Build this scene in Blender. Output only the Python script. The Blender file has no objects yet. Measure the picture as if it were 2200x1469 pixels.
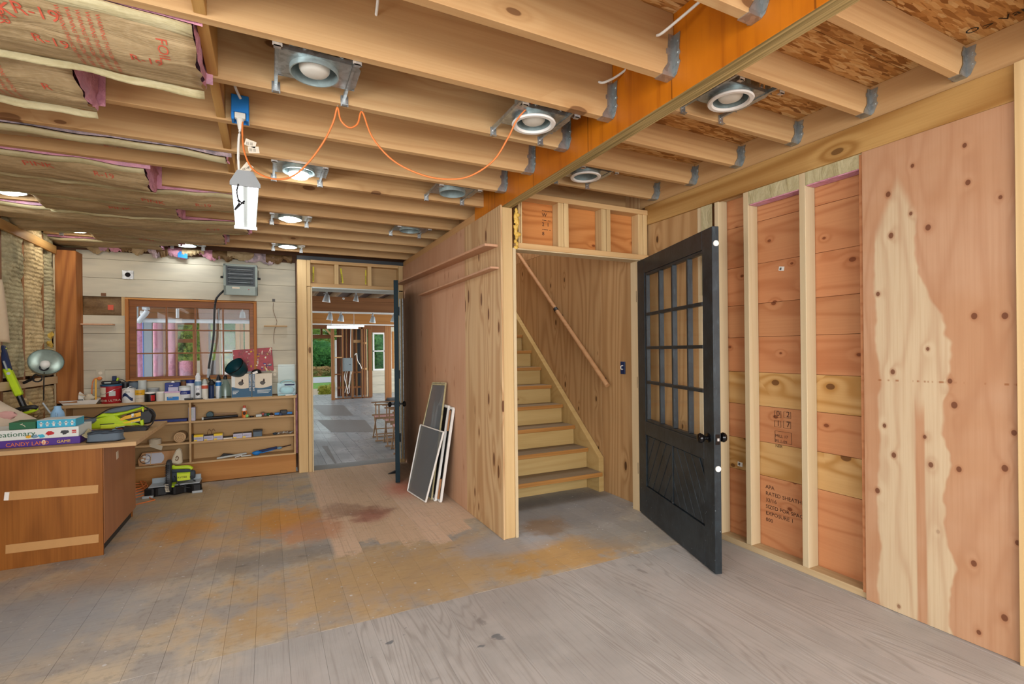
import bpy, math, random
import numpy as np
from mathutils import Vector, Matrix, noise as mnoise
rnd = random.Random(7)
SC = bpy.context.scene
COL = SC.collection
# ------------------------------------------------------------------ camera
F_PX, YAW, ROLL, SHIFT_PX, CAM_H = 1058.0, -26.32, 0.594, 18.3, 1.32
def rotm(y, r):
    cy, sy = math.cos(y), math.sin(y); c, s = math.cos(r), math.sin(r)
    return np.array([[cy, -sy, 0], [sy, cy, 0], [0, 0, 1]]) @ np.array([[c, 0, s], [0, 1, 0], [-s, 0, c]])
CM = rotm(math.radians(YAW), math.radians(ROLL))
cam = bpy.data.cameras.new('camera'); camo = bpy.data.objects.new('camera', cam); COL.objects.link(camo)
cam.sensor_width = 36; cam.lens = F_PX / 2200 * 36; cam.shift_y = SHIFT_PX / 2200; cam.clip_start = .02; cam.clip_end = 300
R4 = Matrix(((CM[0][0], CM[0][2], -CM[0][1], 0), (CM[1][0], CM[1][2], -CM[1][1], 0), (CM[2][0], CM[2][2], -CM[2][1], CAM_H), (0, 0, 0, 1)))
camo.matrix_world = R4
SC.camera = camo
# ------------------------------------------------------------------ world, daylight, added fill, exposure
w = bpy.data.worlds.new('sky'); SC.world = w; w.use_nodes = True
bg = w.node_tree.nodes['Background']; bg.inputs[0].default_value = (.86, .93, 1, 1); bg.inputs[1].default_value = 1.15
def area(name, loc, rot, sx, sy, power, col=(1, 1, 1)):
    l = bpy.data.lights.new(name, 'AREA'); l.shape = 'RECTANGLE'; l.size = sx; l.size_y = sy; l.energy = power; l.color = col
    o = bpy.data.objects.new(name, l); COL.objects.link(o); o.location = loc; o.rotation_euler = rot; return o
RX = math.pi / 2
area('daylight_rear_opening', (.45, -2.85, 1.75), (RX - .45, 0, 0), 4.1, 2.4, 215, (1, .99, .975))
area('daylight_side_windows', (-2.0, -.3, 1.6), (RX - .3, 0, -RX), 3.8, 1.6, 95, (.96, .985, 1))
area('daylight_upstairs', (2.15, 5.5, 4.5), (0, 0, 0), 1.0, 1.6, 30, (1, .98, .95))
area('fill_next_room_west', (-4.1, 11.5, 1.5), (RX - .4, 0, -RX), 9, 2.0, 260, (.95, .98, 1))  # fill lamp added out of view to brighten the next room
area('fill_next_room_east', (6.1, 12, 1.5), (RX - .4, 0, RX), 10, 2.0, 330, (.95, .98, 1))  # second added fill, lifts the next room from its unseen east side
SC.view_settings.view_transform = 'Standard'; SC.view_settings.look = 'None'; SC.view_settings.gamma = 1
SC.view_settings.exposure = .42; SC.view_settings.use_curve_mapping = False
SC.cycles.max_bounces = 5; SC.cycles.diffuse_bounces = 3; SC.cycles.glossy_bounces = 2; SC.cycles.transparent_max_bounces = 12; SC.cycles.use_adaptive_sampling = True; SC.cycles.adaptive_threshold = .06; SC.cycles.sample_clamp_indirect = 6
# ------------------------------------------------------------------ helpers
def ray(x, y): return CM @ np.array([(x - 1100) / F_PX, 1, -(y - 734.5 - SHIFT_PX) / F_PX])
def P(x, y, X=None, Y=None, Z=None):
    """the point of the place on a plane X=, Y= or Z= that the photograph shows at this pixel"""
    d = ray(x, y); i, k = (0, X) if X is not None else (1, Y) if Y is not None else (2, Z)
    t = (k - (0, 0, CAM_H)[i]) / d[i]
    return Vector((d[0] * t, d[1] * t, CAM_H + d[2] * t))
def lin(h):
    c = [int(h[i:i + 2], 16) / 255 for i in (0, 2, 4)]
    return tuple(x / 12.92 if x <= .04045 else ((x + .055) / 1.055) ** 2.4 for x in c) + (1,)
ORG = {}
def tag(o, label=None, cat=None, group=None, kind=None):
    if label: o['label'] = label
    if cat: o['category'] = cat
    if group: o['group'] = group
    if kind: o['kind'] = kind
    return o
def thing(name, label, cat, loc=(0, 0, 0), group=None, kind=None):
    o = bpy.data.objects.new(name, None); COL.objects.link(o); o.location = loc; o.empty_display_size = .05
    ORG[o.name] = Vector(loc); return tag(o, label, cat, group, kind)
def copy_tree(o, loc=None, label=None, parent=None, group=None):
    c = o.copy(); COL.objects.link(c)
    if parent is not None: c.parent = parent
    if loc is not None: c.location = loc; ORG[c.name] = Vector(loc)
    if label: c['label'] = label
    if group: c['group'] = group
    for ch in [x for x in bpy.data.objects if x.parent == o]: copy_tree(ch, parent=c)
    return c
def rz(a): return Matrix.Rotation(a, 3, 'Z')
def rx(a): return Matrix.Rotation(a, 3, 'X')
def ry(a): return Matrix.Rotation(a, 3, 'Y')
def basis(z, up=(0, 0, 1)):
    z = Vector(z).normalized(); up = Vector(up)
    x = up.cross(z)
    if x.length < 1e-4: x = Vector((1, 0, 0)).cross(z)
    x.normalize(); y = z.cross(x)
    return Matrix((x, y, z)).transposed()
def spline(pts, k=6):
    pts = [Vector(p) for p in pts]; out = []
    for i in range(len(pts) - 1):
        p0 = pts[max(i - 1, 0)]; p1 = pts[i]; p2 = pts[i + 1]; p3 = pts[min(i + 2, len(pts) - 1)]
        for j in range(k):
            t = j / k
            out.append(.5 * ((2 * p1) + (p2 - p0) * t + (2 * p0 - 5 * p1 + 4 * p2 - p3) * t * t + (3 * p1 - p0 - 3 * p2 + p3) * t ** 3))
    return out + [pts[-1]]
class MB:
    def __init__(s): s.v = []; s.f = []; s.m = []
    def add(s, vs, fs, mi=0):
        o = len(s.v); s.v += [Vector(v) for v in vs]; s.f += [tuple(i + o for i in f) for f in fs]; s.m += [mi] * len(fs); return s
    BF = ((0, 3, 2, 1), (4, 5, 6, 7), (0, 1, 5, 4), (1, 2, 6, 5), (2, 3, 7, 6), (3, 0, 4, 7))
    def box(s, x0, x1, y0, y1, z0, z1, mi=0):
        return s.add([(x0, y0, z0), (x1, y0, z0), (x1, y1, z0), (x0, y1, z0), (x0, y0, z1), (x1, y0, z1), (x1, y1, z1), (x0, y1, z1)], s.BF, mi)
    def ob(s, c, d, R=None, mi=0):
        R = R or Matrix.Identity(3); c = Vector(c); h = [x / 2 for x in d]
        return s.add([c + R @ Vector((a * h[0], b * h[1], e * h[2])) for e in (-1, 1) for a, b in ((-1, -1), (1, -1), (1, 1), (-1, 1))], s.BF, mi)
    def beam(s, p, q, wd, ht, up=(0, 0, 1), mi=0):
        p, q = Vector(p), Vector(q); R = basis(q - p, up)
        return s.ob((p + q) / 2, (wd, ht, (q - p).length), R, mi)
    def cyl(s, p, q, r, r2=None, n=12, caps=True, mi=0):
        r2 = r if r2 is None else r2; p, q = Vector(p), Vector(q); R = basis(q - p)
        vs = [c + R @ Vector((math.cos(2 * math.pi * i / n) * k, math.sin(2 * math.pi * i / n) * k, 0)) for c, k in ((p, r), (q, r2)) for i in range(n)]
        fs = [(i, (i + 1) % n, n + (i + 1) % n, n + i) for i in range(n)]
        if caps: fs += [tuple(range(n - 1, -1, -1)), tuple(range(n, 2 * n))]
        return s.add(vs, fs, mi)
    def tube(s, pts, r, n=6, k=0, mi=0):
        pts = spline(pts, k) if k else [Vector(p) for p in pts]
        vs = []; R0 = None
        for i, p in enumerate(pts):
            t = pts[min(i + 1, len(pts) - 1)] - pts[max(i - 1, 0)]
            if t.length < 1e-7: t = Vector((0, 0, 1))
            R = basis(t, (0.01, .02, 1)) if abs(t.normalized().z) < .98 else basis(t, (1, 0.02, 0))
            vs += [p + R @ Vector((math.cos(2 * math.pi * j / n) * r, math.sin(2 * math.pi * j / n) * r, 0)) for j in range(n)]
        fs = [(i * n + j, i * n + (j + 1) % n, (i + 1) * n + (j + 1) % n, (i + 1) * n + j) for i in range(len(pts) - 1) for j in range(n)]
        m = (len(pts) - 1) * n
        return s.add(vs, fs + [tuple(range(n - 1, -1, -1)), tuple(range(m, m + n))], mi)
    def lathe(s, o, prof, n=24, R=None, mi=0, sx=1, sy=1, cap=(1, 1)):
        R = R or Matrix.Identity(3); o = Vector(o)
        vs = [o + R @ Vector((math.cos(2 * math.pi * j / n) * r * sx, math.sin(2 * math.pi * j / n) * r * sy, z)) for r, z in prof for j in range(n)]
        fs = [(i * n + j, i * n + (j + 1) % n, (i + 1) * n + (j + 1) % n, (i + 1) * n + j) for i in range(len(prof) - 1) for j in range(n)]
        m = (len(prof) - 1) * n
        if cap[0]: fs.append(tuple(range(n - 1, -1, -1)))
        if cap[1]: fs.append(tuple(range(m, m + n)))
        return s.add(vs, fs, mi)
    def prism(s, poly, vec, mi=0):
        n = len(poly); vec = Vector(vec); a = [Vector(p) for p in poly]
        return s.add(a + [p + vec for p in a], [tuple(range(n - 1, -1, -1)), tuple(range(n, 2 * n))] + [(i, (i + 1) % n, n + (i + 1) % n, n + i) for i in range(n)], mi)
    def sheet(s, fn, nu, nv, mi=0, close=False):
        vs = [fn(i / nu, j / nv) for i in range(nu + 1) for j in range(nv + 1)]
        return s.add(vs, [(i * (nv + 1) + j, (i + 1) * (nv + 1) + j, (i + 1) * (nv + 1) + j + 1, i * (nv + 1) + j + 1) for i in range(nu) for j in range(nv)], mi)
    def blob(s, c, r, n=10, m=7, jit=.12, seed=0, R=None, mi=0):
        R = R or Matrix.Identity(3); c = Vector(c)
        vs = []
        for i in range(m + 1):
            th = math.pi * i / m
            for j in range(n):
                ph = 2 * math.pi * j / n
                d = Vector((math.sin(th) * math.cos(ph), math.sin(th) * math.sin(ph), math.cos(th)))
                k = 1 + jit * mnoise.noise(d * 2.1 + Vector((seed * 7.3, seed, seed * 2)))
                vs.append(c + R @ Vector((d.x * r[0] * k, d.y * r[1] * k, d.z * r[2] * k)))
        return s.add(vs, [(i * n + j, (i + 1) * n + j, (i + 1) * n + (j + 1) % n, i * n + (j + 1) % n) for i in range(m) for j in range(n)], mi)
    def build(s, name, mats, parent=None, smooth=0, bevel=0, sub=0, solid=0):
        me = bpy.data.meshes.new(name); o = bpy.data.objects.new(name, me); COL.objects.link(o)
        if parent is not None:
            org = ORG[parent.name]; o.parent = parent; ORG[o.name] = org
        else:
            xs = [v.x for v in s.v]; ys = [v.y for v in s.v]
            org = Vector(((min(xs) + max(xs)) / 2, (min(ys) + max(ys)) / 2, min(v.z for v in s.v)))
            o.location = org; ORG[o.name] = org
        me.from_pydata([v - org for v in s.v], [], s.f)
        for mt in (mats if isinstance(mats, (list, tuple)) else [mats]): me.materials.append(mt)
        if any(s.m): me.polygons.foreach_set('material_index', s.m)
        me.update()
        if smooth:
            me.polygons.foreach_set('use_smooth', [True] * len(me.polygons))
            me.set_sharp_from_angle(angle=math.radians(smooth if smooth > 1 else 40))
        if bevel:
            b = o.modifiers.new('bevel', 'BEVEL'); b.width = bevel; b.segments = 1; b.limit_method = 'ANGLE'
        if sub:
            b = o.modifiers.new('sub', 'SUBSURF'); b.levels = b.render_levels = sub
        if solid:
            b = o.modifiers.new('solid', 'SOLIDIFY'); b.thickness = abs(solid); b.offset = -1 if solid > 0 else 1
        return o
def ell(c, r, n=14):  # superellipse-free ellipse points in xz
    return [(c[0] + r[0] * math.cos(2 * math.pi * i / n), c[1] + r[1] * math.sin(2 * math.pi * i / n)) for i in range(n)]
def text(body, o, right, up, size, mat, parent, name='lettering', align='LEFT', sx=1, warp=None, lift=.0012, depth=0):
    cu = bpy.data.curves.new('t', 'FONT'); cu.body = body; cu.size = size; cu.align_x = align; cu.resolution_u = 2
    ob = bpy.data.objects.new('t', cu); me0 = ob.to_mesh()
    right = Vector(right).normalized(); up = Vector(up).normalized(); nrm = right.cross(up)
    o = Vector(o); vs = [o + right * v.co.x * sx + up * v.co.y + nrm * lift for v in me0.vertices]
    if warp: vs = [warp(v) for v in vs]
    fs = [tuple(p.vertices) for p in me0.polygons]
    ob.to_mesh_clear(); bpy.data.objects.remove(ob); bpy.data.curves.remove(cu)
    return MB().add(vs, fs).build(name, mat, parent)
# ------------------------------------------------------------------ materials
class NT:
    def __init__(s, name):
        s.mat = bpy.data.materials.new(name); s.mat.use_nodes = True; s.t = s.mat.node_tree
        s.b = s.t.nodes['Principled BSDF']; s.out = s.t.nodes['Material Output']
    def n(s, typ, props=None, **inp):
        nd = s.t.nodes.new('ShaderNode' + typ)
        for k, v in (props or {}).items(): setattr(nd, k, v)
        for k, v in inp.items():
            k2 = k.replace('_', ' ')
            sock = nd.inputs[int(k[1:])] if k[0] == 'i' and k[1:].isdigit() else nd.inputs[k2]
            s.set(sock, v)
        return nd
    def set(s, sock, v):
        if hasattr(v, 'outputs'): v = v.outputs[0]
        if hasattr(v, 'is_linked'): s.t.links.new(v, sock)
        else: sock.default_value = v
    def math(s, op, a, b=0, c=None, clamp=False):
        nd = s.t.nodes.new('ShaderNodeMath'); nd.operation = op; nd.use_clamp = clamp
        s.set(nd.inputs[0], a); s.set(nd.inputs[1], b)
        if c is not None: s.set(nd.inputs[2], c)
        return nd.outputs[0]
    def vm(s, op, a, b):
        nd = s.t.nodes.new('ShaderNodeVectorMath'); nd.operation = op; s.set(nd.inputs[0], a); s.set(nd.inputs[1], b); return nd.outputs[0]
    def mix(s, f, a, b, mode='MIX'):
        nd = s.t.nodes.new('ShaderNodeMix'); nd.data_type = 'RGBA'; nd.blend_type = mode
        s.set(nd.inputs[0], f); s.set(nd.inputs[6], a); s.set(nd.inputs[7], b); return nd.outputs[2]
    def rng(s, v, a, b, c=0, d=1, smooth=True):
        nd = s.t.nodes.new('ShaderNodeMapRange'); nd.interpolation_type = 'SMOOTHSTEP' if smooth else 'LINEAR'
        s.set(nd.inputs[0], v); s.set(nd.inputs[1], a); s.set(nd.inputs[2], b); s.set(nd.inputs[3], c); s.set(nd.inputs[4], d); return nd.outputs[0]
    def noise(s, vec, scale, detail=2, rough=.5, dist=0):
        nd = s.n('TexNoise'); s.set(nd.inputs['Vector'], vec); nd.inputs['Scale'].default_value = scale; nd.inputs['Detail'].default_value = detail
        nd.inputs['Roughness'].default_value = rough; nd.inputs['Distortion'].default_value = dist; return nd.outputs[0]
    def scl(s, vec, sc, rot=(0, 0, 0)):
        nd = s.n('Mapping'); s.set(nd.inputs[0], vec); nd.inputs['Scale'].default_value = sc; nd.inputs['Rotation'].default_value = rot; return nd.outputs[0]
    def obj(s, jitter=True):
        tc = s.n('TexCoord').outputs['Object']
        if not jitter: return tc
        oi = s.n('ObjectInfo').outputs['Random']
        k = s.n('CombineXYZ'); s.set(k.inputs[0], s.math('MULTIPLY', oi, 41.7)); s.set(k.inputs[1], s.math('MULTIPLY', oi, 93.1)); s.set(k.inputs[2], s.math('MULTIPLY', oi, 67.3))
        return s.vm('ADD', tc, k.outputs[0])
    def fin(s, col, rough=.6, metal=0, bump=None, bs=.3, bd=.004, spec=.3):
        s.set(s.b.inputs['Base Color'], col); s.set(s.b.inputs['Roughness'], rough); s.set(s.b.inputs['Metallic'], metal)
        s.b.inputs['Specular IOR Level'].default_value = spec
        if bump is not None:
            bn = s.n('Bump'); s.set(bn.inputs['Height'], bump); bn.inputs['Strength'].default_value = bs; bn.inputs['Distance'].default_value = bd
            s.t.links.new(bn.outputs[0], s.b.inputs['Normal'])
        return s.mat
def plain(name, hexc, rough=.5, metal=0, var=.0, spec=.4, nscale=30):
    m = NT(name); c = lin(hexc)
    if var:
        o = m.obj(); f = m.noise(o, nscale, 3)
        c = m.mix(f, tuple(x * (1 - var) for x in c[:3]) + (1,), tuple(min(1, x * (1 + var)) for x in c[:3]) + (1,))
    return m.fin(c, rough, metal, spec=spec)
WL_, WS_ = .84, 1.0          # all woods: albedo and saturation trim
def wlin(h):
    c = lin(h); g = .3 * c[0] + .6 * c[1] + .1 * c[2]
    return tuple((g + (x - g) * WS_) * WL_ for x in c[:3]) + (1,)
def wood(name, ca, cb, cc, ax, stretch=.12, cross=2.2, rings=7, ring=.35, sharp=2.0, knot=0, ksize=.055, kst=.45, kcol='5b3418', fine=.22, rough=.62, tint=.5, tscale=.7, rv=.12, bs=.25, face=None, ts=(.35, .65), ksel=.5, hamp=.07):
    """ca main, cb ring (late wood), cc broad tint; ax grain axis; face = cross axis when the piece is a sheet"""
    m = NT(name); o = m.obj(); i = 'XYZ'.index(ax); lin = wlin
    if face is None: face = 'Z' if ax != 'Z' else None
    def sv(al, cr): return tuple(al if k == i else cr for k in range(3))
    g = m.scl(o, sv(stretch, cross)); fld = m.noise(g, 1.0, 1.6, .45)
    if knot:
        sp = m.n('SeparateXYZ', i0=o); cb_ = m.n('CombineXYZ')
        if face: m.set(cb_.inputs[0], sp.outputs['XYZ'.index(face)])
        else: m.set(cb_.inputs[0], m.math('ADD', sp.outputs[0], sp.outputs[1]))
        m.set(cb_.inputs[1], m.math('MULTIPLY', sp.outputs[i], kst))
        kv = m.n('TexVoronoi', {'voronoi_dimensions': '2D'}); m.set(kv.inputs['Vector'], cb_.outputs[0]); kv.inputs['Scale'].default_value = knot; kv.inputs['Randomness'].default_value = 1
        kd = kv.outputs['Distance']; kr = m.n('SeparateColor', i0=kv.outputs['Color']); sel = m.rng(kr.outputs[0], ksel, ksel + .02)
        kd = m.math('DIVIDE', kd, m.rng(kr.outputs[1], 0, 1, .55, 1.25, False))
        halo = m.math('MULTIPLY', m.math('POWER', m.rng(kd, 0, ksize * knot * 6, 1, 0), 1.6), sel)
        fld = m.math('ADD', fld, m.math('MULTIPLY', halo, hamp))
        kmask = m.math('MULTIPLY', m.rng(kd, ksize * knot * .8, ksize * knot * 1.05, 1, 0), sel)
        kring = m.math('MULTIPLY', m.math('MULTIPLY', m.rng(kd, ksize * knot * 1.0, ksize * knot * 1.8, 1, 0), sel), .35)
    sn = m.math('SINE', m.math('MULTIPLY', fld, rings * 2.6 * 6.283))
    rg = m.math('POWER', m.math('MULTIPLY_ADD', sn, .5, .5), sharp)
    fg = m.noise(m.scl(o, sv(2.2, 95)), 1, 2, .6)
    tn = m.rng(m.noise(m.scl(o, sv(stretch * 1.5, cross * .8)), tscale, 2), ts[0], ts[1])
    col = m.mix(m.math('MULTIPLY', tn, tint), lin(ca), lin(cc))
    col = m.mix(m.math('MULTIPLY', rg, ring), col, lin(cb))
    col = m.mix(m.math('MULTIPLY', m.rng(fg, .3, .75), fine), col, lin(cb))
    if knot:
        col = m.mix(m.math('MULTIPLY', halo, .15), col, lin(cb)); col = m.mix(kring, col, lin(cb)); col = m.mix(m.math('MULTIPLY', kmask, .85), col, lin(kcol))
    oi = m.n('ObjectInfo').outputs['Random']
    v = m.rng(oi, 0, 1, 1 - rv, 1 + rv, False); hv = m.n('HueSaturation'); m.set(hv.inputs['Value'], v); m.set(hv.inputs['Color'], col)
    return m.fin(hv.outputs[0], rough, spec=.25)
M = {}
M['joist'] = wood('joist_wood', 'dab684', 'b98854', 'd4a56e', 'X', .10, 2.6, 8, .35, 2.2, 3.4, .0165, .4, '7a5130', .25, tint=.55, ksel=.5)
M['lumberY'] = wood('lumber_y', 'd8ad6c', 'a06a2c', 'cf9c55', 'Y', .16, 2.4, 8, .7, 1.5, 3.2, .02, .5, '5e3a18', .2, ksel=.6)
M['lumberX'] = wood('lumber_x', 'dcb784', 'b98a55', 'd2a56d', 'X', .12, 3, 6, .35, 2, 1.1, .02, .5, '80532c', .2)
M['lumberZ'] = wood('lumber_z', 'dfc08d', 'c09760', 'd8b27a', 'Z', .10, 3, 6, .35, 2, 1.3, .018, .4, '6e4526', .22)
M['studZ'] = wood('stud_z', 'e0cba5', 'c7aa7c', 'd9bf95', 'Z', .10, 3, 5, .3, 2, 1.3, .016, .4, '6e4526', .2, rv=.06)
M['plateY'] = wood('plate_y', 'd9bf95', 'bd9c70', 'cfae80', 'Y', .10, 3, 5, .3, 2, 1.0, .016, .4, '6e4526', .2, rv=.06)
M['rimY'] = wood('rim_y', 'd6ab76', 'b8854e', 'cf9c66', 'Y', .08, 2, 5, .3, 2, .8, .02, .5, '7a5130', .2)
M['plyR'] = wood('plywood_right', 'cda384', 'b07e5e', 'd8c0a0', 'Z', .16, 1.6, 6, .36, 2.4, 5.2, .0125, .8, '6b3a22', .25, tint=1.0, tscale=.55, rv=.02, face='Y', ts=(.46, .52), ksel=.35)
M['plyP'] = wood('plywood_pine', 'dab384', 'a8723e', 'e0c294', 'Z', .22, 2.6, 6, .45, 1.8, 5.5, .0145, .3, '5d2f17', .2, tint=.6, rv=.03, face='Y', ksel=.25)
M['plyPink'] = wood('plywood_pink', 'dcb08e', 'bf875f', 'd8a27c', 'Z', .25, 1.2, 4, .2, 2.5, 9, .0065, .22, 'a06a45', .3, tint=.7, rv=.03, face='Y', ksel=.55)
M['plyStair'] = wood('plywood_stair', 'c79f6e', '9c6e3f', 'cfa978', 'Z', .22, 2.2, 8, .5, 1.8, 4, .014, .4, '3f2412', .22, tint=.6, rv=.05, face='Y', ksel=.55)
M['plyOrange'] = wood('plywood_orange', 'd28e52', 'a85f28', 'cf8340', 'X', .4, 3.0, 6, .6, 2.0, 6, .012, .6, '7a3c1a', .2, rv=.08, ksel=.6)
M['sheath'] = wood('sheathing_red', 'd08e60', 'b0683e', 'd49868', 'Y', .45, 3.2, 5, .5, 3.0, 5, .012, .7, '7a3f22', .15, tint=.6, rv=.06, ksel=.5)
M['sheathY'] = wood('sheathing_yellow', 'deb47a', 'bb8644', 'd8a562', 'Y', .4, 3.4, 6, .8, 1.6, 4.5, .018, .7, '6a3f1c', .15, rv=.06, ksel=.6)
M['stained'] = wood('stained_ply', '9c6026', '733f12', 'a86a2c', 'Z', .22, 1.6, 6, .4, 2, 0, fine=.35, tint=.8, rough=.42, rv=.05)
M['stainedR'] = wood('stained_ply_side', 'b87f55', '98633e', 'c0895e', 'Z', .2, 1.4, 4, .25, 2, 0, fine=.35, tint=.6, rough=.5, rv=.05)
M['post'] = wood('corner_board', 'c07c40', '83491f', 'b27034', 'Z', .16, 3.0, 7, .6, 1.8, 3.0, .016, .3, '4a2410', .3, rv=.05)
M['ply'] = wood('birch_ply_x', 'd6b384', 'bb925e', 'cda673', 'X', .2, 2.2, 5, .3, 2.2, 1.2, .012, .5, '9c7040', .2, rv=.08)
M['plyBack'] = wood('birch_ply_back', 'cba878', 'ac8654', 'c39c6a', 'X', .2, 1.8, 4, .28, 2.2, 1.0, .012, .5, '8f6638', .2, rv=.05)
M['basefir'] = wood('base_fir', 'c88f52', 'a0642c', 'c0813f', 'X', .1, 2.4, 6, .5, 2, 1.0, .02, .5, '54290f', .22)
M['redwood'] = wood('old_fir', '8a5a34', '653a1c', '7d4c28', 'X', .1, 3, 7, .4, 2, 1.2, .03, .5, '2f1a0c', .25)
M['redwoodZ'] = wood('old_fir_z', 'a8764a', '7d4c28', '9a6436', 'Z', .1, 3, 7, .4, 2, 1.2, .02, .5, '2f1a0c', .25, rv=.2)
M['darkboard'] = wood('old_boards_dark', '6a3c22', '452312', '5c3018', 'Z', .1, 3, 6, .4, 2, 0, fine=.3, rv=.2)
M['beamwood'] = wood('brown_beam', '9a6a42', '734525', '8c5a34', 'X', .06, 2, 6, .35, 2, .9, .022, .5, '321a0b', .25)
M['beamwood2'] = wood('orange_beam', 'bd8346', '96602c', 'b27638', 'X', .06, 2, 6, .35, 2, .9, .02, .5, '5b3418', .25)
M['windowwood'] = wood('window_wood', '965a22', '663610', '844a1a', 'X', .2, 4, 4, .4, 2, 0, fine=.35, rough=.4, rv=.1)
M['treadwood'] = wood('tread_top', 'a08c70', '7c6850', '8f7f6a', 'X', .1, 2.5, 6, .35, 2, .8, .02, .5, '5b4028', .3, rv=.1)
M['nosing'] = wood('tread_nosing', 'c68f4e', '9c642b', 'bb8140', 'X', .1, 3, 6, .4, 2, 1, .02, .5, '5b3418', .25)
M['riser'] = wood('riser_ply', 'd3b479', 'b79253', 'cbaa6c', 'X', .2, 2, 5, .3, 2, 1.0, .015, .5, '9c7040', .2, rv=.08)
M['rail'] = wood('handrail_wood', 'd3a374', 'b27c4a', 'c99563', 'Y', .1, 3, 5, .3, 2, 1, .02, .5, '7a4a24', .2)
M['chairwood'] = wood('chair_wood', 'ab8c6c', '86684c', '9f7f60', 'Z', .2, 4, 4, .3, 2, 0, rv=.08)
def mk_plyR():
    """rotary-cut veneer: a pale heartless tongue runs up the pink sheet"""
    m = NT('plywood_right'); o = m.obj(False); L = wlin; sp = m.n('SeparateXYZ', i0=o); y, z = sp.outputs[1], sp.outputs[2]
    w1 = m.noise(m.scl(o, (1, 1.2, 2.2)), 1.3, 3, .5); w2 = m.noise(m.scl(o, (1, 3, .5)), 1.6, 1.5, .45); w3 = m.noise(m.scl(o, (1, 6, .35)), 1, 1)
    kc = m.n('CombineXYZ'); m.set(kc.inputs[0], y); m.set(kc.inputs[1], m.math('MULTIPLY', z, .75)); kv = m.n('TexVoronoi', {'voronoi_dimensions': '2D'}); m.set(kv.inputs['Vector'], kc.outputs[0]); kv.inputs['Scale'].default_value = 6.2
    kr = m.n('SeparateColor', i0=kv.outputs['Color']); sel = m.rng(kr.outputs[0], .30, .32); kd = m.math('DIVIDE', kv.outputs['Distance'], m.rng(kr.outputs[1], 0, 1, .6, 1.2, False)); ks = .0115 * 6.2
    halo = m.math('MULTIPLY', m.math('POWER', m.rng(kd, 0, ks * 6, 1, 0), 1.6), sel); km = m.math('MULTIPLY', m.rng(kd, ks * .75, ks * 1.05, 1, 0), sel); kg = m.math('MULTIPLY', m.math('MULTIPLY', m.rng(kd, ks, ks * 1.9, 1, 0), sel), .4)
    e1 = m.rng(m.math('ADD', y, m.math('MULTIPLY', m.math('SUBTRACT', w1, .5), .12)), 1.425, 1.44, 1, 0); e2 = m.rng(m.math('ADD', y, m.math('ADD', m.math('MULTIPLY', m.math('SUBTRACT', w1, .5), .30), m.math('MULTIPLY', m.math('SUBTRACT', z, 1.0), -.05))), 1.175, 1.19)
    tp = m.rng(m.math('ADD', z, m.math('MULTIPLY', m.math('ABSOLUTE', m.math('SUBTRACT', y, 1.33)), 2.6)), 2.08, 2.2, 1, 0); strk = m.rng(m.math('ABSOLUTE', m.math('SUBTRACT', m.math('ADD', y, m.math('MULTIPLY', m.math('SUBTRACT', w2, .5), .06)), 1.245)), .012, .02, 0, 1)
    lo = m.rng(z, .95, 1.1, 0, 1); pale = m.math('MULTIPLY', m.math('MULTIPLY', e1, e2), m.math('MULTIPLY', tp, m.math('MAXIMUM', strk, lo)))
    fld = m.math('ADD', m.math('ADD', w2, m.math('MULTIPLY', w3, .5)), m.math('MULTIPLY', halo, .08)); rg = m.math('POWER', m.math('MULTIPLY_ADD', m.math('SINE', m.math('MULTIPLY', fld, 42)), .5, .5), 3); fg = m.noise(m.scl(o, (1, 95, 2.2)), 1, 3, .6)
    c = m.mix(m.rng(w1, .35, .65), L('cb9f7c'), L('c4946e')); c = m.mix(pale, c, L('d8c09c')); c = m.mix(m.math('MULTIPLY', rg, .25), c, L('a86e49')); c = m.mix(m.math('MULTIPLY', m.rng(fg, .35, .75), .25), c, L('b07c56'))
    seam = m.math('MULTIPLY', m.rng(m.math('ABSOLUTE', m.math('SUBTRACT', z, m.math('ADD', 1.165, m.math('MULTIPLY', y, -.01)))), .003, .006, 1, 0), m.rng(m.noise(m.scl(o, (1, 40, 1)), 1, 2), .5, .6)); c = m.mix(m.math('MULTIPLY', seam, .7), c, L('9a5a2c'))
    c = m.mix(kg, c, L('a86e49')); c = m.mix(m.math('MULTIPLY', km, .85), c, L('6b3a22')); return m.fin(c, .6, spec=.25)
M['plyR'] = mk_plyR()
def mk_lvl():
    m = NT('lvl_face'); o = m.obj(False)
    v = m.noise(m.scl(o, (2, 1.1, .35), (.5, 0, 0)), 2.6, 4, .6); s = m.noise(m.scl(o, (2, 26, 1.2), (.45, 0, 0)), 1, 3, .6)
    seams = m.n('TexWave', {'bands_direction': 'Y'}); m.set(seams.inputs['Vector'], o); seams.inputs['Scale'].default_value = .55; seams.inputs['Distortion'].default_value = 3; seams.inputs['Detail Scale'].default_value = .12; seams.inputs['Detail'].default_value = 0
    c = m.mix(m.rng(v, .3, .7), lin('a85a08'), lin('c8740f')); c = m.mix(m.math('MULTIPLY', m.rng(s, .5, .75), .55), c, lin('8a4306'))
    c = m.mix(m.math('MULTIPLY', m.rng(seams.outputs[1], .9995, .9999), .7), c, lin('5e2c05'))
    return m.fin(c, .38, spec=.4)
M['lvl'] = mk_lvl()
def mk_lvledge():
    m = NT('lvl_edge'); o = m.obj(False)
    s = m.noise(m.scl(o, (120, 1.3, 1)), 1, 3, .6); c = m.mix(m.rng(s, .35, .65), lin('7c6a3f'), lin('b39a66')); return m.fin(c, .7)
M['lvledge'] = mk_lvledge()
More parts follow.
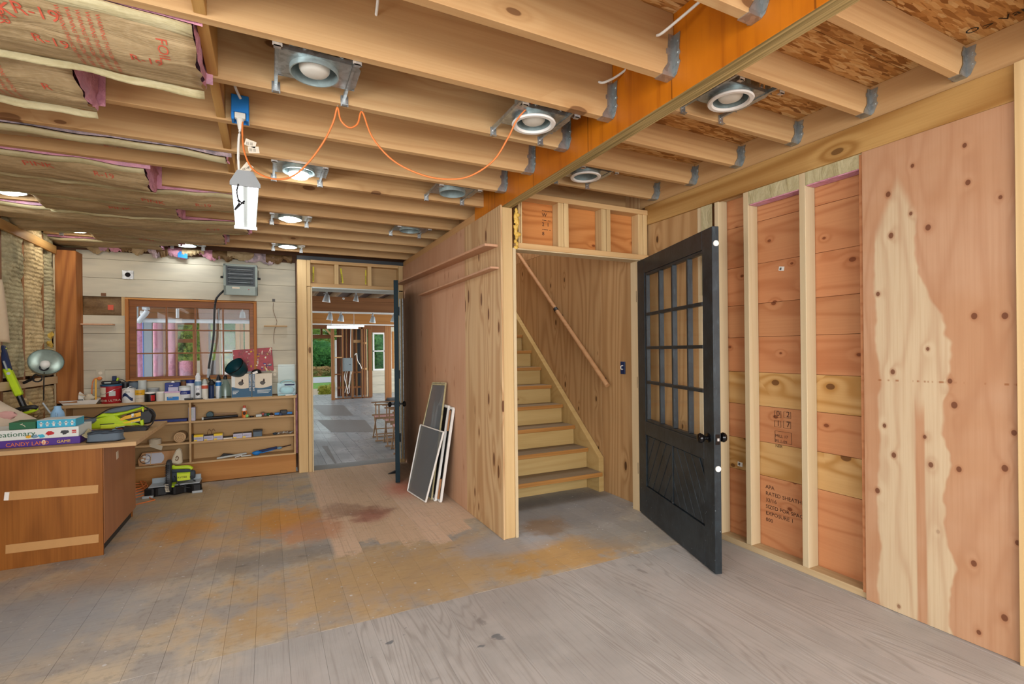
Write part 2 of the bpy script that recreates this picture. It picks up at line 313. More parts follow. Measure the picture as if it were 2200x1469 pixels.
def mk_osb():
    m = NT('osb'); o = m.obj(False); best = None; tone = None
    for k, (an, sc) in enumerate(((.3, 7), (1.1, 6), (-.5, 8), (1.9, 6.5), (.75, 9))):
        v = m.n('TexVoronoi'); m.set(v.inputs['Vector'], m.vm('ADD', m.scl(o, (1.6, 9, 1), (0, 0, an)), (k * 3.1, k * 5.7, 0))); v.inputs['Scale'].default_value = sc
        v.voronoi_dimensions = '2D'; sp = m.n('SeparateColor', i0=v.outputs['Color']); h, t = sp.outputs[1], sp.outputs[0]
        if best is None: best, tone = h, t
        else:
            g = m.math('GREATER_THAN', h, best); mx = m.n('Mix'); m.set(mx.inputs[0], g); m.set(mx.inputs[2], tone); m.set(mx.inputs[3], t); tone = mx.outputs[0]; best = m.math('MAXIMUM', best, h)
    r = m.n('ValToRGB'); m.set(r.inputs[0], tone); e = r.color_ramp.elements
    e[0].position = 0; e[0].color = lin('8a5a2c'); e[1].position = 1; e[1].color = lin('dcb780')
    for p_, c_ in ((.12, '9a652f'), (.4, 'c08a4c'), (.75, 'd2a265')): q = e.new(p_); q.color = lin(c_)
    fg = m.noise(m.scl(o, (20, 120, 20), (0, 0, .6)), 1, 2)
    c = m.mix(m.math('MULTIPLY', m.rng(fg, .4, .7), .25), r.outputs[0], lin('8a5a2a'))
    return m.fin(c, .6, bump=tone, bs=.3)
M['osb'] = mk_osb()
def mk_floor():
    m = NT('worn_floor'); pos = m.n('NewGeometry').outputs['Position']; sp = m.n('SeparateXYZ', i0=pos); x, y = sp.outputs[0], sp.outputs[1]
    oi = m.n('ObjectInfo').outputs['Random']; jx = m.math('MULTIPLY', oi, 31)
    cj = m.n('CombineXYZ'); m.set(cj.inputs[0], jx); m.set(cj.inputs[2], jx); pj = m.vm('ADD', pos, cj.outputs[0])
    wn = m.noise(pos, 3.2, 4, .6); wn2 = m.noise(pos, 9, 5, .65); big = m.noise(pos, .9, 3, .55)
    # bare grey softwood
    fld = m.noise(m.scl(pj, (5.5, .45, 1)), 1, 1.5, .4); sn = m.math('POWER', m.math('MULTIPLY_ADD', m.math('SINE', m.math('MULTIPLY', fld, 190)), .5, .5), 4)
    fg = m.noise(m.scl(pj, (110, 3, 1)), 1, 3, .65)
    g1 = m.mix(m.rng(wn, .35, .65), lin('b4b1ad'), lin('a8a5a1')); g1 = m.mix(m.math('MULTIPLY', m.rng(big, .4, .62), .5), g1, lin('b3aaa4'))
    g1 = m.mix(m.math('MULTIPLY', m.math('MULTIPLY', sn, m.rng(oi, .35, .6)), .3), g1, lin('70675e')); g1 = m.mix(m.math('MULTIPLY', m.rng(fg, .45, .8), .3), g1, lin('6e6458'))
    st = m.rng(m.noise(m.scl(pj, (7, 2.6, 1)), 1, 4, .7), .66, .74); g1 = m.mix(m.math('MULTIPLY', st, .45), g1, lin('5a5651'))
    # worn paint
    p1 = m.mix(m.rng(wn, .38, .62), lin('c2b49c'), lin('a39e97')); p1 = m.mix(m.math('MULTIPLY', m.rng(m.noise(pos, 21, 5, .7), .5, .68), .4), p1, lin('7d766c'))
    def blob(cx, cy, ax_, ay_, soft=.5, warp=1.3):
        dx = m.math('DIVIDE', m.math('SUBTRACT', x, cx), ax_); dy = m.math('DIVIDE', m.math('SUBTRACT', y, cy), ay_)
        d = m.math('SQRT', m.math('ADD', m.math('MULTIPLY', dx, dx), m.math('MULTIPLY', dy, dy)))
        d = m.math('ADD', d, m.math('MULTIPLY', m.math('SUBTRACT', wn, .5), warp)); d = m.math('ADD', d, m.math('MULTIPLY', m.math('SUBTRACT', wn2, .5), warp * .7))
        return m.rng(d, 1 - soft, 1 + soft * .4, 1, 0)
    def lay(col, c, mask, a=1.0): return m.mix(m.math('MULTIPLY', mask, a), col, lin(c))
    p1 = lay(p1, '9aa0a6', blob(-1.2, 3.2, .7, .45), .75); p1 = lay(p1, 'b89f80', blob(.7, 2.9, 1.1, .5), .55)
    p1 = lay(p1, 'b8955c', blob(.75, 2.95, 1.0, .5, .8, 2.6), .58); p1 = lay(p1, 'c0975a', blob(1.75, 2.72, .45, .3, .5, 2), .85)
    p1 = lay(p1, 'bf9660', blob(-.35, 4.25, .85, .7, .9, 2.4), .62); p1 = lay(p1, 'cc9040', blob(.12, 4.3, .3, .35, .6, 1.6), .9); p1 = lay(p1, 'c88e40', blob(-.55, 4.4, .2, .3), .7)
    p1 = lay(p1, 'b89c70', blob(-.4, 5.2, .8, .6), .75); p1 = lay(p1, 'a89078', blob(-.7, 3.75, .5, .3), .6)
    p1 = lay(p1, '86817a', blob(.05, 3.52, .62, .17, .7, 2), .75); p1 = lay(p1, 'a5a8ae', blob(1.5, 3.05, .45, .22), .7)
    p1 = lay(p1, '858483', blob(2.2, 3.5, .75, .55, .5, .9), .9); p1 = lay(p1, '949089', blob(2.35, 2.8, .5, .25), .7); p1 = lay(p1, '8a673a', blob(1.85, 3.2, .2, .22, .6, 1.8), .6)
    # stripped boards by the far doorway
    bare = m.mix(m.rng(oi, 0, 1, 0, 1, False), lin('cfb496'), lin('d6bba2')); bare = m.mix(m.math('MULTIPLY', m.rng(fg, .45, .8), .4), bare, lin('8f7358'))
    edge = m.rng(m.math('ADD', y, m.math('ADD', m.math('MULTIPLY', m.math('SUBTRACT', m.math('FRACT', m.math('MULTIPLY', oi, 17.3)), .5), .5), m.math('MULTIPLY', m.math('SUBTRACT', wn2, .5), .35))), 3.42, 3.5)
    ex = m.math('MULTIPLY', m.rng(x, .36, .40), m.rng(m.math('ADD', x, m.math('MULTIPLY', wn, .3)), 1.75, 1.6))
    bm = m.math('MULTIPLY', edge, ex); p1 = m.mix(bm, p1, bare)
    p1 = lay(p1, 'c08a66', blob(.28, 3.95, .28, .3, .5, 1.5), .7); p1 = lay(p1, 'a4685a', blob(.72, 4.12, .16, .22, .8, 2), .8); p1 = lay(p1, 'c4705a', blob(1.18, 4.75, .22, .35, .9, 1), .75)
    p1 = lay(p1, '87644f', blob(.62, 4.3, .26, .25, .7, 3), .55)
    dk = m.rng(m.noise(m.scl(pos, (14, 34, 1)), 1, 4, .7), .64, .69); p1 = m.mix(m.math('MULTIPLY', m.math('MULTIPLY', dk, blob(.75, 3.95, .55, .75, .6, .6)), .75), p1, lin('5a4436'))
    sc = m.rng(m.noise(m.scl(pos, (30, 60, 1), (0, 0, .5)), 1, 4, .75), .60, .72); p1 = m.mix(m.math('MULTIPLY', sc, .45), p1, lin('c2c4c5'))
    vs = m.n('TexVoronoi'); m.set(vs.inputs['Vector'], pos); vs.inputs['Scale'].default_value = 26
    sp_ = m.math('MULTIPLY', m.rng(vs.outputs['Distance'], .10, .16, 1, 0), m.rng(m.n('SeparateColor', i0=vs.outputs['Color']).outputs[0], .7, .72)); p1 = m.mix(m.math('MULTIPLY', sp_, .7), p1, lin('c4c6c6'))
    v2 = m.n('TexVoronoi'); m.set(v2.inputs['Vector'], pos); v2.inputs['Scale'].default_value = 8.5; f2 = m.math('MULTIPLY', m.rng(v2.outputs['Distance'], .05, .085, 1, 0), m.rng(m.n('SeparateColor', i0=v2.outputs['Color']).outputs[1], .5, .52)); p1 = m.mix(m.math('MULTIPLY', f2, .75), p1, lin('d0d2d2'))
    spots = m.rng(m.noise(m.scl(pos, (2.2, 4.5, 1)), 1, 3, .6), .68, .73); p1 = m.mix(m.math('MULTIPLY', spots, .5), p1, lin('64615c'))
    p1 = m.mix(m.math('MULTIPLY', m.rng(m.noise(m.scl(pos, (9, 60, 1), (0, 0, .3)), 1, 3), .5, .8), .25), p1, lin('6f6658'))
    near = m.rng(m.math('ADD', y, m.math('MULTIPLY', m.math('SUBTRACT', wn2, .5), .03)), 2.488, 2.498)
    lft = m.math('MULTIPLY', m.rng(m.math('ADD', x, m.math('MULTIPLY', wn, .5)), .3, -.15), m.rng(y, 1.75, 2.1)); near = m.math('MAXIMUM', near, m.math('MULTIPLY', lft, .55))
    c = m.mix(near, g1, p1)
    # blue-grey paint drips on the bare boards
    dr = m.rng(m.noise(m.scl(pos, (6, 9, 1)), 1, 3, .5), .66, .69); dm = m.math('MULTIPLY', dr, blob(.72, 2.2, .45, .3, .5, .5)); c = m.mix(m.math('MULTIPLY', dm, .8), c, lin('5f666b'))
    hv = m.n('HueSaturation'); m.set(hv.inputs['Value'], m.rng(oi, 0, 1, .95, 1.05, False)); m.set(hv.inputs['Color'], c)
    return m.fin(hv.outputs[0], m.rng(wn2, .3, .7, .5, .7), bump=fg, bs=.2, bd=.002, spec=.3)
M['floor'] = mk_floor()
def mk_fiber(name, a, b, c, scale=14, bs=.8, lines=0):
    m = NT(name); o = m.obj(); n1 = m.noise(o, scale, 6, .7, .6); n2 = m.noise(o, scale * .25, 3)
    cc = m.mix(m.rng(n1, .3, .7), lin(a), lin(b)); cc = m.mix(m.math('MULTIPLY', m.rng(n2, .5, .7), .6), cc, lin(c)); h = n1
    if lines:
        wv = m.n('TexWave', {'bands_direction': 'Z'}); m.set(wv.inputs['Vector'], o); wv.inputs['Scale'].default_value = lines; wv.inputs['Distortion'].default_value = 2.5; wv.inputs['Detail Scale'].default_value = 3
        h = m.math('ADD', n1, m.math('MULTIPLY', wv.outputs[1], .35)); cc = m.mix(m.math('MULTIPLY', wv.outputs[1], .16), cc, lin('94805c'))
    return m.fin(cc, .95, bump=h, bs=bs, bd=.02, spec=.1)
M['pink'] = mk_fiber('pink_fibreglass', 'e0a3b4', 'c98a9c', 'b7a3b5', 18)
M['greyfib'] = mk_fiber('dusty_fibreglass', 'd7bfc3', '8d8388', '5b565b', 22)
M['wool'] = mk_fiber('mineral_wool', 'e0c898', 'c0a678', 'a89c7c', 20, 1.0, 9)
M['wool2'] = mk_fiber('mineral_wool_dusty', 'c4b892', 'a49a78', '88866c', 20, 1.0, 9)
M['yfoam'] = mk_fiber('yellow_fibre', 'e0c060', 'b08a3a', 'd8c890', 16)
M['foam'] = plain('spray_foam', 'd9b052', .5, var=.25)
def mk_kraft(name, a, b, c):
    m = NT(name); o = m.obj(); n1 = m.noise(m.scl(o, (2, 9, 4)), 1.6, 5, .6, .8); n2 = m.noise(o, 60, 3)
    cc = m.mix(m.rng(n1, .35, .65), lin(a), lin(b)); cc = m.mix(m.math('MULTIPLY', m.rng(n2, .4, .7), .25), cc, lin(c))
    return m.fin(cc, .6, bump=n1, bs=.9, bd=.012, spec=.3)
M['kraft'] = mk_kraft('kraft_paper', 'b09872', '96805c', 'bca684'); M['flange'] = mk_kraft('kraft_flange', 'bbb08a', 'a69a72', 'c4ba96')
M['kraftdk'] = mk_kraft('kraft_paper_dark', '7a5f3e', '63492c', '8a6f4a')
def mk_shiplap():
    m = NT('white_shiplap'); o = m.obj(); fg = m.noise(m.scl(o, (2, 60, 60)), 1, 4, .7); n2 = m.noise(m.scl(o, (1.2, 4, 6)), 2, 3)
    c = m.mix(m.rng(n2, .3, .7), lin('c4bca6'), lin('b5ae9b')); c = m.mix(m.math('MULTIPLY', m.rng(fg, .62, .8), .35), c, lin('8b8270'))
    return m.fin(c, .7, bump=fg, bs=.2, bd=.002)
M['shiplap'] = mk_shiplap()
def mk_metal(name, hexc, rough=.38, var=.18, metal=.85):
    m = NT(name); o = m.obj(); v = m.n('TexVoronoi'); m.set(v.inputs['Vector'], o); v.inputs['Scale'].default_value = 60
    c = lin(hexc); f = m.n('SeparateColor', i0=v.outputs['Color']).outputs[0]
    return m.fin(m.mix(f, tuple(x * (1 - var) for x in c[:3]) + (1,), tuple(min(1, x * (1 + var)) for x in c[:3]) + (1,)), rough, metal, spec=.5)
M['galv'] = mk_metal('galvanised_steel', 'b4bcbd'); M['steel'] = mk_metal('steel', 'c9cccd', .3); M['can'] = mk_metal('can_steel', 'aebfbf', .36, .08, .55)
M['alu'] = mk_metal('spun_aluminium', 'c3ccc6', .33, .06, .95)
for k, h, r in (('white', 'e6e4de', .5), ('offwhite', 'd6d3c8', .5), ('black', '141416', .45), ('blackgloss', '0d0d0f', .15), ('darkgrey', '34373a', .5), ('grey', '8d9192', .5), ('lime', 'b2d01c', .4), ('lime2', 'c9dc2e', .4),
                ('yellow', 'e8c51c', .5), ('orange', 'd9762c', .5), ('red', 'b3181c', .45), ('blue', '1f78c4', .5), ('navy', '1c2f7a', .5), ('darkblue', '172a52', .5), ('teal', '0f3b42', .35), ('sky', '8fbbe0', .45), ('green', '1f5f3e', .5),
                ('cyan', '35a6c8', .5), ('purple', '4b2a86', .5), ('hbblue', '1f5474', .5), ('cream', 'd8cdb8', .6), ('boxwhite', 'd5dbd8', .5), ('fiskgrey', 'a8b0b4', .4), ('tan', 'c8a57a', .7), ('brown', '6a4426', .6), ('paint_red', 'a81a22', .5), ('printred', 'c2563f', .7), ('ink', '3b2218', .7), ('inkgrey', '5b5752', .7),
                ('pinklid', 'd6b3d6', .5), ('gold', 'd9a520', .5), ('slate', '5c6a76', .75), ('slatedk', '39424c', .8), ('bagcloth', 'c8bda6', .85), ('paperbag', 'b9a488', .8), ('canvas', 'c9b9a4', .9), ('pinkcloth', 'c99a94', .9), ('tape', 'bb8e58', .5), ('yellowsticker', 'd8cf2a', .5), ('palegrey', 'b9bfbb', .45), ('heater', '8d9a92', .45), ('heaterdk', '1e2c30', .4),
                ('louver', '9fa8ad', .4), ('ltblue', '6d8fa8', .5), ('mixwhite', 'd9dde0', .35), ('panelgrey', '7f8a8c', .5), ('orangecord', 'd97a3c', .5), ('cablewhite', 'dedbd2', .5), ('aqua', '9fd0d4', .4), ('tapeblue', '3c78c8', .5), ('postgrey', '8a949c', .6), ('duct', 'cfd6da', .4), ('trackgrey', '9fa5a6', .4), ('lilac', 'b7b3c4', .5), ('limeball', '8fd07a', .6)):
    M[k] = plain(k, h, r, var=.06)
def mk_doorpaint():
    m = NT('black_green_paint'); o = m.obj(False); n1 = m.noise(o, 7, 5, .7); n2 = m.noise(m.scl(o, (60, 60, 14)), 1, 3)
    v = m.n('TexVoronoi'); m.set(v.inputs['Vector'], o); v.inputs['Scale'].default_value = 34; sp = m.n('SeparateXYZ', i0=o).outputs[2]
    lo = m.rng(sp, .7, .05, .12, 1); ch = m.math('MULTIPLY', m.rng(v.outputs['Distance'], .06, .14, 1, 0), m.rng(m.n('SeparateColor', i0=v.outputs['Color']).outputs[0], .72, .76))
    c = m.mix(m.rng(n1, .35, .65), lin('1c2226'), lin('293136')); c = m.mix(m.math('MULTIPLY', m.rng(n2, .55, .8), .25), c, lin('5a676e')); c = m.mix(m.math('MULTIPLY', m.math('MULTIPLY', ch, lo), .7), c, lin('9aa6ac'))
    return m.fin(c, .38, bump=n1, bs=.1, spec=.4)
M['doorpaint'] = mk_doorpaint()
M['doorteal'] = plain('dark_teal_paint', '162830', .6, var=.2, spec=.15)
def mk_glass(name, rough=0, tintc=(1, 1, 1, 1), fac=.93):
    m = NT(name); tr = m.n('BsdfTransparent'); tr.inputs[0].default_value = tintc; gl = m.n('BsdfGlossy'); gl.inputs['Roughness'].default_value = .02 + rough
    lw = m.n('LayerWeight'); lw.inputs[0].default_value = .25; f = m.math('MULTIPLY_ADD', lw.outputs[0], .12, 1 - fac, clamp=True)
    mx = m.n('MixShader', i0=f, i1=tr.outputs[0], i2=gl.outputs[0]); m.t.links.new(mx.outputs[0], m.out.inputs[0]); return m.mat
M['glass'] = mk_glass('window_glass', 0, (1, 1, 1, 1), .992); M['clear'] = mk_glass('clear_plastic', .25, (.88, .94, .95, 1), .965)
def mk_mesh():
    m = NT('insect_mesh'); tr = m.n('BsdfTransparent'); df = m.n('BsdfPrincipled'); df.inputs['Base Color'].default_value = lin('6a7074'); df.inputs['Roughness'].default_value = .5
    mx = m.n('MixShader', i0=.72, i1=tr.outputs[0], i2=df.outputs[0]); m.t.links.new(mx.outputs[0], m.out.inputs[0]); return m.mat
M['mesh'] = mk_mesh()
def emit(name, col, st):
    m = NT(name); m.b.inputs['Base Color'].default_value = (.9, .9, .9, 1); m.b.inputs['Emission Color'].default_value = col; m.b.inputs['Emission Strength'].default_value = st; return m.mat
M['bulb_on'] = emit('bulb_lit', (1, .94, .84, 1), 55); M['bulb_cool'] = emit('bulb_lit_cool', (.93, .97, 1, 1), 55); M['tube_on'] = emit('tube_lit', (.95, .97, 1, 1), 7); M['led'] = emit('led_strip', (.95, .97, 1, 1), 6)
# ================================================================== THE SETTING
def struct(name, label): return thing(name, label, name.split('_')[0], kind='structure')
def bx(name, mat, parent, x0, x1, y0, y1, z0, z1, bevel=.002): return MB().box(x0, x1, y0, y1, z0, z1).build(name, mat, parent, bevel=bevel)
LX, RXW, BY = -1.78, 2.80, 6.15          # left wall, right wall, white boards of the back wall
# ---- floor
FL = struct('floor', 'worn plank floor, ochre and grey paint beyond bare grey boards')
bx('subfloor', M['tan'], FL, LX - .1, 2.95, -2.7, 6.1, -.05, -.021, 0)
seams = [-1.78, -1.65, -1.52, -1.37, -1.24, -1.10, -.97, -.83, -.69, -.55, -.421, -.301, -.192, -.065, .07, .21, .36, .44, .551, .674, .816, .989, 1.137, 1.346, 1.48, 1.62, 1.77, 1.91, 2.05, 2.2, 2.34, 2.48, 2.62, 2.76, 2.9]
pr_ = random.Random(3)
for a, b in zip(seams, seams[1:]):
    t = pr_.uniform(-.0015, .0015)
    bx('plank', M['floor'], FL, a + .0003, b - .0003, -2.65, 2.4935, -.021, t * .3, .0006)
    if a > 1.4 and b <= 1.6: bx('plank', M['floor'], FL, a + .0003, b - .0003, 2.4945, 3.115 if a > 1.45 else 5.93, -.021, -t * .3, .0006)
    else: bx('plank', M['floor'], FL, a + .0003, b - .0003, 2.4945, 3.99 if a > 1.5 else 5.93, -.021, -t * .3, .0006)
# ---- ceiling: OSB deck, joists with hangers, beam
CE = struct('ceiling', 'open ceiling of pale joists hung from an orange beam under strand board')
bx('deck_panel', M['osb'], CE, LX - .1, 1.55, -2.7, 6.25, 2.66, 2.68, 0)
bx('deck_panel', M['osb'], CE, 1.552, 2.95, -2.7, 1.29, 2.66, 2.68, 0); bx('deck_panel', M['osb'], CE, 1.552, 2.95, 1.293, 3.5, 2.66, 2.68, 0)
MB().box(1.465, 1.55, -2.65, 3.60, 2.325, 2.66).build('beam', [M['lvl'], M['lvledge']], CE, bevel=.002)
bmo = [o for o in bpy.data.objects if o.name == 'beam'][0]
for p_ in bmo.data.polygons: p_.material_index = 1 if p_.normal.z < -.5 else 0
PITCH, JY0 = .389, 1.51
jm = MB().box(LX, 1.464, -.038, 0, 2.405, 2.66); jm2 = MB().box(LX, 1.56, -.038, 0, 2.405, 2.66); jr = MB().box(1.551, 2.799, -.036, 0, 2.515, 2.66)
def hanger_mesh(z0, hh, sgn):
    m = MB(); L = .052
    for yy in (-.0405, .0012): m.prism([(0, yy, z0), (-sgn * .062, yy, z0), (-sgn * .062, yy, z0 + .012), (-sgn * .035, yy, z0 + .05), (-sgn * .035, yy, z0 + .085), (-sgn * .043, yy, z0 + .085), (-sgn * .043, yy, z0 + .105), (-sgn * .035, yy, z0 + .105), (-sgn * .030, yy, z0 + hh), (0, yy, z0 + hh)], (0, .0014, 0))
    m.box(min(0, -sgn * .066), max(0, -sgn * .066), -.0405, .0026, z0 - .0018, z0)
    for y0, s in ((-.0405, -1), (.0026, 1)):
        m.prism([(-sgn * .003, y0, z0), (-sgn * .003, y0 + s * .012, z0 + .006), (-sgn * .003, y0 + s * .032, z0 + .05), (-sgn * .003, y0 + s * .026, z0 + .06), (-sgn * .003, y0 + s * .026, z0 + .075), (-sgn * .003, y0 + s * .033, z0 + .085), (-sgn * .003, y0 + s * .027, z0 + .1), (-sgn * .003, y0 + s * .033, z0 + hh), (-sgn * .003, y0, z0 + hh)], (sgn * .002, 0, 0))
        for zz in (.05, .09, hh - .03): m.cyl((-sgn * .006, y0 + s * .018, z0 + zz), (-sgn * .002, y0 + s * .018, z0 + zz), .004, n=6)
    return m
def shared(mb, name, mats, parent, dy, x=0, bevel=0):
    """alike pieces share one mesh: the first call builds it, copies move along Y"""
    key = (id(mb), name)
    if key not in shared.c:
        o = mb.build(name, mats, parent, bevel=bevel); shared.c[key] = o; o.location = (x, dy, 0)
        return o
    s = shared.c[key]; o = bpy.data.objects.new(name, s.data); COL.objects.link(o); o.parent = parent; o.location = (x, dy, 0); ORG[o.name] = ORG[parent.name]
    for md in s.modifiers:
        d = o.modifiers.new(md.name, md.type)
        if md.type == 'BEVEL': d.width = md.width; d.segments = 1; d.limit_method = 'ANGLE'
    return o
shared.c = {}
hl = hanger_mesh(2.4045, .165, 1); hr = hanger_mesh(2.5145, .13, 1)
def hang(parent, mb, x, big=False):
    key = ('h', id(mb))
    if key not in shared.c: shared.c[key] = mb.build('joist_hanger', M['galv'], parent); o = shared.c[key]
    else:
        o = bpy.data.objects.new('joist_hanger', shared.c[key].data); COL.objects.link(o); o.parent = parent
    o.location = (x, 0, 0)
for k in range(-8, 12):
    y = JY0 + PITCH * k
    j = shared(jm if k < 5 else jm2, 'joist', M['joist'], CE, y, 0, .002)
    if k < 5: hang(j, hl, 1.4645)
    if k <= 4:
        j = shared(jr, 'joist', M['joist'], CE, y - .02, 0, .002); hang(j, hr, 2.7995)
    if k < 5: bx('blocking', M['redwoodZ'] if 0 else M['lumberY'], CE, -.205, -.168, y + .001, y + PITCH - .039, 2.412, 2.655)
bx('rim_joist', M['rimY'], CE, 2.8, 2.838, -2.65, 3.218, 2.489, 2.66)
bx('cross_joist', M['joist'], CE, 1.56, 2.80, 3.40, 3.438, 2.405, 2.66)
# ---- right wall
WR = struct('wall_right', 'right wall of bare studs, orange sheathing and one big plywood sheet')
bx('header_board', M['lumberY'], WR, 2.782, 2.82, .9, 3.14, 2.335, 2.488, .003)
bx('edge_board', M['lumberZ'], WR, 2.765, 2.82, .80, .898, 0, 2.485)
bx('plywood_sheet', M['plyR'], WR, 2.784, 2.797, .90, 1.49, .002, 2.334, .001)
bx('plywood_sheet', M['plyR'], WR, 2.784, 2.797, -2.65, .80, .002, 2.485, .001)
bx('plywood_layer', M['sheath'], WR, 2.798, 2.812, .9, 1.512, .03, 2.33, .001)
bx('bottom_plate', M['plateY'], WR, 2.80, 2.89, 1.44, 3.14, 0, .038)
bx('top_plate', M['plateY'], WR, 2.82, 2.89, .85, 3.14, 2.345, 2.383)
for y in (2.585, 2.201, 1.822, 1.46): bx('stud', M['studZ'], WR, 2.80, 2.889, y - .019, y + .019, .038, 2.345)
bx('king_stud', M['studZ'], WR, 2.80, 2.889, 2.42, 2.452, .038, 2.345)
zs = [0.0, .487, .707, .94, 1.159, 1.392, 1.611, 1.872, 2.148, 2.39]; ms = ['sheath', 'sheathY', 'sheath', 'sheathY', 'sheath', 'sheath', 'sheath', 'sheath', 'sheath']
for a, b, mm in zip(zs, zs[1:], ms): bx('sheathing_board', M[mm], WR, 2.892, 2.905, 1.30, 2.60, a + .0015, b - .0005, .001)
bx('outer_skin', M['brown'], WR, 2.906, 2.93, -2.7, 3.2, 0, 2.66, 0)
for y0, y1, z0 in ((1.842, 2.18, 2.25), (1.48, 1.802, 2.26)):
    bx('insulation_paper', M['flange'], WR, 2.80, 2.803, y0, y1, z0, 2.338, 0); bx('insulation_fibre', M['pink'], WR, 2.804, 2.885, y0, y1, z0 - .012 + .008, 2.338, .004)
bx('infill_panel', M['plyStair'], WR, 2.80, 2.812, 2.605, 3.14, .0, 2.334, .001)
bx('infill_paper', M['flange'], WR, 2.795, 2.799, 2.47, 2.565, 1.7, 2.334, 0)
def stamp(lines, px, py, X, size, mat, parent, dz=None):
    o = P(px, py, X=X)
    for i, s_ in enumerate(lines): text(s_, (X, o.y, o.z - i * size * 1.25), (0, -1, 0), (0, 0, 1), size, mat, parent, 'stamped_lettering')
stamp(['APA', 'RATED SHEATHING', '32/16', 'SIZED FOR SPACING', 'EXPOSURE 1', '000'], 1645, 1048, 2.8915, .034, M['ink'], WR)
stamp(['0   2', '1   7'], 1668, 893, 2.8915, .05, M['ink'], WR); stamp(['MILL 17', 'PS 1-09', 'NER'], 1666, 938, 2.8915, .026, M['ink'], WR)
stamp(['S', 'W', '7'], 1852, 650, 2.8915, .05, M['ink'], WR)
def frame(parent, pts, r, X, mat=None):
    m = MB()
    for a, b in zip(pts, pts[1:] + pts[:1]): m.beam((X, a[0], a[1]), (X, b[0], b[1]), .001, r, up=(1, 0, 0))
    m.build('stamped_frame', mat or M['ink'], parent)
for (px0, py0, px1, py1) in ((1664, 882, 1678, 898), (1684, 884, 1699, 899), (1664, 903, 1678, 918), (1683, 904, 1699, 921), (1665, 925, 1701, 955)):
    a, b = P(px0, py0, X=2.891), P(px1, py1, X=2.891); frame(WR, [(a.y, a.z), (b.y, a.z), (b.y, b.z), (a.y, b.z)], .003, 2.891)
for px, py, wd, ht, an in ((1679, 577, .036, .026, .15), (1590, 997, .038, .03, .05)):
    c = P(px, py, X=2.889); MB().ob(c, (.001, wd, ht), rx(an)).build('bar_code_label', M['white'], WR)
    MB().ob(c + Vector((-.001, .006, 0)), (.001, wd * .35, ht * .6), rx(an)).build('bar_code', M['inkgrey'], WR)
# ---- wall between the room and the stair
WP = struct('wall_partition', 'plywood partition beside the stair with two thin ledges')
bx('plywood_sheet', M['plyP'], WP, 1.455, 1.468, 3.10, 3.806, .002, 2.335, .001); bx('plywood_sheet', M['plyPink'], WP, 1.456, 1.468, 3.809, 5.88, .002, 2.335, .001)
bx('post', M['lumberZ'], WP, 1.4685, 1.551, 3.11, 3.20, 0, 2.325, .003)
bx('casing', M['studZ'], WP, 1.551, 1.573, 3.10, 3.21, 0, 2.045, .002)
bx('top_plate', M['rimY'], WP, 1.47, 1.56, 3.61, 5.92, 2.337, 2.404)
for y in (4.0, 4.4, 4.8, 5.2, 5.6, 5.9): bx('stud', M['lumberZ'], WP, 1.469, 1.556, y - .019, y + .019, 0, 2.336)
bx('stair_side_sheet', M['plyStair'], WP, 1.558, 1.572, 3.21, 6.26, 0, 4.6, .0)
m = MB(); m.ob((1.408, 4.5065, 2.093), (.105, 2.71, .018), rx(.0245)); m.build('ledge', M['plyPink'], WP, bevel=.002)
bx('ledge', M['plyPink'], WP, 1.390, 1.4545, 3.133, 4.98, 1.893, 1.908)
m = MB()
for i in range(14): m.blob((1.582 + rnd.uniform(-.012, .012), 3.104, 2.055 + i * .019 + rnd.uniform(-.008, .008)), (rnd.uniform(.01, .022), .012, rnd.uniform(.012, .03)), jit=.5, seed=i)
m.build('foam_bead', M['foam'], WP, smooth=60)
# ---- framed header above the stair opening
WH = struct('wall_header', 'short framed wall of studs and orange panels above the stair opening')
bx('bottom_plate', M['lumberX'], WH, 1.573, 2.79, 3.105, 3.20, 2.045, 2.085); bx('top_plate', M['lumberX'], WH, 1.60, 2.79, 3.105, 3.20, 2.412, 2.450)
bx('threshold_strip', M['studZ'], WH, 1.573, 2.70, 3.10, 3.21, 2.035, 2.044)
for x0, x1 in ((1.60, 1.628), (1.933, 2.02), (2.325, 2.408), (2.69, 2.777)):
    bx('cripple', M['lumberZ'], WH, (x0 + x1) / 2 + .005, x1, 3.106, 3.195, 2.085, 2.412); bx('cripple', M['lumberZ'], WH, x0, (x0 + x1) / 2 + .003, 3.112, 3.195, 2.085, 2.412)
for x0, x1 in ((1.60, 1.98), (1.982, 2.36), (2.362, 2.79)): bx('back_panel', M['plyOrange'], WH, x0, x1, 3.198, 3.21, 2.06, 2.44, .001)
bx('door_jamb', M['studZ'], WH, 2.695, 2.80, 3.12, 3.22, 0, 2.045)
o = P(1164, 455, Y=3.196)
for i, s_ in enumerate(('-------', 'W', '--- --', '2  1', '---- -', '8')): text(s_, (o.x, 3.196, o.z - i * .035), (1, 0, 0), (0, 0, 1), .04, M['ink'], WH, 'stamped_lettering')
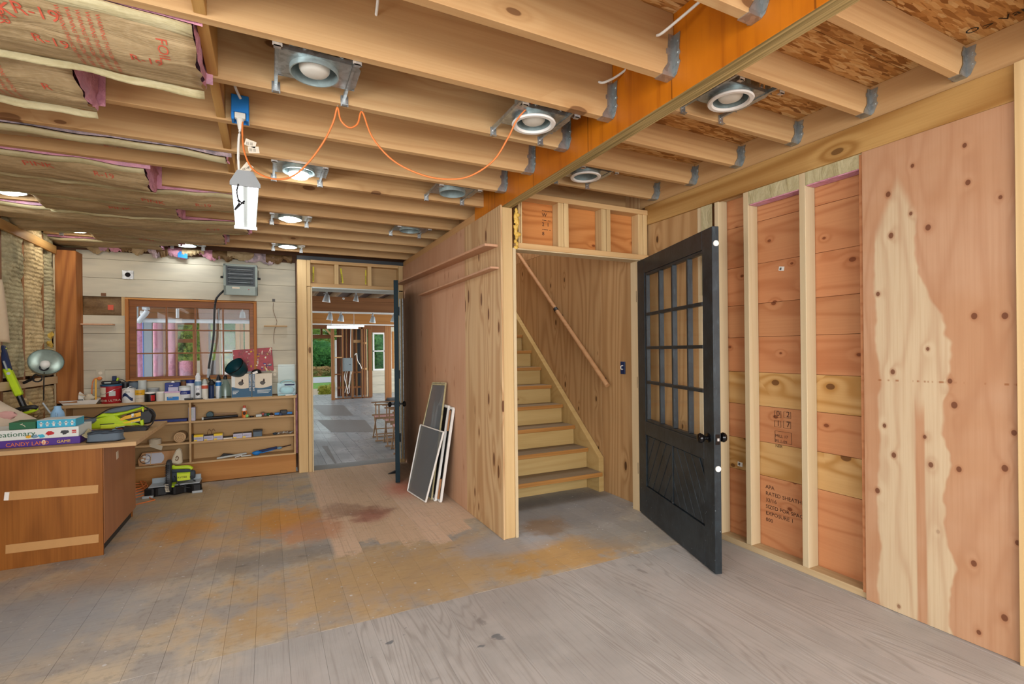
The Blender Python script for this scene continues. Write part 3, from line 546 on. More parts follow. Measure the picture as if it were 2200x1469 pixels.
# ---- stair well
WS = struct('wall_stairwell', 'plywood side wall of the stair well with a dark-knotted veneer')
bx('plywood_sheet', M['plyStair'], WS, 2.80, 2.812, 3.22, 3.77, 0, 2.40, .001); bx('plywood_sheet', M['plyStair'], WS, 2.80, 2.812, 3.774, 5.0, 0, 2.40, .001); bx('plywood_sheet', M['plyStair'], WS, 2.80, 2.812, 5.003, 6.26, 0, 2.40, .001)
bx('plywood_sheet', M['plyP'], WS, 2.80, 2.812, 3.22, 6.26, 2.402, 4.6, .001); bx('end_sheet', M['plyStair'], WS, 1.56, 2.82, 6.27, 6.29, 0, 4.6, 0); bx('upper_sheet', M['plyP'], WS, 1.56, 2.82, 3.45, 3.46, 2.66, 4.6, 0)
bx('outer_skin', M['brown'], WS, 2.813, 2.93, 3.14, 6.3, 0, 4.6, 0)
# ---- staircase
ST = thing('staircase', 'wooden staircase with yellow risers and worn grey treads climbing behind the partition', 'staircase', (2.18, 3.8, 0))
NY, NZ, RUN, RISE = 3.68, .194, .2222, .1875
for i in range(11):
    y, z = NY + RUN * i, NZ + RISE * i
    t = bx('tread', M['treadwood'], ST, 1.575, 2.735, y + .02, y + (.30 if i else .35), z - .036, z, .002)
    bx('nosing', M['nosing'], t, 1.575, 2.735, y, y + .0195, z - .036, z - .001, .003)
    bx('riser', M['riser'], ST, 1.575, 2.735, y + RUN + .03 if i == 0 else y + .03, (y + RUN + .045) if i == 0 else y + .045, z - RISE if i else 0, z - .037, .001)
m = MB(); y0, y1 = 3.70, NY + RUN * 11; zz = lambda y: NZ + (y - NY) / RUN * RISE
m.prism([(2.738, y0 + .05, 0), (2.738, y0 + .12, 0), (2.738, y1, zz(y1) - .3), (2.738, y1, zz(y1) + .08), (2.738, y0, zz(y0) + .06)][::-1] if 0 else [(2.738, 3.74, 0), (2.738, 4.05, 0), (2.738, y1, zz(y1) - .32), (2.738, y1, zz(y1) + .07), (2.738, 3.74, zz(3.74) + .07)], (.055, 0, 0)); m.build('stringer', M['riser'], ST, bevel=.002)
HR = thing('handrail', 'round wooden handrail fixed to the stair well plywood', 'handrail', (2.72, 3.63, 0))
a, b, c = P(1305, 828, X=2.72), P(1187, 663, X=2.72), P(1115, 548, X=2.72)
d = (c - a) * 1.25; MB().tube([a, a + d * .5, a + d], .022, 14).build('rail', M['rail'], HR, smooth=50)
for t in (.06, .405, .75): q = a + d * t; MB().tube([q, q + Vector((.02, 0, -.05)), q + Vector((.079, 0, -.055))], .008, 8).build('bracket', M['black'], HR)
q = a + d * .405; MB().cyl(q - d.normalized() * .022, q + d.normalized() * .022, .0245, n=14).build('clamp_strap', M['black'], HR)
c = P(1339, 790, X=2.797); eb = thing('outlet_box', 'small blue electrical box set in the stair well plywood', 'electrical box', (c.x, c.y, c.z - .05))
MB().box(2.788, 2.799, c.y - .03, c.y + .03, c.z - .055, c.z + .055).build('box_body', M['darkblue'], eb, bevel=.003); MB().tube([(2.786, c.y - .01, c.z + .02), (2.78, c.y + .01, c.z + .015), (2.782, c.y + .012, c.z - .01), (2.784, c.y - .008, c.z - .012)], .004, 6, 4).build('wire', M['white'], eb)
# ---- back wall
WB = struct('wall_back', 'back wall of white painted boards with ragged insulation on top')
for z0, z1 in ((1.896, 2.079), (2.081, 2.264), (2.266, 2.345)): bx('shiplap_board', M['shiplap'], WB, -1.664, .283, BY, BY + .016, z0, z1, .0015)
zl = [.86, .99, 1.17, 1.35, 1.53, 1.711]
for a, b in zip(zl, zl[1:]): bx('shiplap_board', M['shiplap'], WB, -1.664, -1.283, BY, BY + .016, a + .001, b - .001, .0015)
zl = [.86, .99, 1.17, 1.35, 1.53, 1.715, 1.895]
for a, b in zip(zl, zl[1:]): bx('shiplap_board', M['shiplap'], WB, -.112, .283, BY, BY + .016, a + .001, b - .001, .0015)
bx('shiplap_board', M['shiplap'], WB, -1.284, -.113, BY, BY + .016, .86, 1.045, .0015)
bx('stud', M['lumberZ'], WB, -1.664, -1.632, BY + .005, BY + .05, 1.70, 1.90); bx('stud', M['lumberZ'], WB, -1.316, -1.284, BY + .005, BY + .05, 1.70, 1.90)
MB().sheet(lambda u, v: (-1.632 + .316 * u, BY + .035 - .02 * math.sin(math.pi * u) * math.sin(math.pi * v) + .006 * mnoise.noise((u * 7, v * 5, 1)), 1.712 + .182 * v), 14, 8).build('insulation_paper', M['kraftdk'], WB, smooth=60)
MB().box(-1.425, -1.38, BY + .008, BY + .011, 1.765, 1.815).build('red_print', M['printred'], WB); bx('notch', M['brown'], WB, -1.475, -1.435, BY - .003, BY + .001, 1.90, 1.93, 0)
for x0, x1, z0, z1 in ((LX - .1, -1.285, 0, 2.66), (-1.285, -.11, 0, 1.05), (-1.285, -.11, 1.885, 2.66), (-.11, .43, 0, 2.66), (.43, 1.60, 2.06, 2.66)):
    bx('wall_core', M['brown'], WB, x0, x1, BY + .055, BY + .1, z0, z1, 0)
bx('corner_board', M['post'], WB, -1.765, -1.615, 5.962, 5.98, .872, 2.30, .002); bx('corner_edge', M['studZ'], WB, LX, -1.766, 5.955, 5.985, .0, 2.30, .002); bx('corner_return', M['post'], WB, -1.63, -1.615, 5.981, 6.149, .872, 2.30, .001)
bx('side_stud', M['brown'], WB, .284, .29, 5.97, 6.18, 0, 2.35, 0)
bx('jamb_stud', M['lumberZ'], WB, .291, .386, 5.88, 6.0, 0, 2.345, .003); bx('jamb_stud', M['lumberZ'], WB, .389, .425, 5.87, 6.0, 0, 2.05, .003); bx('jamb_stud', M['lumberZ'], WB, .387, .425, 5.88, 6.0, 2.055, 2.345)
bx('jamb_lining', M['studZ'], WB, .426, .44, 5.86, 6.16, 0, 2.045)
MB().sheet(lambda u, v: (.262 + .03 * u + .012 * mnoise.noise((v * 9, u * 3, 4)), 6.03 - .03 * math.sin(math.pi * u), .2 + .66 * v), 4, 20).build('insulation_fibre', M['pink'], WB, smooth=60)
bx('header_plate', M['lumberX'], WB, .426, 1.47, 5.88, 5.98, 2.05, 2.09); bx('header_plate', M['lumberX'], WB, .426, 1.47, 5.88, 5.98, 2.315, 2.35); bx('head_lining', M['palegrey'], WB, .44, 1.45, 5.86, 6.16, 2.033, 2.049)
for px in (723, 794, 866): q = P(px, 590, Y=5.89); bx('cripple', M['lumberZ'], WB, q.x - .022, q.x + .022, 5.885, 5.98, 2.09, 2.315)
bx('header_panel', M['plyBack'], WB, .426, 1.47, 5.981, 5.993, 2.05, 2.35, .001); bx('wall_top', M['darkgrey'], WB, .29, 1.5, 5.93, 6.0, 2.352, 2.40)
for px, an in ((673, .02), (734, -.12), (786, .03)):
    a = P(px, 570, Y=5.977)
    MB().ob((a.x, 5.977, 2.205), (.018, .002, .17), ry(an)).build('yellow_tape', M['yellowsticker'], WB); text('0606060', (a.x + .006, 5.9755, 2.13), (0, 0, 1), (-1, 0, 0), .026, M['ink'], WB)
bx('right_jamb', M['lumberZ'], WB, 1.40, 1.452, 5.86, 5.98, 0, 2.345); bx('sill', M['grey'], WB, .43, 1.47, 5.92, 6.2, -.06, -.004)
# kraft and fibre scraps along the top of the boards
rs = random.Random(11)
xq = -1.60
for i in range(15):
    wd_ = rs.uniform(.09, .34); x = xq; xq += wd_ * .62; dz = rs.uniform(.0, .045); sk = rs.uniform(-.04, .04); kk = ('kraft', 'pink', 'kraftdk', 'kraft', 'greyfib', 'kraftdk', 'pink', 'kraft')[i % 8]
    if x + wd_ > .27: break
    MB().sheet(lambda u, v: (x + wd_ * u, BY - .035 - .012 * (i % 3) - .03 * math.sin(math.pi * v) + .015 * mnoise.noise((x * 9 + u * 6, v * 4, i)), 2.42 - max(.03, .075 + dz * math.sin(math.pi * u) + sk * (u - .5) + .05 * mnoise.noise((x * 3 + u * wd_ * 14, 0, i * 1.7)) + .02 * mnoise.noise((u * wd_ * 60, 3, i))) * v), 24, 6).build('insulation_scrap', M[kk], WB, smooth=60)
MB().sheet(lambda u, v: (-.83 + .085 * u, BY - .062 - .012 * u, 2.385 - .065 * v - .01 * u), 3, 3).build('blue_scrap', M['blue'], WB)
# ---- left wall
WL = struct('wall_left', 'left wall of bare studs packed with tan mineral wool')
bx('outer_skin', M['brown'], WL, LX - .14, LX - .11, 1.9, 6.25, 0, 2.66, 0)
for i, y in enumerate((2.6, 3.0, 3.4, 3.8, 4.2, 4.6, 5.0, 5.38, 5.77)):
    bx('stud', M['redwoodZ'], WL, LX - .1, LX - .012, y - .019, y + .019, 0, 2.40)
for i, (y0, y1) in enumerate(((3.82, 4.18), (4.22, 4.58), (4.62, 4.98), (5.02, 5.36), (5.40, 5.75), (5.79, 5.95))):
    for z0, z1 in ((0.0, 1.045), (1.15, 2.42)):
        MB().sheet(lambda u, v: (LX - .03 + .05 * math.sin(math.pi * min(max(u, .0), 1)) ** .5 + .028 * mnoise.noise((u * 3 + i, v * 7, i * 3.1 + z0)) + .012 * mnoise.noise((u * 11, v * 30, i)), y0 + (y1 - y0) * u + .01 * mnoise.noise((v * 9, i, 0)), z0 + (z1 - z0) * v), 14, 44).build('mineral_wool_batt', M['wool'] if i % 2 == 0 or z0 < 1 else M['wool2'], WL, smooth=80)
bx('nailer', M['lumberY'], WL, LX + .008, LX + .03, 2.5, 5.955, 2.255, 2.33); bx('nailer', M['plateY'], WL, LX + .008, LX + .03, 2.5, 5.955, 1.06, 1.125)
bx('near_panel', M['plyP'], WL, LX - .02, LX, 2.0, 3.8, 0, 2.42, 0)
m = MB()
for y0, y1, z0, z1 in ((-2.7, -2.2, 0, 2.66), (1.6, 2.0, 0, 2.66), (-2.2, 1.6, 0, .75), (-2.2, 1.6, 2.1, 2.66)): m.box(LX - .1, LX, y0, y1, z0, z1)
m.build('near_wall_core', M['plyP'], WL)
for i in range(4): q = (-1.73 + rs.uniform(0, .03), 5.9 - i * .05, 1.42 - i * .13 * (i % 2)); MB().blob((LX + .01, 5.86 - .02 * i, 1.5 - .08 * i), (.02, .03, .035), jit=.8, seed=i).build('loose_fibre', M['yfoam'], WL, smooth=60)
for i in range(5): MB().blob((LX + .015, 5.28 + .11 * (i % 3), .93 - .045 * i), (.03, .05, .05), jit=.9, seed=i + 9).build('loose_fibre', M['yfoam'] if i % 2 else M['wool'], WL, smooth=60)
# ---- wall behind the camera with its wide opening to daylight
WF = struct('wall_front', 'wall behind the viewer with a wide opening to daylight')
m = MB()
for x0, x1, z0, z1 in ((LX - .1, -1.6, 0, 2.66), (2.5, 2.95, 0, 2.66), (-1.6, 2.5, 0, .15), (-1.6, 2.5, 2.45, 2.66)): m.box(x0, x1, -2.72, -2.66, z0, z1)
m.build('wall_core', M['plyP'], WF)
# ---- window in the back wall
WN = struct('window_1', 'brown wooden twelve-pane window in the white back wall')
x0, x1, z0, z1 = -1.283, -.113, 1.048, 1.890
for a in ((x0, x1, z1 - .018, z1), (x0, x1, z0, z0 + .018)): bx('outer_frame', M['lumberX'] if 0 else M['basefir'], WN, a[0], a[1], BY - .025, BY + .05, a[2], a[3])
for a in ((x0, x0 + .03), (x1 - .03, x1)): bx('outer_frame', M['post'], WN, a[0], a[1], BY - .025, BY + .05, z0 + .0185, z1 - .0185)
gx0, gx1, gz0, gz1 = -1.197, -.183, 1.09, 1.806
for a in ((x0 + .03, x1 - .03, gz1, z1 - .018), (x0 + .03, x1 - .03, z0 + .018, gz0)): bx('sash_rail', M['windowwood'], WN, a[0], a[1], BY - .005, BY + .045, a[2], a[3])
for a in ((x0 + .03, gx0), (gx1, x1 - .03)): bx('sash_stile', M['windowwood'], WN, a[0], a[1], BY - .005, BY + .045, gz0, gz1)
xs = [gx0 + (gx1 - gx0) * i / 4 for i in range(5)]; zz_ = [gz0 + (gz1 - gz0) * i / 3 for i in range(4)]
for x in xs[1:-1]: bx('muntin', M['windowwood'], WN, x - .007, x + .007, BY, BY + .04, gz0, gz1)
for z in zz_[1:-1]: bx('muntin', M['windowwood'], WN, gx0, gx1, BY + .002, BY + .038, z - .007, z + .007)
for i in range(4):
    for j in range(3): bx('pane', M['glass'], WN, xs[i] + .006, xs[i + 1] - .006, BY + .018, BY + .021, zz_[j] + .006, zz_[j + 1] - .006, 0)
# ---- the open glazed door in front of the stair
D1 = struct('door_1', 'open black door with sixteen glass panes and a diagonal boarded lower panel')
hx, hy, fx, fy = 2.69, 3.13, 2.315, 2.045
dv = Vector((fx - hx, fy - hy, 0)); DL = dv.length; dv.normalize(); dn = Vector((-dv.y, dv.x, 0))   # dn points away from the viewer side
if dn.x < 0: dn = -dn
def dbox(name, s0, s1, z0, z1, d0=0, d1=.042, mat='doorpaint', parent=D1, bevel=.002):
    R = Matrix((dv, dn, Vector((0, 0, 1)))).transposed()
    c = Vector((hx, hy, 0)) + dv * (s0 + s1) / 2 + dn * (d0 + d1) / 2 + Vector((0, 0, (z0 + z1) / 2))
    return MB().ob(c, (s1 - s0, d1 - d0, z1 - z0), R).build(name, M[mat], parent, bevel=bevel)
GL0, GL1, GZ0, GZ1 = .165, 1.02, .775, 1.895
dbox('stile', 0, .14, .008, 2.03); dbox('stile', 1.03, DL, .008, 2.03); dbox('top_rail', .14, 1.03, GZ1 + .02, 2.03); dbox('lock_rail', .14, 1.03, .65, GZ0 - .02); dbox('bottom_rail', .14, 1.03, .008, .245)
for a in ((.14, GL0, GZ0 - .02, GZ1 + .02), (GL1, 1.03, GZ0 - .02, GZ1 + .02), (GL0, GL1, GZ0 - .02, GZ0), (GL0, GL1, GZ1, GZ1 + .02)): dbox('glazing_bead', *a, .006, .036)
ss = [GL0, .4, .61, .83, GL1]; zd = [GZ0, 1.063, 1.331, 1.592, GZ1]
for s_ in ss[1:-1]: dbox('muntin', s_ - .011, s_ + .011, GZ0, GZ1, .004, .038)
for z in zd[1:-1]: dbox('muntin', GL0, GL1, z - .011, z + .011, .003, .039)
for i in range(4):
    for j in range(4): dbox('pane', ss[i] + .009, ss[i + 1] - .009, zd[j] + .009, zd[j + 1] - .009, .019, .022, 'glass', bevel=0)
dbox('panel_core', .14, 1.03, .245, .65, .018, .03)
# two fields of diagonal boards, clipped to the panel opening
def clip(poly, a, b, c_):
    out = []
    for i in range(len(poly)):
        p, q = poly[i], poly[(i + 1) % len(poly)]; dp, dq = a * p[0] + b * p[1] - c_, a * q[0] + b * q[1] - c_
        if dp <= 0: out.append(p)
        if dp * dq < 0: t = dp / (dp - dq); out.append((p[0] + (q[0] - p[0]) * t, p[1] + (q[1] - p[1]) * t))
    return out
for s0, s1, sg in ((.145, .575, 1), (.595, 1.025, -1)):
    for k in range(-6, 12):
        c0 = k * .085; th = math.radians(58)
        nx, nz = sg * math.sin(th), -math.cos(th)
        base = s0 * nx + .25 * nz
        poly = [(s0, .25), (s1, .25), (s1, .645), (s0, .645)]
        poly = clip(poly, nx, nz, base + c0 + .080); poly = clip(poly, -nx, -nz, -(base + c0)) if poly else []
        if len(poly) >= 3:
            ar = abs(sum(poly[i][0] * poly[(i + 1) % len(poly)][1] - poly[(i + 1) % len(poly)][0] * poly[i][1] for i in range(len(poly)))) / 2
            if ar < 2e-4: continue
            pts = [Vector((hx, hy, 0)) + dv * p[0] + dn * .010 + Vector((0, 0, p[1])) for p in poly]
            MB().prism(pts, dn * .008).build('diagonal_board', M['doorpaint'], D1, bevel=.003)
dbox('centre_stile', .575, .595, .245, .65, .004, .03)
kz = .79
for sg in (-1, 1):
    c = Vector((hx, hy, kz)) + dv * 1.085 + dn * (0 if sg < 0 else .042); ax_ = dn * sg
    kb = MB().lathe(c, [(.028, 0), (.028, .004), (.011, .008), (.010, .03), (.024, .036), (.030, .05), (.026, .062), (.012, .068)], 20, basis(ax_)).build('knob', M['blackgloss'], D1, smooth=40)
c = Vector((hx, hy, kz)) + dv * (DL + .001) + dn * .021; R_ = Matrix((dv, dn, Vector((0, 0, 1)))).transposed()
MB().ob(c, (.003, .026, .06), R_).build('latch_plate', M['blackgloss'], D1); MB().ob(c + dv * .004, (.01, .012, .016), R_).build('latch', M['steel'], D1)
for z in (.62, 1.93): MB().cyl(c * 1 + Vector((0, 0, z - kz)), c + Vector((0, 0, z - kz)) + dv * .006, .017, n=16).build('edge_button', M['white'], D1)
for z in (.35, 1.05, 1.75):
    hg = MB(); hg.cyl((hx + .012, hy + .02, z - .045), (hx + .012, hy + .02, z + .045), .008, n=8); hg.build('hinge', M['black'], D1)
# ---- the dark door standing open at the far opening
D2 = struct('door_2', 'narrow edge-on view of a dark door standing open at the far doorway')
h2, f2 = Vector((1.365, 5.84, 0)), Vector((1.148, 4.925, 0)); dv2 = (f2 - h2).normalized(); dn2 = Vector((-dv2.y, dv2.x, 0)); L2 = (f2 - h2).length; R2 = Matrix((dv2, dn2, Vector((0, 0, 1)))).transposed()
def d2box(name, s0, s1, z0, z1, t=.045, mat='doorteal', off=0): return MB().ob(h2 + dv2 * (s0 + s1) / 2 + dn2 * off + Vector((0, 0, (z0 + z1) / 2)), (s1 - s0, t, z1 - z0), R2).build(name, M[mat], D2, bevel=.002)
d2box('stile', L2 - .11, L2, .012, 2.035); d2box('stile', 0, .11, .012, 2.035); d2box('rail', .11, L2 - .11, 1.92, 2.035); d2box('rail', .11, L2 - .11, .7, .86); d2box('rail', .11, L2 - .11, .012, .24); d2box('panel', .11, L2 - .11, .24, .7, .02); d2box('panel', .11, L2 - .11, .86, 1.92, .02)
for sg in (-1, 1):
    c = h2 + dv2 * (L2 - .065) + dn2 * sg * .0225 + Vector((0, 0, .79)); MB().lathe(c, [(.026, 0), (.026, .004), (.010, .008), (.010, .032), (.024, .038), (.029, .052), (.024, .064), (.01, .069)], 18, basis(dn2 * sg)).build('knob', M['blackgloss'], D2, smooth=40)
for z in (.3, 1.05, 1.8): MB().ob(h2 + Vector((.01, .0, z)), (.03, .05, .1), R2).build('hinge', M['black'], D2)
for x, y in ((1.40, 5.83), (1.425, 5.80)): bx('weather_strip', M['galv'], D2, x, x + .012, y, y + .02, .05, 1.95)
c = P(840, 1018, Z=0); MB().prism([(c.x - .03, c.y, 0), (c.x + .05, c.y, 0), (c.x + .05, c.y, .03)], (0, .03, 0)).build('door_wedge', M['black'], D2)
# ================================================================== CEILING FITTINGS
def hole_plate(m, cx, cy, hx0, hx1, hy0, hy1, r, z, t=.002, n=32):
    vs = []
    for zz in (z, z + t):
        for j in range(n):
            a = 2 * math.pi * j / n; c_, s_ = math.cos(a), math.sin(a)
            k = min((hx1 if c_ > 0 else hx0) / c_ if abs(c_) > 1e-6 else 9, (hy1 if s_ > 0 else hy0) / s_ if abs(s_) > 1e-6 else 9)
            vs += [(cx + c_ * r, cy + s_ * r, zz), (cx + c_ * k, cy + s_ * k, zz)]
    fs = []
    for b in (0, 2 * n):
        for j in range(n):
            q = (b + 2 * j, b + 2 * j + 1, b + 2 * ((j + 1) % n) + 1, b + 2 * ((j + 1) % n)); fs.append(q if b else q[::-1])
    m.add(vs, fs)
def downlight(cx, cy, zj, label, bulb=None, ring=None, drop=0, span=.175, wires=False, bars=(-.135, .135), skew=0):
    t = thing('recessed_light', label, 'ceiling light', (cx, cy, zj), 'recessed ceiling lights')
    zp = zj + .025
    m = MB(); hole_plate(m, cx, cy, -.13, .165, -.098, .098, .088, zp)
    for yy in (-.098, .098): m.box(cx - .13, cx + .165, cy + yy - .001, cy + yy + .001, zp, zp + .016)
    for xx in (-.05, .12): m.box(cx + xx, cx + xx + .035, cy - .101, cy - .098, zp, zp + .035)
    m.build('mounting_pan', M['galv'], t)
    MB().lathe((cx, cy, 0), [(.086, zp - .02), (.091, zp - .02), (.091, zp + .15), (.055, zp + .165), (.0, zp + .165), (.0, zp + .16), (.05, zp + .16), (.086, zp + .145), (.086, zp - .02)], 32, cap=(0, 0)).build('can', M['can'], t, smooth=40)
    MB().box(cx + .085, cx + .16, cy - .04, cy + .05, zp + .003, zp + .085).build('junction_box', M['galv'], t, bevel=.003)
    for xx in bars:
        b = MB(); b.box(cx + xx - .006, cx + xx + .006, cy - span, cy + span, zp - .004, zp - .001); b.box(cx + xx - .007, cx + xx - .005, cy - span, cy + span, zp - .004, zp + .012); bo = b.build('bar_hanger', M['galv'], t)
        for s_ in (-1, 1):
            c = MB(); c.box(cx + xx - .016, cx + xx + .016, cy + s_ * span - (.003 if s_ > 0 else 0), cy + s_ * span + (0 if s_ > 0 else .003), zj - .012, zj + .034); c.box(cx + xx - .012, cx + xx + .012, min(cy + s_ * span, cy + s_ * (span - .02)), max(cy + s_ * span, cy + s_ * (span - .02)), zj - .012, zj - .009)
            for dz in (0, .018): c.cyl((cx + xx, cy + s_ * (span - .001), zj + dz), (cx + xx, cy + s_ * (span - .006), zj + dz), .004, n=6)
            c.build('bar_clip', M['steel'], bo)
    for dx in (-.04, .09): MB().cyl((cx + dx, cy - .102, zp + .022), (cx + dx, cy - .106, zp + .022), .009, n=10).build('wing_screw', M['steel'], t)
    zb = zp - .022
    if ring: MB().lathe((cx, cy, 0), [(.080, zb + .004), (.086, zb - .006), (.102, zb - .006), (.106, zb), (.104, zb + .004)], 32, cap=(0, 0)).build('trim_ring', M[ring], t, smooth=40)
    if bulb:
        z0 = zb + (.004 if not drop else .012) - drop
        MB().lathe((cx, cy, 0), [(.0, z0), (.03, z0 + .001), (.048, z0 + .006), (.056, z0 + .016), (.0575, z0 + .026)], 28, cap=(0, 0)).build('bulb_face', M[bulb], t, smooth=60)
        MB().lathe((cx, cy, 0), [(.0575, z0 + .026), (.05, z0 + .05), (.03, z0 + .085), (.016, z0 + .1), (.014, z0 + .13)], 28, cap=(0, 1)).build('bulb_neck', M['white' if not drop else 'palegrey'], t, smooth=60)
    if wires:
        MB().box(cx - .16, cx - .09, cy - .06, cy + .05, zp + .005, zp + .1).build('wire_box', M['black'], t)
        for i in range(3): MB().tube([(cx - .15, cy - .05, zp + .07), (cx - .17 - .01 * i, cy - .08, zp + .07 + .015 * i), (cx - .14 + .03 * i, cy - .09, zp + .04), (cx - .12 + .04 * i, cy - .06, zp + .09)], .0035, 6, 5).build('wire', M['white'], t)
    return t
by = lambda k: JY0 + PITCH * k + (PITCH - .038) / 2
downlight(.173, by(1), 2.405, 'recessed can light with a bulging unlit white bulb near the shop light cord', 'offwhite', None, .0)
downlight(1.155, by(1), 2.405, 'recessed can light with white trim ring and unlit bulb beside the orange beam', 'offwhite', 'white', 0)
downlight(2.02, by(0) - .02, 2.515, 'recessed can light with white trim and loose wires right of the beam', 'offwhite', 'white', 0, wires=True)
downlight(1.985, by(3) - .02, 2.515, 'recessed can light with white trim and no bulb above the stair header', None, 'white')
downlight(.175, by(4), 2.405, 'lit can light with drooping bulb crossed by the orange cord', 'bulb_cool', None, .045)
downlight(1.155, by(4), 2.405, 'empty steel can light nearest the top of the partition', None, None)
downlight(.17, by(7), 2.405, 'lit warm can light halfway to the far doorway', 'bulb_on', None, .03)
downlight(1.16, by(7), 2.405, 'small empty can light high above the partition ledge', None, None)
downlight(.19, by(10), 2.405, 'lit can light in front of the far doorway jamb', 'bulb_cool', None, .02)
downlight(-.735, by(11) - .06, 2.405, 'lit can light between its bar hangers above the window', 'bulb_cool', None, .005, span=.125)
downlight(-1.52, by(10), 2.405, 'lit can light tucked in pink insulation near the corner board', 'bulb_on', None, .02)
downlight(-1.535, by(7), 2.405, 'lit can light at the left picture edge among paper insulation', 'bulb_cool', None, .03)
# ---- batts between the joists
def batt(k, x1, label, sag=.05, seed=0, far=.02, near=.012, pk=.03, prints=(), x0=LX + .01, mat='kraft', gap=.0, fdrop=.04):
    y0, y1 = JY0 + PITCH * k + .004 + gap, JY0 + PITCH * (k + 1) - .040
    t = thing('insulation_batt', label, 'insulation', ((x0 + x1) / 2, (y0 + y1) / 2, 2.36), 'paper-faced ceiling insulation')
    L = x1 - x0
    def z_(x, y):
        v = (y - y0) / (y1 - y0); u = (x - x0) / L
        w_ = mnoise.noise((x * 2.1, seed * 3.3, 0)) * .022 + mnoise.noise((x * 6, y * 9, seed)) * .009 + mnoise.noise((x * 3, y * 26, seed + 5)) * .006
        return 2.398 - sag * math.sin(math.pi * min(max(v, 0), 1)) * (.75 + .4 * mnoise.noise((x * 1.3, seed, 2))) - near * (1 - v) - far * v + w_
    n_ = max(16, int(L * 26))
    yw = lambda u, v: y0 + (y1 - y0) * v
    MB().sheet(lambda u, v: (x0 + L * u + (.02 * mnoise.noise((v * 6, seed, 1)) if u > .99 else 0), yw(u, v), z_(x0 + L * u, yw(u, v))), n_, 22).build('paper_facing', M[mat], t, smooth=80, solid=.0015)
    for s_, ye in ((-1, y0), (1, y1)):
        def fl(u, v):
            x = x0 + L * u; zz = z_(x, ye); dr = fdrop * (.6 + .6 * abs(mnoise.noise((x * 1.7, seed * 2 + s_, 7))))
            if s_ > 0: return (x, ye + .004 + .018 * v, zz - dr * v + .004 * math.sin(x * 30))
            return (x, ye + .002 + .055 * v, zz - .003 - .01 * v - .012 * math.sin(math.pi * v))
        MB().sheet(fl, n_, 4).build('flange', M['flange'], t, smooth=80, solid=.001)
    def fib(u, v):
        a = math.pi * v; x = x0 + L * u + (.03 if u > .98 else 0) + .012 * mnoise.noise((u * 20, v * 9, seed))
        yy = (y0 + y1) / 2 - ((y1 - y0) / 2 - .004) * math.cos(a); zt = 2.405 + pk + .012 * mnoise.noise((x * 7, yy * 10, seed))
        return (x, yy + .006 * mnoise.noise((x * 12, v * 9, seed + 2)), max(z_(x, yy) + .006, 2.372) if v in (0, 1) else zt + .15 * math.sin(a) ** .3)
    MB().sheet(fib, n_, 12).build('fibre_fill', M['pink'] if seed % 2 else M['greyfib'], t, smooth=80)
    e = MB()
    e.sheet(lambda u, v: (x1 + .006 + .02 * mnoise.noise((u * 8, v * 5, seed)), y0 + .006 + (y1 - y0 - .012) * u, z_(x1, y0 + (y1 - y0) * u) + (.17 * v)), 14, 6); e.build('fibre_end', M['pink'], t, smooth=80)
    for s_, dx, v0, size, tn in prints:
        xx, yy = x1 - dx, y0 + (y1 - y0) * v0
        wp = lambda v: Vector((min(v.x, x1 - .01), min(max(v.y, y0 + .012), y1 - .012), z_(min(v.x, x1 - .01), min(max(v.y, y0 + .012), y1 - .012)) - .0035))
        if tn: text(s_, (xx, yy, 2.36), (0, 1, 0), (1, 0, 0), size, M['printred'], t, 'red_lettering', warp=wp)
        else: text(s_, (xx, yy, 2.36), (1, 0, 0), (0, -1, 0), size, M['printred'], t, 'red_lettering', warp=wp)
    return t
fine_ = tuple(('WARNING THIS FACING WILL BURN DO NOT LEAVE', d, .12, .017, 1) for d in (.26, .285, .31, .335, .36))
batt(1, -.215, 'large crumpled paper insulation batt ending at the blocking, nearest the viewer', .045, 1, .05, .0, prints=fine_ + (('PINK', .62, .35, .07, 0), ('R-19', .47, .30, .06, 0), ('R-19', .46, .62, .05, 0), ('R-19', .2, .55, .05, 0), ('FOIL', .11, .2, .045, 1), ('FIBER', .52, .2, .04, 1)), fdrop=.03)
batt(2, -.64, 'short paper insulation batt with torn pink end behind the largest one', .05, 3, .05, .0, prints=tuple(('WARNING THIS FACING WILL BURN', .22 + .025 * k_, .15, .017, 1) for k_ in range(4)) + (('R-19', .42, .35, .06, 0), ('R', .12, .5, .05, 0)), fdrop=.03)
batt(4, -.2, 'long sagging paper batt with grey fibre edge beside the hanging shop light', .055, 2, -.11, .01, prints=(('PINK', .85, .45, .07, 0), ('R-19', .55, .4, .05, 0), ('PINK', .28, .5, .06, 0)), fdrop=.03)
batt(5, -.63, 'paper batt with a torn end just above the left lit can', .07, 5, .035, .01, prints=(('PINK', .55, .3, .06, 0), ('R-19', .25, .3, .05, 0)), fdrop=.02)
batt(6, -.14, 'paper batt running past the shop light tail end', .06, 7, .03, .01, prints=(('PINK', .6, .4, .06, 0), ('R-19', .3, .4, .05, 0)), fdrop=.015)
batt(7, -.60, 'rumpled paper batt folded around the left lit can', .03, 9, .03, .0, prints=(('PINK', .4, .4, .06, 0),), x0=-1.38, fdrop=.02)
batt(8, -.15, 'wide paper batt whose torn corner points to the doorway', .06, 11, .03, .01, prints=(('R-19', .3, .4, .05, 0),), fdrop=.015)
batt(9, -.35, 'pale paper batt third from the back wall', .06, 12, .035, .01, fdrop=.02)
batt(10, -.75, 'paper batt with pink fibre beside the corner lit can', .035, 13, .02, .0, prints=(('PINK', .3, .4, .06, 0),), x0=-1.38, fdrop=.01)
batt(11, -.95, 'last pink and brown batt against the back wall boards', .03, 15, .02, .0, gap=.02, fdrop=.01)
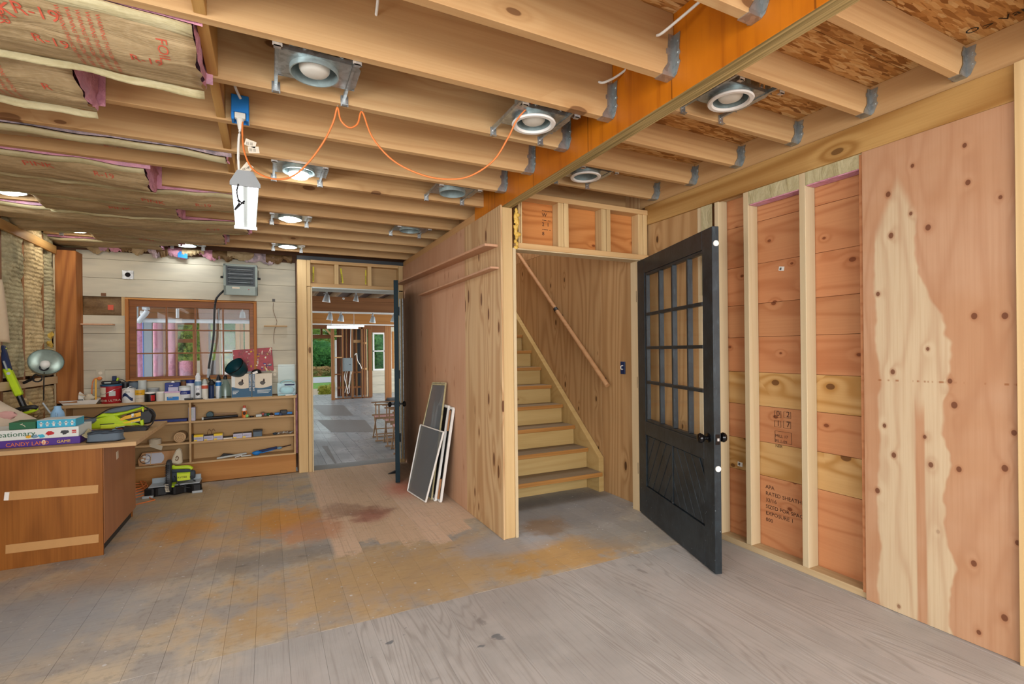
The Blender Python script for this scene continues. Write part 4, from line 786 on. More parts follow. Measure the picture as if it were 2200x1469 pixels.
# ---- hanging shop light
SL = thing('shop_light', 'white twin-strip shop light hanging by a cord under the joists', 'shop light', (-.1, 2.95, 2.08))
a, b = Vector((-.088, 2.56, 2.105)), Vector((-.118, 3.44, 2.105))
def slx(y): return a.x + (b.x - a.x) * (y - a.y) / (b.y - a.y)
def prof(y, pts): return [(slx(y) + px_, y, 2.105 + pz_) for px_, pz_ in pts]
tr_ = [(-.058, -.005), (-.03, .045), (.03, .045), (.058, -.005)]
m = MB(); m.prism(prof(a.y, tr_)[::-1], (b.x - a.x, b.y - a.y, 0)); m.build('housing', M['heater'], SL, bevel=.002)
for dx in (-.032, .032):
    m = MB(); m.prism([(slx(a.y) + dx - .022, a.y + .012, 2.099), (slx(a.y) + dx - .014, a.y + .012, 2.084), (slx(a.y) + dx + .014, a.y + .012, 2.084), (slx(a.y) + dx + .022, a.y + .012, 2.099)], (b.x - a.x, b.y - a.y - .024, 0)); m.build('light_strip', M['led'], SL)
for yy in (a.y - .004, b.y): m = MB(); m.prism(prof(yy, [(-.062, -.022), (-.062, -.005), (-.032, .05), (.032, .05), (.062, -.005), (.062, -.022)]), (0, .006, 0)); m.build('end_cap', M['grey'] if yy < 3 else M['white'], SL)
m = MB(); m.prism(prof(a.y + .01, [(-.009, -.012), (-.009, -.006), (.009, -.006), (.009, -.012)])[::-1], (b.x - a.x, b.y - a.y - .02, 0)); m.build('centre_spine', M['palegrey'], SL)
MB().tube([P(513, 375, Y=2.62), P(512, 395, Y=2.56), P(509, 410, Y=2.54), P(512, 428, Y=2.54), P(522, 437, Y=2.53), P(524, 432, Y=2.53), P(508, 448, Y=2.54), P(505, 449, Y=2.54), P(514, 436, Y=2.54), P(510, 430, Y=2.54)], .0035, 6, 5).build('pull_cord', M['black'], SL, smooth=60)
q = P(530, 362, Y=2.57); MB().ob(q, (.035, .0012, .05), ry(.6)).build('paper_tag', M['cream'], SL); text('GE Light', q + Vector((-.015, -.002, -.012)), Vector((.83, 0, .56)), Vector((-.56, 0, .83)), .011, M['ink'], SL)
# ---- blue ceiling box with plug
JB = thing('ceiling_outlet_box', 'blue plastic outlet box with a white plug on a joist side', 'electrical box', (-.09, 2.63, 2.3))
bt, bb = P(516, 209, Y=2.61), P(516, 262, Y=2.61); w_ = .036
m = MB(); m.box(bt.x - w_, bt.x + w_, 2.585, 2.637, bb.z + .035, bt.z); m.box(bt.x - w_, bt.x - w_ + .012, 2.585, 2.637, bb.z, bb.z + .035); m.box(bt.x + w_ - .012, bt.x + w_, 2.585, 2.637, bb.z, bb.z + .035); m.box(bt.x - w_, bt.x + w_, 2.634, 2.638, bb.z, bb.z + .035); m.build('box_body', M['blue'], JB, bevel=.002)
m = MB(); m.box(bt.x - .022, bt.x + .022, 2.575, 2.60, bb.z + .004, bb.z + .03); m.cyl((bt.x, 2.588, bb.z + .005), (bt.x, 2.588, bb.z - .045), .016, .009, 12); m.build('plug', M['offwhite'], JB, bevel=.002)
MB().tube([P(505, 186, Y=2.5), P(510, 198, Y=2.56), P(517, 212, Y=2.585)], .006, 8, 5).build('feed_cable', M['cablewhite'], JB, smooth=60)
MB().tube([(bt.x, 2.588, bb.z - .04), P(513, 300, Y=2.58), P(512, 340, Y=2.58), P(514, 372, Y=2.60)], .0055, 8, 5).build('lamp_cord', M['cablewhite'], JB, smooth=60)
# ---- orange cord swagged under the joists
OC = thing('extension_cord', 'thin orange extension cord swagged beneath the ceiling joists', 'cord', (.5, 2.2, 2.2))
pts = [P(521, 262, Y=2.58), P(521, 292, Y=2.57), P(526, 330, Y=2.55), P(545, 365, Y=2.52), P(585, 384, Y=2.47), P(625, 380, Y=2.42), P(660, 352, Y=2.37), P(695, 305, Y=2.32), P(716, 262, Y=2.29), P(725, 231, Y=2.272)]
pts2 = [P(725, 231, Y=2.272), P(732, 258, Y=2.27), P(750, 274, Y=2.27), P(768, 266, Y=2.27), P(778, 240, Y=2.272)]
pts3 = [P(778, 240, Y=2.272), P(800, 295, Y=2.265), P(845, 345, Y=2.25), P(905, 375, Y=2.22), P(960, 385, Y=2.2), P(1010, 378, Y=2.17), P(1060, 345, Y=2.12), P(1092, 295, Y=2.08), P(1112, 255, Y=2.04), P(1143, 222, Y=1.98)]
MB().tube(pts + pts2[1:] + pts3[1:], .0042, 7, 5).build('cord', M['orangecord'], OC, smooth=60)
for px, py, an in ((538, 308, .25), (545, 322, -.15)): q = P(px, py, Y=2.56); MB().ob(q, (.045, .001, .03), ry(an)).build('paper_tag', M['cream'], OC); text('||| |||', q + Vector((-.018, -.0015, -.006)), (1, 0, 0), (0, 0, 1), .015, M['inkgrey'], OC)
for px in (725, 778): q = P(px, 231 if px < 750 else 240, Y=2.272); MB().tube([q + Vector((0, 0, .005)), q + Vector((.004, 0, .016)), q + Vector((0, .0, .02))], .002, 5, 3).build('hook', M['steel'], OC)
for i, (pp, lb) in enumerate((([P(808, 34, Y=1.865), P(811, 8, Y=1.83), P(813, -20, Y=1.8)], 'white cable stub dropping at the top edge left of centre'), ([P(1412, 76, Y=1.468), P(1424, 70, Y=1.43), P(1470, 32, Y=1.35), P(1512, -4, Y=1.28)], 'white cable running from a joist hole up past the beam top'), ([P(1287, 176, Y=1.858), P(1298, 177, Y=1.83), P(1325, 164, Y=1.80), P(1352, 144, Y=1.76)], 'white cable poking from the joist below the other cable by the beam'))):
    tag(MB().tube(pp, .0055, 8, 5).build('cable', M['cablewhite'], None, smooth=60), lb, 'cable')
# dark knots of writing on the strand board
for i, (s_, px, py, sz) in enumerate((('O', 2078, 75, .06), ('> Vantemery', 2118, 62, .06), ('Vantemery', 1905, 6, .05))):
    q = P(px, py, Z=2.659); text(s_, (q.x, q.y, 2.659), (.0, -1, 0), (-1, 0, 0), sz, M['black'], CE, 'stamped_lettering', lift=-.001 if 0 else .001, warp=lambda v: Vector((v.x, v.y, 2.6585)))
# ================================================================== BACK WALL FITTINGS
HT = thing('unit_heater', 'grey electric unit heater with dark louvred front high on the white wall', 'heater', (-.25, 6.0, 1.94))
hc = P(517, 601, Y=5.94); HW, HH, HD = .315, .325, .17; Rh = rx(.12); hp = lambda x, y, z: Vector((hc.x, 5.94, hc.z)) + Rh @ Vector((x, y, z))
m = MB()
for c_, d_ in (((-HW / 2 + .012, HD / 2, 0), (.024, HD, HH)), ((HW / 2 - .012, HD / 2, 0), (.024, HD, HH)), ((0, HD / 2, HH / 2 - .012), (HW, HD, .024)), ((0, HD / 2, -HH / 2 + .05), (HW, HD, .1)), ((0, HD - .01, 0), (HW, .02, HH))): m.ob(hp(*c_), d_, Rh)
m.build('case', M['heater'], HT, bevel=.003)
MB().ob(hp(0, .06, .045), (HW - .05, .004, HH - .13), Rh).build('element_panel', M['heaterdk'], HT)
for c_, d_ in (((-HW / 2 + .031, .01, .045), (.014, .02, HH - .126)), ((HW / 2 - .031, .01, .045), (.014, .02, HH - .126)), ((0, .01, HH / 2 - .031), (HW - .05, .02, .014)), ((0, .01, -.058), (HW - .05, .02, .014))): MB().ob(hp(*c_), d_, Rh).build('grille_frame', M['heaterdk'], HT)
for i, z in enumerate((.105, .06, .015, -.03)): MB().ob(hp(0, .02, z), (HW - .08, .02 if i != 1 else .016, .004), Rh @ rx(-.45 if i != 1 else -.05)).build('louvre', M['louver'], HT)
for i in range(9): MB().cyl(hp(-.1, .05, .1 - i * .02), hp(.1, .05, .1 - i * .02), .003, n=6).build('heating_rod', M['heaterdk'], HT)
MB().ob(hp(-.045, -.002, -.085), (.07, .002, .018), Rh).build('name_plate', M['cream'], HT); MB().cyl(hp(.075, 0, -.1), hp(.075, -.004, -.1), .005, n=8).build('pilot_lamp', M['red'], HT); MB().ob(hp(.115, -.001, -.072), (.06, .002, .003), Rh).build('trim_line', M['palegrey'], HT)
for s_ in (-1, 1):
    MB().cyl(hp(s_ * HW / 2, .06, .02), hp(s_ * (HW / 2 + .03), .06, .02), .012, n=10).build('bracket_knob', M['black'], HT); MB().beam(hp(s_ * (HW / 2 + .008), .06, .02), hp(s_ * (HW / 2 + .008), .2, .1), .004, .03).build('bracket_arm', M['darkgrey'], HT)
q = [hp(-HW / 2, .04, -.12), P(467, 638, Y=5.93), P(462, 655, Y=5.94), P(460, 690, Y=5.95), P(459, 720, Y=5.96), P(455, 750, Y=5.97), P(449, 785, Y=5.98), P(448, 803, Y=5.985), P(450, 815, Y=5.985), P(455, 822, Y=5.99)]
MB().tube(q, .0105, 8, 5).build('power_cable', M['black'], HT, smooth=60); MB().cyl(P(449, 792, Y=5.98), P(447, 811, Y=5.985), .0125, n=10).build('cable_collar', M['louver'], HT)
q = P(455, 825, Y=5.985); MB().lathe(q, [(.03, 0), (.034, .012), (.02, .03), (.012, .045)], 12, rx(.4)).build('plug', M['black'], HT)
a, b = P(262, 580, Y=6.14), P(287, 600, Y=6.14); BP = thing('junction_cover', 'square steel box cover with a dark round hole on the white boards', 'cover plate', ((a.x + b.x) / 2, 6.14, b.z))
m = MB(); m.prism([(a.x + .01, 6.148, a.z), (b.x - .01, 6.148, a.z), (b.x, 6.148, a.z - .01), (b.x, 6.148, b.z + .01), (b.x - .01, 6.148, b.z), (a.x + .01, 6.148, b.z), (a.x, 6.148, b.z + .01), (a.x, 6.148, a.z - .01)], (0, -.008, 0)); m.build('plate', M['steel'], BP, bevel=.002)
MB().cyl(((a.x + b.x) / 2, 6.1395, (a.z + b.z) / 2), ((a.x + b.x) / 2, 6.137, (a.z + b.z) / 2), .023, n=18).build('socket', M['blackgloss'], BP)
for sx_, sz_ in ((a.x + .006, a.z - .006), (b.x - .006, a.z - .006), (a.x + .006, b.z + .006), (b.x - .006, b.z + .006)): MB().cyl((sx_, 6.141, sz_), (sx_, 6.138, sz_), .006, n=8).build('corner_screw', M['steel'], BP)
for l_, r_, yy, lb in ((170, 243, 696, 'thin pink-edged wall shelf left of the window'), (567, 617, 700, 'thin pale wall shelf right of the window')):
    a, b = P(l_, yy, Y=6.08), P(r_, yy, Y=6.08); ws = thing('wall_shelf', lb, 'shelf', ((a.x + b.x) / 2, 6.11, a.z), 'small shelves on the white wall')
    MB().box(a.x, b.x, 6.07, 6.149, a.z - .006, a.z + .006).build('board', M['plyPink' if l_ < 300 else 'ply'], ws, bevel=.001); MB().box(a.x + .01, b.x - .01, 6.141, 6.149, a.z - .025, a.z - .0065).build('cleat', M['shiplap'], ws)
wr = thing('wall_wire', 'thin brown wire dangling from a small plate right of the window', 'wire', tuple(P(588, 738, Y=6.13)))
c = P(588, 645, Y=6.145); MB().box(c.x - .014, c.x + .014, 6.143, 6.149, c.z - .014, c.z + .014).build('plate', M['inkgrey'], wr); MB().tube([P(588, 650, Y=6.138), P(587, 665, Y=6.135), P(592, 682, Y=6.13), P(595, 692, Y=6.13), P(590, 708, Y=6.135), P(588, 725, Y=6.14), P(589, 738, Y=6.14)], .0022, 5, 5).build('strand', M['brown'], wr)
for px, lb in ((216, 'white wall outlet behind the paint tray'), (590, 'white wall outlet behind the clear tub')):
    c = P(px, 806 if px < 300 else 800, Y=6.146); ol = thing('wall_outlet', lb, 'outlet', (c.x, 6.146, c.z - .055), 'white wall outlets'); MB().box(c.x - .035, c.x + .035, 6.143, 6.149, c.z - .055, c.z + .055).build('plate', M['shiplap'], ol, bevel=.001)
    for dz in (-.022, .022):
        MB().cyl((c.x, 6.143, c.z + dz), (c.x, 6.140, c.z + dz), .016, n=14).build('socket', M['cream'], ol)
# ================================================================== SHELF UNIT AND WORKTOP
SU = thing('shelf_unit', 'low built-in plywood shelf unit under the window', 'shelf unit', (-.72, 6.05, 0))
CF, CB = 5.95, 6.135
bx('back_board', M['plyBack'], SU, -1.71, .262, CB, CB + .012, .19, .82, 0); bx('base_board', M['basefir'], SU, -1.71, .262, CF + .008, CF + .028, .0, .198)
for x in (-1.712, -.731, .245): bx('upright', M['ply'], SU, x, x + .018, CF, CB - .0005, .20, .822, .001)
for z in (.199, .404, .615):
    for x0_, x1_ in ((-1.6935, -.7315), (-.7125, .2445)): bx('shelf', M['ply'], SU, x0_, x1_, CF, CB - .0005, z - .0, z + .018, .001)
tag(bx('worktop', M['ply'], None, -1.735, .275, CF - .012, BY - .002, .8225, .850, .002), 'long narrow plywood worktop covered with paint pots', 'worktop')
ZC = .8505
# ================================================================== DESK
DK = thing('desk', 'brown plywood desk with two tape strips on its front', 'desk', (-1.38, 4.6, 0))
bx('desk_top', M['ply'], DK, LX + .035, -.80, 4.075, 5.215, .709, .737, .002)
bx('front_panel', M['stained'], DK, LX + .04, -.987, 4.11, 4.128, .0, .7085, .001); bx('side_panel', M['stainedR'], DK, -1.003, -.985, 4.129, 4.985, .07, .7085, .001); bx('back_panel', M['stained'], DK, LX + .04, -1.004, 4.967, 4.985, .0, .7085, .001); bx('plinth', M['black'], DK, -1.03, -1.012, 4.15, 4.96, 0, .07, 0)
for (pl, pr2, yl, yr, nm) in ((10, 211, 1066, 1050, 'u'), (12, 212, 1180, 1156, 'l')):
    a, b = P(pl, yl, Y=4.109), P(pr2, yr, Y=4.109); cc = (a + b) / 2; L_ = (b - a).length
    MB().ob((cc.x, 4.1085, cc.z), (L_, .0015, .054), ry(-math.atan2(b.z - a.z, b.x - a.x))).build('tape_strip', M['tape'], DK)
a = P(14, 1066, Y=4.106); MB().ob((a.x, 4.107, a.z), (.022, .0015, .05), ry(.1)).build('tape_end', M['white'], DK)
c = P(252, 977, X=-.985); MB().ob((-.984, c.y, c.z), (.0015, .05, .055), rx(.1)).build('paper_label', M['cream'], DK)
# ---- boxes and things on the desk
ZD = .7375
def carton(name, label, cat, x0, x1, y0, y1, z0, z1, mat, top=None, group=None, ang=0):
    t = thing(name, label, cat, ((x0 + x1) / 2, (y0 + y1) / 2, z0), group)
    MB().box(x0, x1, y0, y1, z0, z1 - .006).build('tray', M[mat], t, bevel=.0015); MB().box(x0 - .001, x1 + .001, y0 - .001, y1 + .001, z0 + .004, z1).build('lid', M[top or mat], t, bevel=.0015)
    return t
GY = 4.19; fl = lambda px, py: P(px, py, Y=GY)
xr = fl(172, 940).x
g1 = carton('game_box', 'purple board game box at the bottom of the stack', 'game box', -1.64, xr, GY, GY + .27, ZD, ZD + .047, 'purple')
q = fl(12, 962); text('CANDY LAND', (q.x, GY - .0012, ZD + .008), (1, 0, 0), (0, 0, 1), .034, M['orange'], g1, sx=.95); q = fl(122, 950); text('GAME', (q.x, GY - .0012, ZD + .012), (1, 0, 0), (0, 0, 1), .026, M['yellow'], g1)
MB().blob((fl(94, 951).x, GY - .001, ZD + .022), (.011, .001, .016)).build('printed_figure', M['cream'], g1)
g2 = carton('game_box', 'white board game box with green lettering on the purple one', 'game box', -1.64, xr - .006, GY - .005, GY + .26, ZD + .0475, ZD + .112, 'boxwhite')
q = fl(77, 933); text('Creationary', (q.x, GY - .0075, ZD + .071), (1, 0, 0), (0, 0, 1), .045, M['green'], g2, align='RIGHT', sx=1.05)
q = fl(160, 934); MB().box(q.x - .011, q.x + .011, GY - .008, GY - .0062, ZD + .07, ZD + .092).build('printed_square', M['red'], g2); text('LEGO', (q.x, GY - .009, ZD + .075), (1, 0, 0), (0, 0, 1), .013, M['white'], g2, align='CENTER')
for px, mt, rr in ((62, 'gold', .012), (75, 'ltblue', .014), (90, 'cyan', .014), (108, 'red', .015), (140, 'darkgrey', .017)): q = fl(px, 940); MB().blob((q.x, GY - .007, ZD + .065 + (.014 if px > 100 else 0)), (rr * 1.2, .001, rr * .75), jit=.7, seed=px).build('printed_toy', M[mt], g2)
x0_, x1_ = fl(18, 920).x, fl(75, 920).x; g3 = carton('game_box', 'small dark green box on top of the game stack', 'game box', x0_, x1_, GY + .01, GY + .16, ZD + .1125, ZD + .158, 'green', 'green')
cxg = (x0_ + x1_) / 2; MB().tube([(cxg + .014 * math.cos(i * .7) * (1 - .05 * i), GY + .0085, ZD + .126 + .004 * i + .006 * math.sin(i * .7)) for i in range(8)], .0015, 4, 2).build('printed_outline', M['cream'], g3)
x0_, x1_ = fl(78, 920).x, fl(161, 920).x; g4 = carton('game_box', 'turquoise box with six white robot figures on top of the game stack', 'game box', x0_, x1_, GY + .012, GY + .18, ZD + .1125, ZD + .162, 'cyan', 'cyan')
MB().box(x0_ - .0015, x1_ + .0015, GY + .014, GY + .182, ZD + .1622, ZD + .1635).build('lid_top', M['boxwhite'], g4)
for i in range(6):
    xx = x0_ + .02 + i * (x1_ - x0_ - .03) / 5.2; m = MB(); z = ZD + .1225
    m.box(xx - .005, xx - .001, GY + .0095, GY + .0108, z, z + .010); m.box(xx + .001, xx + .005, GY + .0095, GY + .0108, z, z + .010); m.box(xx - .006, xx + .006, GY + .0095, GY + .0108, z + .010, z + .021); m.box(xx - .004, xx + .004, GY + .0095, GY + .0108, z + .022, z + .029); m.box(xx - .011, xx + .011, GY + .0095, GY + .0108, z + .017 - .003 * (i % 2), z + .020 - .003 * (i % 2)); m.build('printed_robot', M['boxwhite'], g4)
# folded green bag beside the games
fb = thing('shopping_bag', 'folded pale green bag leaning against the game stack', 'bag', (xr + .03, GY + .06, ZD))
MB().sheet(lambda u, v: (xr + .006 + .075 * u + .01 * mnoise.noise((u * 5, v * 5, 2)), GY + .02 + .14 * v, ZD + .004 + .07 * (1 - u) ** 1.6 * (.6 + .4 * v) + .012 * abs(mnoise.noise((u * 6, v * 7, 5)))), 10, 10).build('cloth', M['limeball'] if 0 else M['flange'], fb, smooth=60, solid=.003)
# tool pouch
c = P(221, 950, Z=ZD); TP = thing('tool_pouch', 'collapsed slate grey tool pouch with a dark rim on the desk', 'tool bag', (c.x, c.y + .05, ZD))
def pouch(u, v):
    a = 2 * math.pi * u; rxx, ryy = .098, .062; k = (1 - .08 * v) * (1 + .06 * mnoise.noise((math.cos(a) * 2, math.sin(a) * 2, v * 3)))
    ca, sa = math.cos(a), math.sin(a); sq = max(abs(ca), abs(sa)) ** .6
    return (c.x + rxx * ca / sq * k, c.y + .065 + ryy * sa / sq * k, ZD + .001 + .058 * v + .008 * v * mnoise.noise((ca * 2, sa * 2, 8)))
MB().sheet(pouch, 36, 6).build('wall', M['slate'], TP, smooth=60, solid=.004); MB().sheet(lambda u, v: Vector(pouch(u, 0)).lerp(Vector((c.x, c.y + .065, ZD + .003)), v), 36, 3).build('bottom', M['slatedk'], TP, smooth=60)
MB().tube([pouch(i / 36, 1) for i in range(37)], .006, 6).build('rim', M['slatedk'], TP, smooth=60); MB().tube([pouch(i / 36, .06) for i in range(37)], .0045, 6).build('base_piping', M['black'], TP, smooth=60)
MB().box(c.x - .05, c.x + .01, c.y + .04, c.y + .09, ZD + .012, ZD + .05).build('inner_pocket', M['slatedk'], TP, bevel=.006)
# lime power tool with cage handle
PT = thing('power_tool', 'large lime green and black cordless power tool lying on the desk', 'power tool', (-1.05, 4.85, ZD))
TY = 4.78; T = lambda cx_, cy_, y=TY: P(cx_ / 6.111, 860 + cy_ / 6.111, Y=y)
def slab(name, pts, mat, y, d, bev=.006): return MB().prism([T(x_, y_, y) for x_, y_ in pts], (0, d, 0)).build(name, M[mat], PT, bevel=bev)
slab('lower_body', [(1065, 300), (1085, 262), (1290, 240), (1420, 205), (1520, 195), (1560, 240), (1700, 270), (1860, 320), (1700, 345), (1500, 360), (1320, 375), (1130, 385)], 'lime', TY, .11, .012)
slab('grey_nose', [(1060, 275), (1110, 255), (1270, 245), (1250, 290), (1150, 330), (1085, 330)], 'slate', TY - .012, .10, .01); slab('band', [(1310, 312), (1500, 300), (1500, 308), (1310, 322)], 'black', TY - .004, .02, 0); slab('lower_lip', [(1310, 325), (1500, 312), (1640, 318), (1660, 345), (1480, 370), (1310, 378)], 'lime2', TY - .012, .1, .008)
slab('upper_shell', [(1250, 228), (1340, 172), (1480, 172), (1650, 145), (1890, 78), (1905, 98), (1700, 165), (1540, 205), (1400, 218)], 'lime', TY + .03, .09, .01); slab('smoked_cover', [(1350, 165), (1450, 118), (1640, 78), (1800, 66), (1860, 78), (1660, 140), (1480, 168)], 'slate', TY + .025, .1, .008)
slab('motor_housing', [(1570, 250), (1660, 185), (1860, 140), (1960, 110), (2020, 190), (1990, 300), (1880, 320), (1700, 290)], 'black', TY + .01, .1, .012)
slab('warning_label', [(1565, 248), (1640, 205), (1845, 152), (1850, 205), (1640, 250), (1570, 285)], 'gold', TY + .002, .008, 0); slab('spec_label', [(1600, 292), (1720, 262), (1840, 232), (1845, 268), (1640, 305)], 'yellow', TY - .002, .008, 0)
q = T(1735, 225, TY + .0005); text('40V', q, (1, 0, .25), (-.25, 0, 1), .018, M['ink'], PT); q = T(1720, 300, TY - .004); text('BRUSHLESS', q, (1, 0, .2), (-.2, 0, 1), .011, M['boxwhite'], PT); slab('white_tag', [(1725, 178), (1755, 170), (1755, 215), (1728, 222)], 'boxwhite', TY + .0, .003, 0)
slab('bracket', [(1860, 105), (1885, 100), (1885, 150), (1868, 150)], 'lime2', TY + .005, .02, .003); slab('trigger', [(1830, 270), (1880, 250), (1885, 330), (1850, 340)], 'lime', TY - .012, .05, .004)
for k, (dy, rr) in enumerate(((.0, .0045), (.05, .004), (.09, .004))): MB().tube([T(1880, 75, TY + dy), T(1960, 110 + 6 * k, TY + dy), T(2035, 175, TY + dy), T(2030, 240, TY + dy), T(1985, 320, TY + dy), T(1930, 340, TY + dy)], rr, 7, 5).build('cage_tube', M['black'], PT, smooth=60)
MB().tube([T(1060, 232, TY), T(1130, 218, TY + .02), T(1230, 226, TY + .03), T(1330, 170, TY + .02), T(1440, 112, TY + .02), T(1650, 72, TY + .02), T(1830, 60, TY + .02), T(1900, 80, TY)], .0045, 7, 5).build('power_lead', M['black'], PT, smooth=60)
BB = thing('charger_bundle', 'black charger and straps lying below the lime tool', 'charger', tuple(T(1720, 440, 4.68)))
slabb = lambda name, pts, mat, y, d, bev: MB().prism([T(x_, y_, y) for x_, y_ in pts], (0, d, 0)).build(name, M[mat], BB, bevel=bev)
slabb('charger_body', [(1590, 400), (1620, 352), (1900, 340), (1950, 370), (1900, 412), (1760, 420), (1600, 428)], 'black', 4.62, .07, .006); slabb('grip', [(1500, 355), (1640, 335), (1900, 335), (1880, 352), (1640, 362), (1520, 372)], 'blackgloss', 4.66, .05, .004); slabb('coloured_label', [(1470, 385), (1530, 378), (1530, 415), (1475, 420)], 'ltblue', 4.60, .03, .001); slabb('red_end', [(1531, 378), (1600, 372), (1605, 430), (1532, 416)], 'red', 4.605, .03, .002)
# blue jug
c = P(128, 908, Z=ZD); JG = thing('blue_jug', 'small pale blue jug with a dark side opening behind the game boxes', 'jug', (c.x, 4.9, ZD)); jy = 4.9; jb, jt = P(124, 905, Y=jy), P(124, 872, Y=jy); hz = jt.z - ZD; jr_ = (P(140, 890, Y=jy).x - P(107, 890, Y=jy).x) / 2
MB().lathe((jb.x, jy, ZD), [(.0, .002), (jr_ * .75, .0), (jr_ * .98, hz * .25), (jr_, hz * .5), (jr_ * .85, hz * .75), (jr_ * .5, hz * .9), (jr_ * .46, hz), (jr_ * .38, hz), (jr_ * .4, hz * .9)], 24, cap=(0, 0)).build('body', M['sky'], JG, smooth=60)
MB().tube([(jb.x - jr_ * .5, jy, ZD + hz * .6), (jb.x - jr_ * 1.2, jy, ZD + hz * .85), (jb.x - jr_ * 1.9, jy, ZD + hz * 1.15)], .006, 8, 4).build('spout', M['louver'], JG, smooth=60); MB().tube([(jb.x, jy - jr_ * .8, ZD + hz * .75), (jb.x + .01, jy - jr_ * 1.25, ZD + hz * .7), (jb.x + .008, jy - jr_ * 1.2, ZD + hz * .4), (jb.x, jy - jr_ * .95, ZD + hz * .3)], .005, 8, 4).build('handle', M['sky'], JG, smooth=60)
# cloth bundle and books at the left frame edge
CB_ = thing('cloth_bundle', 'crumpled beige cloth heap with pink stains at the left edge', 'cloth', (-1.62, 4.75, ZD))
MB().sheet(lambda u, v: (-1.72 + .42 * u, 4.5 + .45 * v, ZD + .004 + .27 * max(0, 1 - u * 1.02) ** 1.1 * math.sin(math.pi * min(1, .15 + v * .8)) + .03 * mnoise.noise((u * 4, v * 4, 1)) * (1 - u)), 24, 18).build('folds', M['canvas'], CB_, smooth=80, solid=.004)
q = P(30, 888, Y=4.6); MB().blob((q.x - .03, 4.58, q.z - .01), (.05, .012, .03), jit=.6, seed=4).build('pink_stain', M['pinkcloth'], CB_, smooth=80)
for i, mt in enumerate(('cream', 'tan')): tag(MB().box(-1.63, -1.40 - .03 * i, 4.53 - .02 * i, 4.66, ZD + .0015 + i * .013, ZD + .0135 + i * .013).build('book', M[mt], None, bevel=.002), ('thin cream book under the cloth beside the green box', 'thin tan book lying on the cream book beside the green box')[i], 'book')
# hedge tool leaning on the left wall
ST_ = thing('string_trimmer', 'lime and black string trimmer leaning on the insulated left wall', 'garden tool', (-1.66, 5.0, ZD)); sy = 5.02
tp = lambda px, py, y=sy: P(px, py, Y=y)
MB().beam(tp(2, 742), tp(19, 800), .045, .04).build('battery_head', M['darkblue'], ST_, bevel=.008); MB().beam(tp(8, 775, sy - .025), tp(16, 796, sy - .025), .022, .01).build('silver_badge', M['louver'], ST_, bevel=.003); MB().beam(tp(14, 790), tp(42, 850), .052, .045).build('lime_housing', M['lime'], ST_, bevel=.01); MB().cyl(tp(18, 802, sy - .026), tp(18, 802, sy - .03), .011, n=12).build('button', M['louver'], ST_); MB().cyl(tp(40, 848), tp(56, 884), .019, n=10).build('shaft', M['black'], ST_); MB().beam(tp(10, 752, sy + .01), tp(3, 745, sy + .01), .03, .03).build('lime_latch', M['lime2'], ST_, bevel=.005)
MB().tube([tp(18, 892, 4.9), tp(25, 885, 4.88), tp(45, 878, 4.87), tp(70, 874, 4.87), tp(80, 876, 4.88)], .016, 10, 5).build('handle_loop', M['black'], ST_, smooth=60); MB().tube([tp(22, 893, 4.9), tp(45, 889, 4.89), tp(72, 882, 4.89), tp(80, 877, 4.89)], .011, 10, 5).build('handle_inner', M['lime'], ST_, smooth=60)
for px, py in ((23, 886), (66, 875)): MB().cyl(tp(px - 1, py, 4.875), tp(px + 1, py, 4.875), .0175, n=10).build('grip_ring', M['cream'], ST_)
# clamp lamp
CL = thing('clamp_lamp', 'clamp lamp with a wide aluminium reflector in front of the insulated wall', 'lamp', (-1.62, 5.2, 1.1)); ly = 5.15; lc = P(99, 777, Y=ly); lr = (P(137, 777, Y=ly).x - P(60, 777, Y=ly).x) / 2
Rl = basis(Vector((.38, -.85, .42)))
MB().lathe(lc, [(lr, .0), (lr * 1.005, .004), (lr * .93, -.045), (lr * .72, -.085), (lr * .42, -.112), (lr * .3, -.12), (lr * .28, -.117), (lr * .40, -.108), (lr * .70, -.081), (lr * .91, -.042), (lr * .985, .0)], 36, Rl, cap=(0, 0)).build('reflector', M['alu'], CL, smooth=50)
MB().lathe(lc, [(.034, -.19), (.036, -.12), (.03, -.119), (.0, -.118)], 18, Rl, cap=(1, 0)).build('socket', M['black'], CL, smooth=40); MB().lathe(lc, [(.017, -.117), (.02, -.085), (.031, -.06), (.031, -.04), (.02, -.022), (.0, -.018)], 18, Rl, cap=(0, 0)).build('bulb', M['white'], CL, smooth=60)
q = P(80, 812, Y=ly + .06); MB().tube([q + Vector((.03 * math.cos(t_), 0, .03 * math.sin(t_))) for t_ in [i * .55 for i in range(13)]], .006, 7).build('clamp_ring', M['black'], CL, smooth=60); MB().tube([P(95, 800, Y=ly + .05), P(94, 830, Y=ly + .08), P(94, 860, Y=ly + .1)], .004, 6, 4).build('cord', M['black'], CL); MB().tube([lc + Rl @ Vector((0, 0, -.18)), P(88, 806, Y=ly + .16), P(82, 806, Y=ly + .1)], .008, 7, 4).build('clamp_arm', M['black'], CL)
MB().beam(P(80, 812, Y=ly + .06) + Vector((-.02, 0, 0)), (LX + .031, ly + .08, 1.10), .016, .02).build('clamp_jaw', M['black'], CL, bevel=.003)
pbg = thing('hanging_sack', 'wrinkled tan paper sack hanging at the left edge above the trimmer', 'sack', (-1.74, 4.8, 1.38))
def sk(u, v): top, bot = P(-4 + 12 * v, 600 + 135 * u, Y=4.82), 0; return (P(-30 + (34 + 18 * u ** .7) * v, 600 + 130 * u + 8 * math.sin(3 * v), Y=4.82).x, 4.82 - .03 * math.sin(math.pi * v) + .01 * mnoise.noise((u * 5, v * 3, 1)), P(0, 600 + 130 * u + 6 * v * u, Y=4.82).z)
MB().sheet(sk, 16, 8).build('paper', M['paperbag'], pbg, smooth=80, solid=.004)
